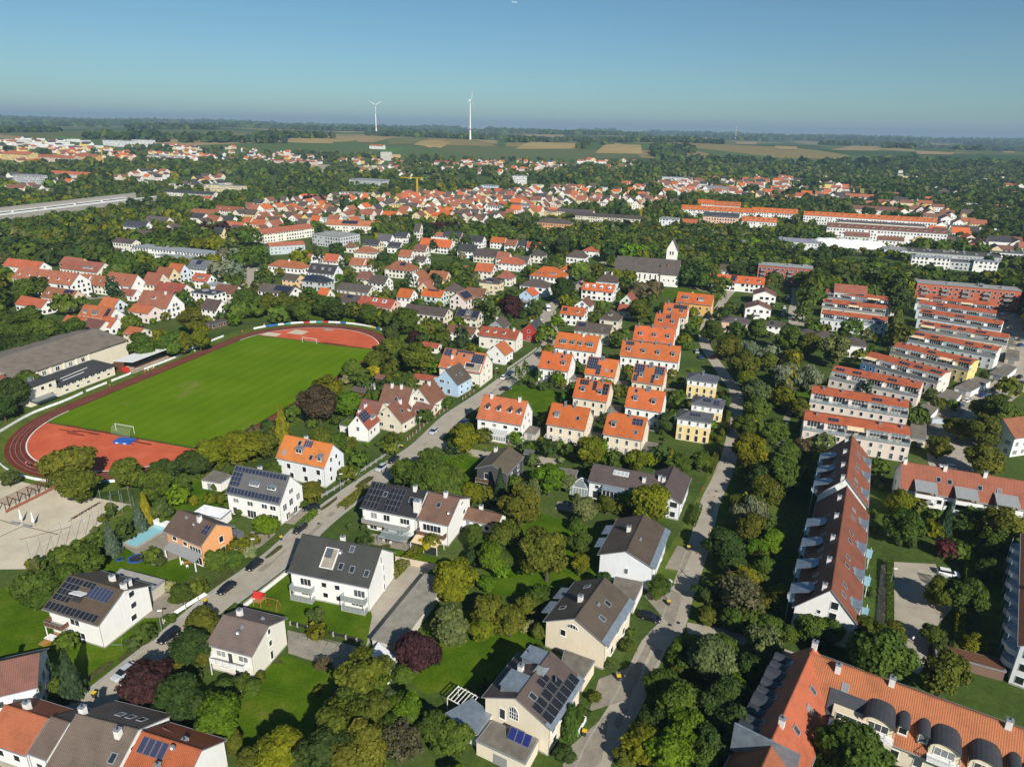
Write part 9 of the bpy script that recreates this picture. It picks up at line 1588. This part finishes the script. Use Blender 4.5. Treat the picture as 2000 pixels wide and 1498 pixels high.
for it in [('estate',-65.6,107.8,245,BK,'black estate car parked at the kerb beside the open-roof-hatch house'),('hatch',-69.0,98.2,245,SV,'silver hatchback parked on the street beside the golden conifer'),('hatch',-60.3,122.8,245,BK,'black hatchback at the kerb in front of the trampoline garden'),('hatch',-57.4,131.3,246,BK,'black hatchback parked below the orange-gabled house'),('estate',-51.6,146.6,250,BK,'black estate car beside the clipped hedge of the panel-framed house'),('hatch',-51.6,156.6,200,BK,'black car in the yard next to the grey bin shelter'),
 ('hatch',-37.6,179.8,247,SV,'silver-blue hatchback at the fence of the bright orange roof house'),('hatch',-35,185.1,247,BK,'black hatchback just behind the silver-blue one'),('hatch',-25.3,206.2,250,SV,'silver hatchback across from the junction'),('hatch',-17.5,210.4,68,BK,'black car beside the junction hedge, nearest of two'),('hatch',-15.8,214.6,68,BL,'dark blue car behind the black one at the junction hedge'),('van',-66.2,142.7,150,GY,'grey van in the yard behind the orange gable'),
 ('hatch',-3.3,260.1,68,WT,'white hatchback parked beside the column conifers'),('hatch',-.6,265.6,68,BL,'blue hatchback behind the white one near the column conifers'),('hatch',-2.4,246.8,10,BK,'black car parked at the edge of the mown green plot'),('hatch',17.9,310.6,80,BK,'dark green-black car near the wide house with corner balconies'),('estate',14.4,352.4,95,SV,'silver car on the street right of the bright red house'),('camper',19.1,372.2,275,WT,'large white camper van on the street beyond the red house'),
 ('hatch',8.3,184.3,100,BK,'black car in the drive behind the dark grey timber house'),('estate',29.4,116.3,-25,BK,'black estate car on the lane forecourt of the cream house'),('estate',100.9,133.7,-20,WT,'white estate car behind the glass gazebo in the courtyard'),('van',149.2,222.6,0,SV,'silver van by the hedge of the second beige row'),('hatch',156.5,228.4,20,BK,'black car behind the silver van in the parking court'),('hatch',163.8,236.5,30,GY,'grey car in the middle of the parking court row'),('hatch',167.4,239.6,30,BL,'dark blue car left of the white estate in the parking court'),('estate',173.5,244.8,30,WT,'white estate car in the parking court below the blue-ended row'),('hatch',183,250.9,30,BL,'blue car below the white garage of the yellow-ended row'),('hatch',192.6,258.2,30,GY,'grey car farther up the parking court'),('hatch',213.2,274,40,BK,'black car at the upper end of the parking court'),('hatch',153.6,215.2,235,WT,'white hatchback driving down the parking court'),('estate',263.1,353.3,10,WT,'white pick-up-like estate right of the cream row'),('hatch',270,369,20,RD,'red car near the orange-red slab'),('hatch',252.9,331,20,GY,'grey car right of the cream row'),('hatch',246.3,321.4,20,BL,'dark blue car right of the mint row garages'),('hatch',280.5,385,30,WT,'white car at the corner of the orange-red slab'),('hatch',284.4,381.6,30,SV,'silver car at the corner of the orange-red slab'),
 ('hatch',84,300.3,80,SV,'silver car at the kerb beside the end garage of the orange terrace'),('hatch',89.6,292.8,80,RD,'red and dark car under the lane trees'),('hatch',86.8,244,70,WT,'white car on the lane beside the farthest yellow cube'),('hatch',83.7,292,80,BL,'blue car on the lane before the orange terrace garage'),('hatch',168.8,417.5,70,BL,'blue car at the far end of the parking lane'),('hatch',164.5,408.1,70,BL,'light blue car in the parking lane, second from its far end'),('estate',156.2,388.7,70,WT,'white car in the middle of the parking lane'),('hatch',152.8,380.4,70,SV,'silver car below the white one in the parking lane'),('hatch',148.8,371.2,70,GY,'grey car at the near end of the parking lane'),('hatch',159.6,379.6,250,BK,'black car on the right side of the parking lane'),('hatch',-164.2,414.4,255,YE,'yellow car driving on the estate street'),('van',-172.8,463.5,255,WT,'white van at the top of the estate street'),('estate',-168.6,452,255,WT,'white car below the van on the estate street'),('hatch',-165.4,439.1,255,BK,'black car parked on the estate street below the white one'),('hatch',-158.4,391.3,10,RD,'red car beside the dark red roof on the estate street'),
 ('hatch',45.9,458.6,70,BK,'black car in the street row left of the church, middle one'),('hatch',48,466,70,BL,'blue car in the street row left of the church'),('hatch',50.9,475.5,70,SV,'silver car at the far end of the street row left of the church'),('hatch',38.4,436.5,70,BK,'black car in the lower street row before the church'),('hatch',40.3,443,70,GY,'grey car in the lower street row before the church'),('hatch',36.4,428,70,BK,'black car nearest in the street row before the church'),('hatch',25.6,385.6,68,GY,'grey car up the street behind the camper van'),('estate',132.6,188,160,WT,'white car between the row house and the beige row')]: car(*it)
# ------------------------------------------------------------------ street furniture and garden things
lp = MB().tube((0,0,0),(0,0,5.0),.07,8,0,.05).mesh('pole',[M['trim']]); lh = MB().box(-.1,.75,-.16,.16,4.95,5.12).mesh('lamp_head',[M['white']])
for x,y,a,lab in ((-67.8,109.6,0,'beside the black estate car'),(-58.8,134.8,0,'below the orange gable'),(-46.4,167,0,'at the fence of the bright orange roof house'),(3.5,191,-1,'behind the dark grey timber house'),(34.6,122.2,2,'beside the lane forecourt'),(84.9,128.6,0,'in the long courtyard hedge'),(98.6,154.5,0,'at the upper end of the courtyard hedge'),(-30,207,0,'across the junction'),(-6.5,258,0,'by the column conifers')):
 o = thing('street_lamp',(x,y,0),a,'slim grey street lamp with white head '+lab,'street lamp','street lamps'); place(lp,'pole',o); place(lh,'lamp_head',o)
bb = MB().add([(-.25,-.3,0),(.25,-.3,0),(.25,.3,0),(-.25,.3,0),(-.3,-.36,.95),(.3,-.36,.95),(.3,.36,.95),(-.3,.36,.95)],[(0,3,2,1),(0,1,5,4),(1,2,6,5),(2,3,7,6),(3,0,4,7)]).mesh('bin_body',[M['dark']]); bl_ = MB().box(-.33,.33,-.4,.38,.95,1.06).mesh('lid',[M['yellow']])
for x,y,lab in ((-62.8,118.2,'at the gate of the roof-hatch house'),(-71.4,92.9,'on the pavement at the lower left'),(-50.1,153.2,'beside the grey bin shelter'),(-54.8,142.2,'at the white gate post of the pool house drive'),(20.6,99.4,'on the lane between the cream houses'),(13.2,87.0,'beside the raised planter on the lane'),(34.2,121,'at the lane lamp'),(43.2,141.7,'on the paved strip of the blank-gable house'),(-33.9,194,'at the fence corner by the junction')):
 o = thing('wheelie_bin',(x,y,.04),rng.uniform(0,6),'black wheelie bin with yellow lid '+lab,'bin','wheelie bins'); place(bb,'bin_body',o); place(bl_,'lid',o)
mh = MB().cyl(0,0,0,.008,.42,.42,16).mesh('manhole_cover',[M['dark']])
for x,y,lab in ((-64.2,104.4,'near the silver hatchback'),(-47.9,149.9,'beside the black estate car on the street'),(33.1,114.7,'on the lane, left of two'),(35,115.4,'on the lane, right of two'),(-26.7,193.6,'at the junction'),(57.8,170.8,'near the traffic cones')): tag(place(mh,'manhole_cover',None,(x,y,.034)),'round dark manhole cover '+lab,'manhole','manhole covers')
cn = MB().cyl(0,0,.03,.5,.14,.03,8).box(-.18,.18,-.18,.18,0,.03).mesh('traffic_cone',[M['red']])
for i,(x,y) in enumerate(((54.2,172),(55.4,169.6),(56.4,167.5))): tag(place(cn,'traffic_cone',None,(x,y,.035)),('far','middle','near')[i]+' red traffic cone across the lane beside the cross wing','cone','traffic cones on the lane')
fp_ = MB().tube((0,0,0),(0,0,6.5),.05,6).mesh('pole',[M['trim']]); fe = thing('court_fence',(0,0,0),0,'tall open ball-stop fence of thin posts beside the sand court','fence')
for k in range(11): t = k/10; place(fp_,'post',fe,(-106.7+(8.8)*t,130+25.4*t,0))
for z in (2.2,4.4,6.4): local(fe,MB().tube((-106.7,130,z),(-97.9,155.4,z),.015,3),'wire','trim')
for k in range(8): place(fp_,'post',fe,(-98+(-24)*k/7,156.8+6.6*k/7,0),scale=(1,1,.45))
for i,(x,y) in enumerate(((-120.6,147.2),(-116.9,146.1))):
 u_ = thing('parasol',(x,y,0),0,('left','right')[i]+' closed white parasol on the sand court','parasol','parasols'); local(u_,MB().tube((0,0,0),(0,0,1.2),.04),'pole','white'); local(u_,MB().cyl(0,0,1.0,1.3,.12,.34,10).cyl(0,0,1.3,4.0,.34,.04,10),'folded_canopy','dome'); local(u_,MB().cyl(0,0,0,.12,.4,.4,12),'base','concrete')
 tb = thing('beer_table',(x-1.2,y-.8,0),R(-16),('left','right')[i]+' wooden table beside the closed parasols','table','tables on the sand court'); local(tb,MB().box(-1.1,1.1,-.35,.35,.7,.76),'table_top','grey'); local(tb,MB().box(-.9,-.8,-.3,.3,0,.7).box(.8,.9,-.3,.3,0,.7),'leg','trim')
pg = thing('timber_pergola',(-126.5,158.6,0),R(71),'long brown timber pergola with bench along the sand court','pergola')
for k in range(6): local(pg,MB().box(-6.8+k*2.7-.09,-6.8+k*2.7+.09,-1.2,-1.02,0,2.6).box(-6.8+k*2.7-.09,-6.8+k*2.7+.09,1.6,1.78,0,2.6).box(-6.8+k*2.7-.06,-6.8+k*2.7+.06,-1.4,2,2.6,2.75),'post_frame','wood')
for k in range(6): local(pg,MB().box(-7,7,-1.2+k*.58,-1.1+k*.58,2.75,2.83),'rafter','wood')
local(pg,MB().box(-6.9,6.9,-1.15,-.7,.4,.5).box(-6.9,6.9,-1.25,-1.15,.3,.9),'bench','brickred')
for i,(x,y) in enumerate(((-108.9,151),(-107.7,155.2))): o = thing('bench',(x,y,0),R(73),('near','far')[i]+' low wooden bench at the edge of the sand court','bench','court benches'); local(o,MB().box(-2.1,2.1,-.2,.2,.42,.5),'seat','wood'); local(o,MB().box(-1.8,-1.6,-.18,.18,0,.42).box(-.1,.1,-.18,.18,0,.42).box(1.6,1.8,-.18,.18,0,.42),'leg','concrete')
for q in (((-119.5,146),(-108.6,142.5)),((-109.8,148.3),(-107,158.4)),((-119.5,146),(-122.5,140)),((-116.5,140),(-108,146)),((-130,149.6),(-121.5,146.4))): strip('court_border',[q[0],q[1]],-.12,.12,.03,'wood')
po = thing('swimming_pool',(-87.6,142.9,0),R(68),'pale turquoise garden swimming pool with stone rim beside the orange-gabled house','swimming pool'); local(po,MB().box(-4.6,4.6,-1.9,1.9,.03,.1),'water','water'); local(po,MB().box(-5,5,-2.3,-1.9,.03,.2).box(-5,5,1.9,2.3,.03,.2).box(-5,-4.6,-1.9,1.9,.03,.2).box(4.6,5,-1.9,1.9,.03,.2),'pool_rim','kerb'); local(po,MB().box(4.2,5.6,-2.4,2.4,.2,1.3),'pool_cover_box','white')
for x,y,r_,lab in ((-84.7,132.7,1.9,'large round trampoline with blue rim on the lawn'),(-88.3,132.3,.8,'small blue hoop swing seat beside the large trampoline')):
 o = thing('trampoline',(x,y,0),0,lab,'trampoline'); local(o,MB().cyl(0,0,.62,.66,r_*.82,r_*.82,24),'jumping_mat','dark'); n = 24; V = [(r_*f*math.cos(2*math.pi*i/n),r_*f*math.sin(2*math.pi*i/n),z) for f,z in ((.82,.7),(1,.68),(1,.6),(.82,.6)) for i in range(n)]; local(o,MB().add(V,[(j*n+i,j*n+(i+1) % n,((j+1) % 4)*n+(i+1) % n,((j+1) % 4)*n+i) for j in range(4) for i in range(n)]),'rim_pad','blue'); local(o,MB().tube((r_*.7,0,0),(r_*.9,0,.62),.03).tube((-r_*.7,0,0),(-r_*.9,0,.62),.03).tube((0,r_*.7,0),(0,r_*.9,.62),.03).tube((0,-r_*.7,0),(0,-r_*.9,.62),.03),'leg','trim')
sw = thing('play_tower',(-51.6,118.4,0),R(-16),'wooden swing frame with red gabled play tower on the lawn','playground'); local(sw,MB().prism([(-1,2.2),(1,2.2),(0,3.2)],-1,1),'tower_roof','red'); local(sw,MB().box(-.9,-.8,-.9,-.8,0,2.2).box(.8,.9,-.9,-.8,0,2.2).box(-.9,-.8,.8,.9,0,2.2).box(.8,.9,.8,.9,0,2.2).box(-.9,.9,-.9,.9,1.1,1.2),'tower_frame','ltwood'); local(sw,MB().tube((1,0,2.1),(4.4,0,2.1),.06).tube((4.4,0,2.1),(4.4,-.9,0),.05).tube((4.4,0,2.1),(4.4,.9,0),.05),'swing_beam','ltwood'); local(sw,MB().tube((2.2,0,2.1),(2.2,0,.5),.012,4).tube((2.6,0,2.1),(2.6,0,.5),.012,4).box(2.15,2.65,-.12,.12,.46,.5),'swing_seat','red')
gz = thing('glass_gazebo',(96.6,129.4,0),R(-18),'white-framed glass gazebo with peaked roof in the courtyard','gazebo'); b = MB()
for sx in (-1.3,-.45,.45,1.3): b.box(sx-.06,sx+.06,-1.4,-1.3,0,2.3).box(sx-.06,sx+.06,1.3,1.4,0,2.3).tube((sx,-1.35,2.3),(sx*.2,0,3.5),.05,4).tube((sx,1.35,2.3),(sx*.2,0,3.5),.05,4)
b.box(-1.4,1.4,-1.42,-1.28,2.25,2.38).box(-1.4,1.4,1.28,1.42,2.25,2.38); local(gz,b,'frame','white'); local(gz,MB().add([(-1.35,-1.35,2.3),(1.35,-1.35,2.3),(1.35,1.35,2.3),(-1.35,1.35,2.3),(0,0,3.5)],[(0,1,4),(1,2,4),(2,3,4),(3,0,4)]),'roof_pane','paleglass'); local(gz,MB().box(-1.3,1.3,-1.36,-1.34,0,2.25).box(1.34,1.36,-1.3,1.3,0,2.25),'side_pane','paleglass')
tag(flat_box('garden_shed',[(82.8,108.6),(93.3,104),(92,101),(81.6,105.6)],2.3,(.2,.12,.09),'brownroof' if 'brownroof' in M else 'wood','long brown-roofed bicycle shed at the end of the courtyard','shed'),group=None)
def fence(pts,hgt,lab,mat='grey',post='concrete'):
 f_ = thing('garden_fence',(*pts[0],0),0,lab,'fence','front garden fences'); L = smooth_line(pts,2.3); o0 = Vector((*pts[0],0))
 for a,c in zip(L,L[1:]): d = c-a; m_ = (a+c)/2-o0; ln = d.length/2; MB().box(-ln+.1,ln-.1,-.03,.03,.25,hgt).obj('fence_panel',M[mat],f_,m_,(0,0,math.atan2(d.y,d.x))); MB().box(-.14,.14,-.14,.14,0,hgt+.15).obj('fence_post',M[post],f_,a-o0)
for pts,hh,lab,mt in (([(-68.6,112),(-66.2,116.5),(-63.6,121)],1.1,'pale grey fence and gate with white posts before the roof-hatch house','paint'),([(-50.4,162.8),(-46.5,170),(-40,184),(-34.5,195.5)],1.0,'dark railing fence with stone posts before the bright orange roof house','grey'),([(-33,200),(-27.5,216),(-22,228)],.9,'low brown picket fence before the timber-gabled houses','wood'),([(-18,236),(-13.5,246)],.9,'brown fence in front of the light blue house','wood'),([(-2,270),(6,288),(11,300)],1.0,'pale garden wall fence by the three-little-dormers house','concrete'),([(-58,146.8),(-55,153.5)],1.3,'grey fence beside the panel-framed house yard','grey'),([(-43.3,112.2),(-27.5,107.3)],.9,'green wire fence along the slab yard','dark')): fence(pts,hh,lab,mt)
# road patches, beds, garden furniture
for L,n,hw in ((MAIN[1:14],16,2.4),(LANE[2:15],12,1.7)):
 S_ = smooth_line(L,4)
 for k in range(n):
  i = rng.randint(1,len(S_)-2); t = (S_[i+1]-S_[i]).normalized(); nn = Vector((-t.y,t.x,0)); o_ = rng.uniform(-hw,hw)*.7; ln,wd_ = rng.uniform(1,4.5),rng.uniform(.25,.8); c = S_[i]+nn*o_
  sheet('asphalt_patch',[tuple((c+t*a_+nn*b_)[:2]) for a_,b_ in ((-ln,-wd_),(ln,-wd_),(ln,wd_),(-ln,wd_))],.0335+.0001*k,rng.choice(('asphalt2','asphalt2','paving')))
for x,y,a_,b_,ang in ((-70.5,105,4,.9,66),(-74,99,3,1,66),(-52,113,1.2,2.4,0),(-44.6,103,.8,3.5,70),(-36,107.8,5,.7,-16),(-63,127,3.5,1,62),(-55,137.5,3,.8,66),(-48,160,4,1,66),(-41,172,4,1.2,64),(-30,140,2.4,1.2,20),(8,196,4,1.4,-20),(-8,199,4,1,-20),(27,190,6,1.2,-22),(44,186,6,1.2,-22),(22,118,3,.9,60),(12,93,2.4,.8,60),(31,131,3,.9,66),(-31,210,4,1,66),(-24,232,4,1,64),(-6,206,1.6,1,60)):
 c_,s_ = math.cos(R(ang)),math.sin(R(ang)); P_ = [(x+c_*u*a_*rng.uniform(.8,1.1)-s_*v*b_,y+s_*u*a_+c_*v*b_*rng.uniform(.7,1.2)) for u,v in ((-1,-.6),(-.4,-1),(.6,-.9),(1,-.2),(.8,.8),(-.2,1),(-.9,.7))]; sheet('flower_bed',P_,.042,'soil')
ch_m = MB().box(-.22,.22,-.22,.22,.42,.46).box(-.22,.22,.18,.22,.46,.9).box(-.22,-.18,-.22,-.18,0,.42).box(.18,.22,-.22,-.18,0,.42).box(-.22,-.18,.18,.22,0,.42).box(.18,.22,.18,.22,0,.42).mesh('chair',[M['white']])
for x,y,col,lab in ((-29,142.5,'dark','on the paved terrace of the black-roofed half house'),(-72.5,131.5,'ltwood','before the orange-gabled house'),(-60,148.5,'ltwood','in front of the panel-framed grey roof house'),(-1,200.5,'white','left of the conservatory with four dormers above'),(18,196.5,'ltwood','before the nearest cream pair house'),(35,190.5,'ltwood','before the cream pair house with one solar square'),(16.5,161,'dark','on the terrace beside the pyramid conservatory'),(-46,96,'white','below the white house with plain brown roof'),(96,150,'ltwood','in the gardens above the courtyard')):
 o = thing('garden_table_set',(x,y,.04),rng.uniform(0,3),'small garden table with chairs '+lab,'table set','garden tables'); local(o,MB().box(-.7,.7,-.45,.45,.7,.75),'table_top',col); local(o,MB().box(-.6,-.54,-.4,.4,0,.7).box(.54,.6,-.4,.4,0,.7),'leg',col)
 for k in range(3): a_ = k*2.1+.4; place(ch_m,'chair',o,(1.15*math.cos(a_),1.15*math.sin(a_),0),(0,0,a_-math.pi/2))
dr = thing('rotary_dryer',(-72.6,104.2,0),.4,'metal rotary clothes dryer on the lawn beside the roof-hatch house','clothes dryer'); local(dr,MB().tube((0,0,0),(0,0,1.7),.03),'pole','trim')
for k in range(4): local(dr,MB().tube((0,0,1.4),(1.6*math.cos(k*1.57),1.6*math.sin(k*1.57),1.9),.02),'arm','trim')
pl_ = thing('raised_planter',(12.4,88.6,0),R(62),'white raised planter with column conifers beside the arched-window house','planter'); local(pl_,MB().box(-1.9,1.9,-.6,.6,0,.9),'planter_wall','white'); local(pl_,MB().box(-1.75,1.75,-.45,.45,.9,.93),'soil','soil')
# hedges ------------------------------------------------------------
def hedge(pts,wd,hh,col,lab):
 L = [Vector((*p,0)) for p in pts]; seg = [(b_-a_).length for a_,b_ in zip(L,L[1:])]; n = int(sum(seg)*(wd+2*hh)*26); s = nr.uniform(0,sum(seg),n); P = np.zeros((n,3)); D = np.zeros((n,3)); acc = 0
 for (a_,b_),sg in zip(zip(L,L[1:]),seg):
  k = np.where((s >= acc) & (s <= acc+sg))[0]; t = (b_-a_)/sg; nn = np.array([-t.y,t.x,0]); f = nr.random(len(k)); side = nr.choice([-1,1],len(k)); top = f < wd/(wd+2*hh); off_ = np.where(top,nr.uniform(-.5,.5,len(k))*wd,side*wd/2); z = np.where(top,hh,nr.uniform(.05,1,len(k))*hh)+nr.normal(0,.06,len(k))
  base = np.array(a_)[None]+np.array(t)[None]*(s[k]-acc)[:,None]; P[k] = base+nn[None]*off_[:,None]; P[k,2] = z; D[k] = np.where(top[:,None],np.array([0,0,1.0])[None],nn[None]*side[:,None]); acc += sg
 o0 = np.array([*pts[0],0]); V,Fq,t_ = cards(P-o0,D,.13,np.clip(nr.normal(.45,.2,n),0,1)); h_ = thing('hedge',tuple(o0),0,lab,'hedge','clipped hedges'); place(lm_(V,Fq,t_,'foliage'),'foliage',h_,color=PC[col])
for pts,wd,hh,c,lab in (([(89.4,137.6),(78.2,115.6),(76,111)],1.3,1.6,'g','long dark green hedge on the left of the courtyard'),([(114.5,148.8),(103,129.2)],1.8,2.2,'b','tall bright green hedge on the right above the courtyard'),([(95.8,120.8),(87,106.9)],1.6,2.0,'y','yellow-green hedge below the bright one on the right'),([(-52.5,146),(-49.8,154.4)],1.4,1.5,'b','clipped green hedge beside the panel-framed house'),([(-43.8,157),(-39.2,168.5)],2.4,1.2,'y','wide flat hedge on the street bank by the black-roofed half'),([(-26,128),(-21,139)],2.4,1.4,'y','sloping hedge between the lawns of the pair houses'),([(-22,176),(-17.5,184),(-12,188.5)],2.0,1.5,'b','rounded hedge along the side street lawn'),([(46.5,152),(50.5,161)],1.6,1.8,'g','hedge before the cross wing on the lane'),([(-16.5,206),(-12,212)],3.4,2.0,'g','thick hedge at the junction corner'),([(58.6,181),(64.5,194)],1.4,2.2,'o','olive hedge along the lane by the yellow cubes'),([(72,210),(77,226)],1.2,2.2,'y','yellowish hedge beside the middle yellow cube')): hedge(pts,wd,hh,c,lab)
# airliner ----------------------------------------------------------
ap = thing('airliner',(-21,3000,551),R(8),'tiny white airliner high in the sky at the top edge','airplane'); local(ap,loft([(-10,.2,.2,.6,1.0),(-7,.8,.8,-.2,1.3),(7,1,1,-1,1),(9.5,.5,.5,-.7,.5),(10,.1,.1,-.2,0)]),'fuselage','white'); local(ap,MB().add([(1.5,0,-.4),(-2,0,-.4),(-5.5,9,.2),(-4,9,.2),(1.5,0,-.2),(-2,0,-.2),(-5.5,-9,.2),(-4,-9,.2)],[(0,1,2,3),(7,6,5,4)]),'wing','white'); local(ap,MB().add([(-7,0,1),(-9.5,0,1),(-10.5,0,4),(-9.3,0,4)],[(0,1,2,3)]),'tail_fin','white')
# ------------------------------------------------------------------ haze
hz = MB().box(-26000,26000,-26000,26000,-30,300).mesh('haze',[]); hm = bpy.data.materials.new('haze'); hm.use_nodes = True; n_ = hm.node_tree; n_.nodes.clear(); vo = n_.nodes.new('ShaderNodeVolumePrincipled'); vo.inputs['Color'].default_value = (.38,.55,.72,1); vo.inputs['Density'].default_value = HAZE; vo.inputs['Anisotropy'].default_value = .0; om = n_.nodes.new('ShaderNodeOutputMaterial'); n_.links.new(vo.outputs[0],om.inputs['Volume']); hz.materials.append(hm); tag(place(hz,'haze'),'thin pale blue summer haze over the whole town','haze',kind='stuff')
# ------------------------------------------------------------------ labels of the plants: look, side and neighbour
refs = [(k_,v_,project(*v_,3)) for k_,v_ in SHORT.items() if len(k_.split()) <= 8 and ' r8' not in k_ and ' r9' not in k_ and ' r10' not in k_ and ' q' not in k_]
def rel(p,d,rp_,rd):
 if abs(p[0]-rp_[0]) > 1.1*abs(p[1]-rp_[1]): return 'left of' if p[0] < rp_[0] else 'right of'
 return 'behind' if d > rd else 'in front of'
cls = {}
for o,t,kind,x,y,wd,hh in LAB:
 size = 'large' if wd > 8.5 else ('small' if wd < 4.5 and kind != 'bush' else ''); nm = {'willow_tree': 'willow','poplar_tree': 'poplar','column_conifer': 'conifer'}.get(kind,kind)
 if kind == 'bush' and t in ('l','c'): nm = 'bush'
 cls.setdefault(' '.join((size+' '+PW[t]+' '+nm).split()),[]).append((o,nm,x,y,project(x,y,2)))
OR2 = ['closest','second closest','third closest','fourth closest','fifth closest','sixth closest','seventh closest','eighth closest','ninth closest','tenth closest']
used = set()
for desc,lst in cls.items():
 rows = {}
 for rn,rv,rp_ in refs:
  rd = math.hypot(*rv); g_ = {}
  for q in lst: g_.setdefault(rel(q[4],math.hypot(q[2],q[3]),rp_,rd),[]).append((math.hypot(q[2]-rv[0],q[3]-rv[1]),q))
  for rl,qs in g_.items():
   qs.sort(key=lambda z: z[0])
   for i,(dist,q) in enumerate(qs[:10]): rows.setdefault(q[0].name,[]).append((i*14+dist,f'{OR2[i]} {desc} {rl} {rn}' if len(qs) > 1 else f'{desc} {rl} {rn}'))
 for q in lst:
  c_ = sorted(rows.get(q[0].name,[])); lab = next((l for _,l in c_ if l not in used and len(l.split()) <= 16),desc+' among the houses'); used.add(lab); tag(q[0],lab,q[1],{'tree': 'trees of the town','bush': 'garden bushes','conifer': 'conifers','willow': 'willows','poplar': 'poplar row'}[q[1]])
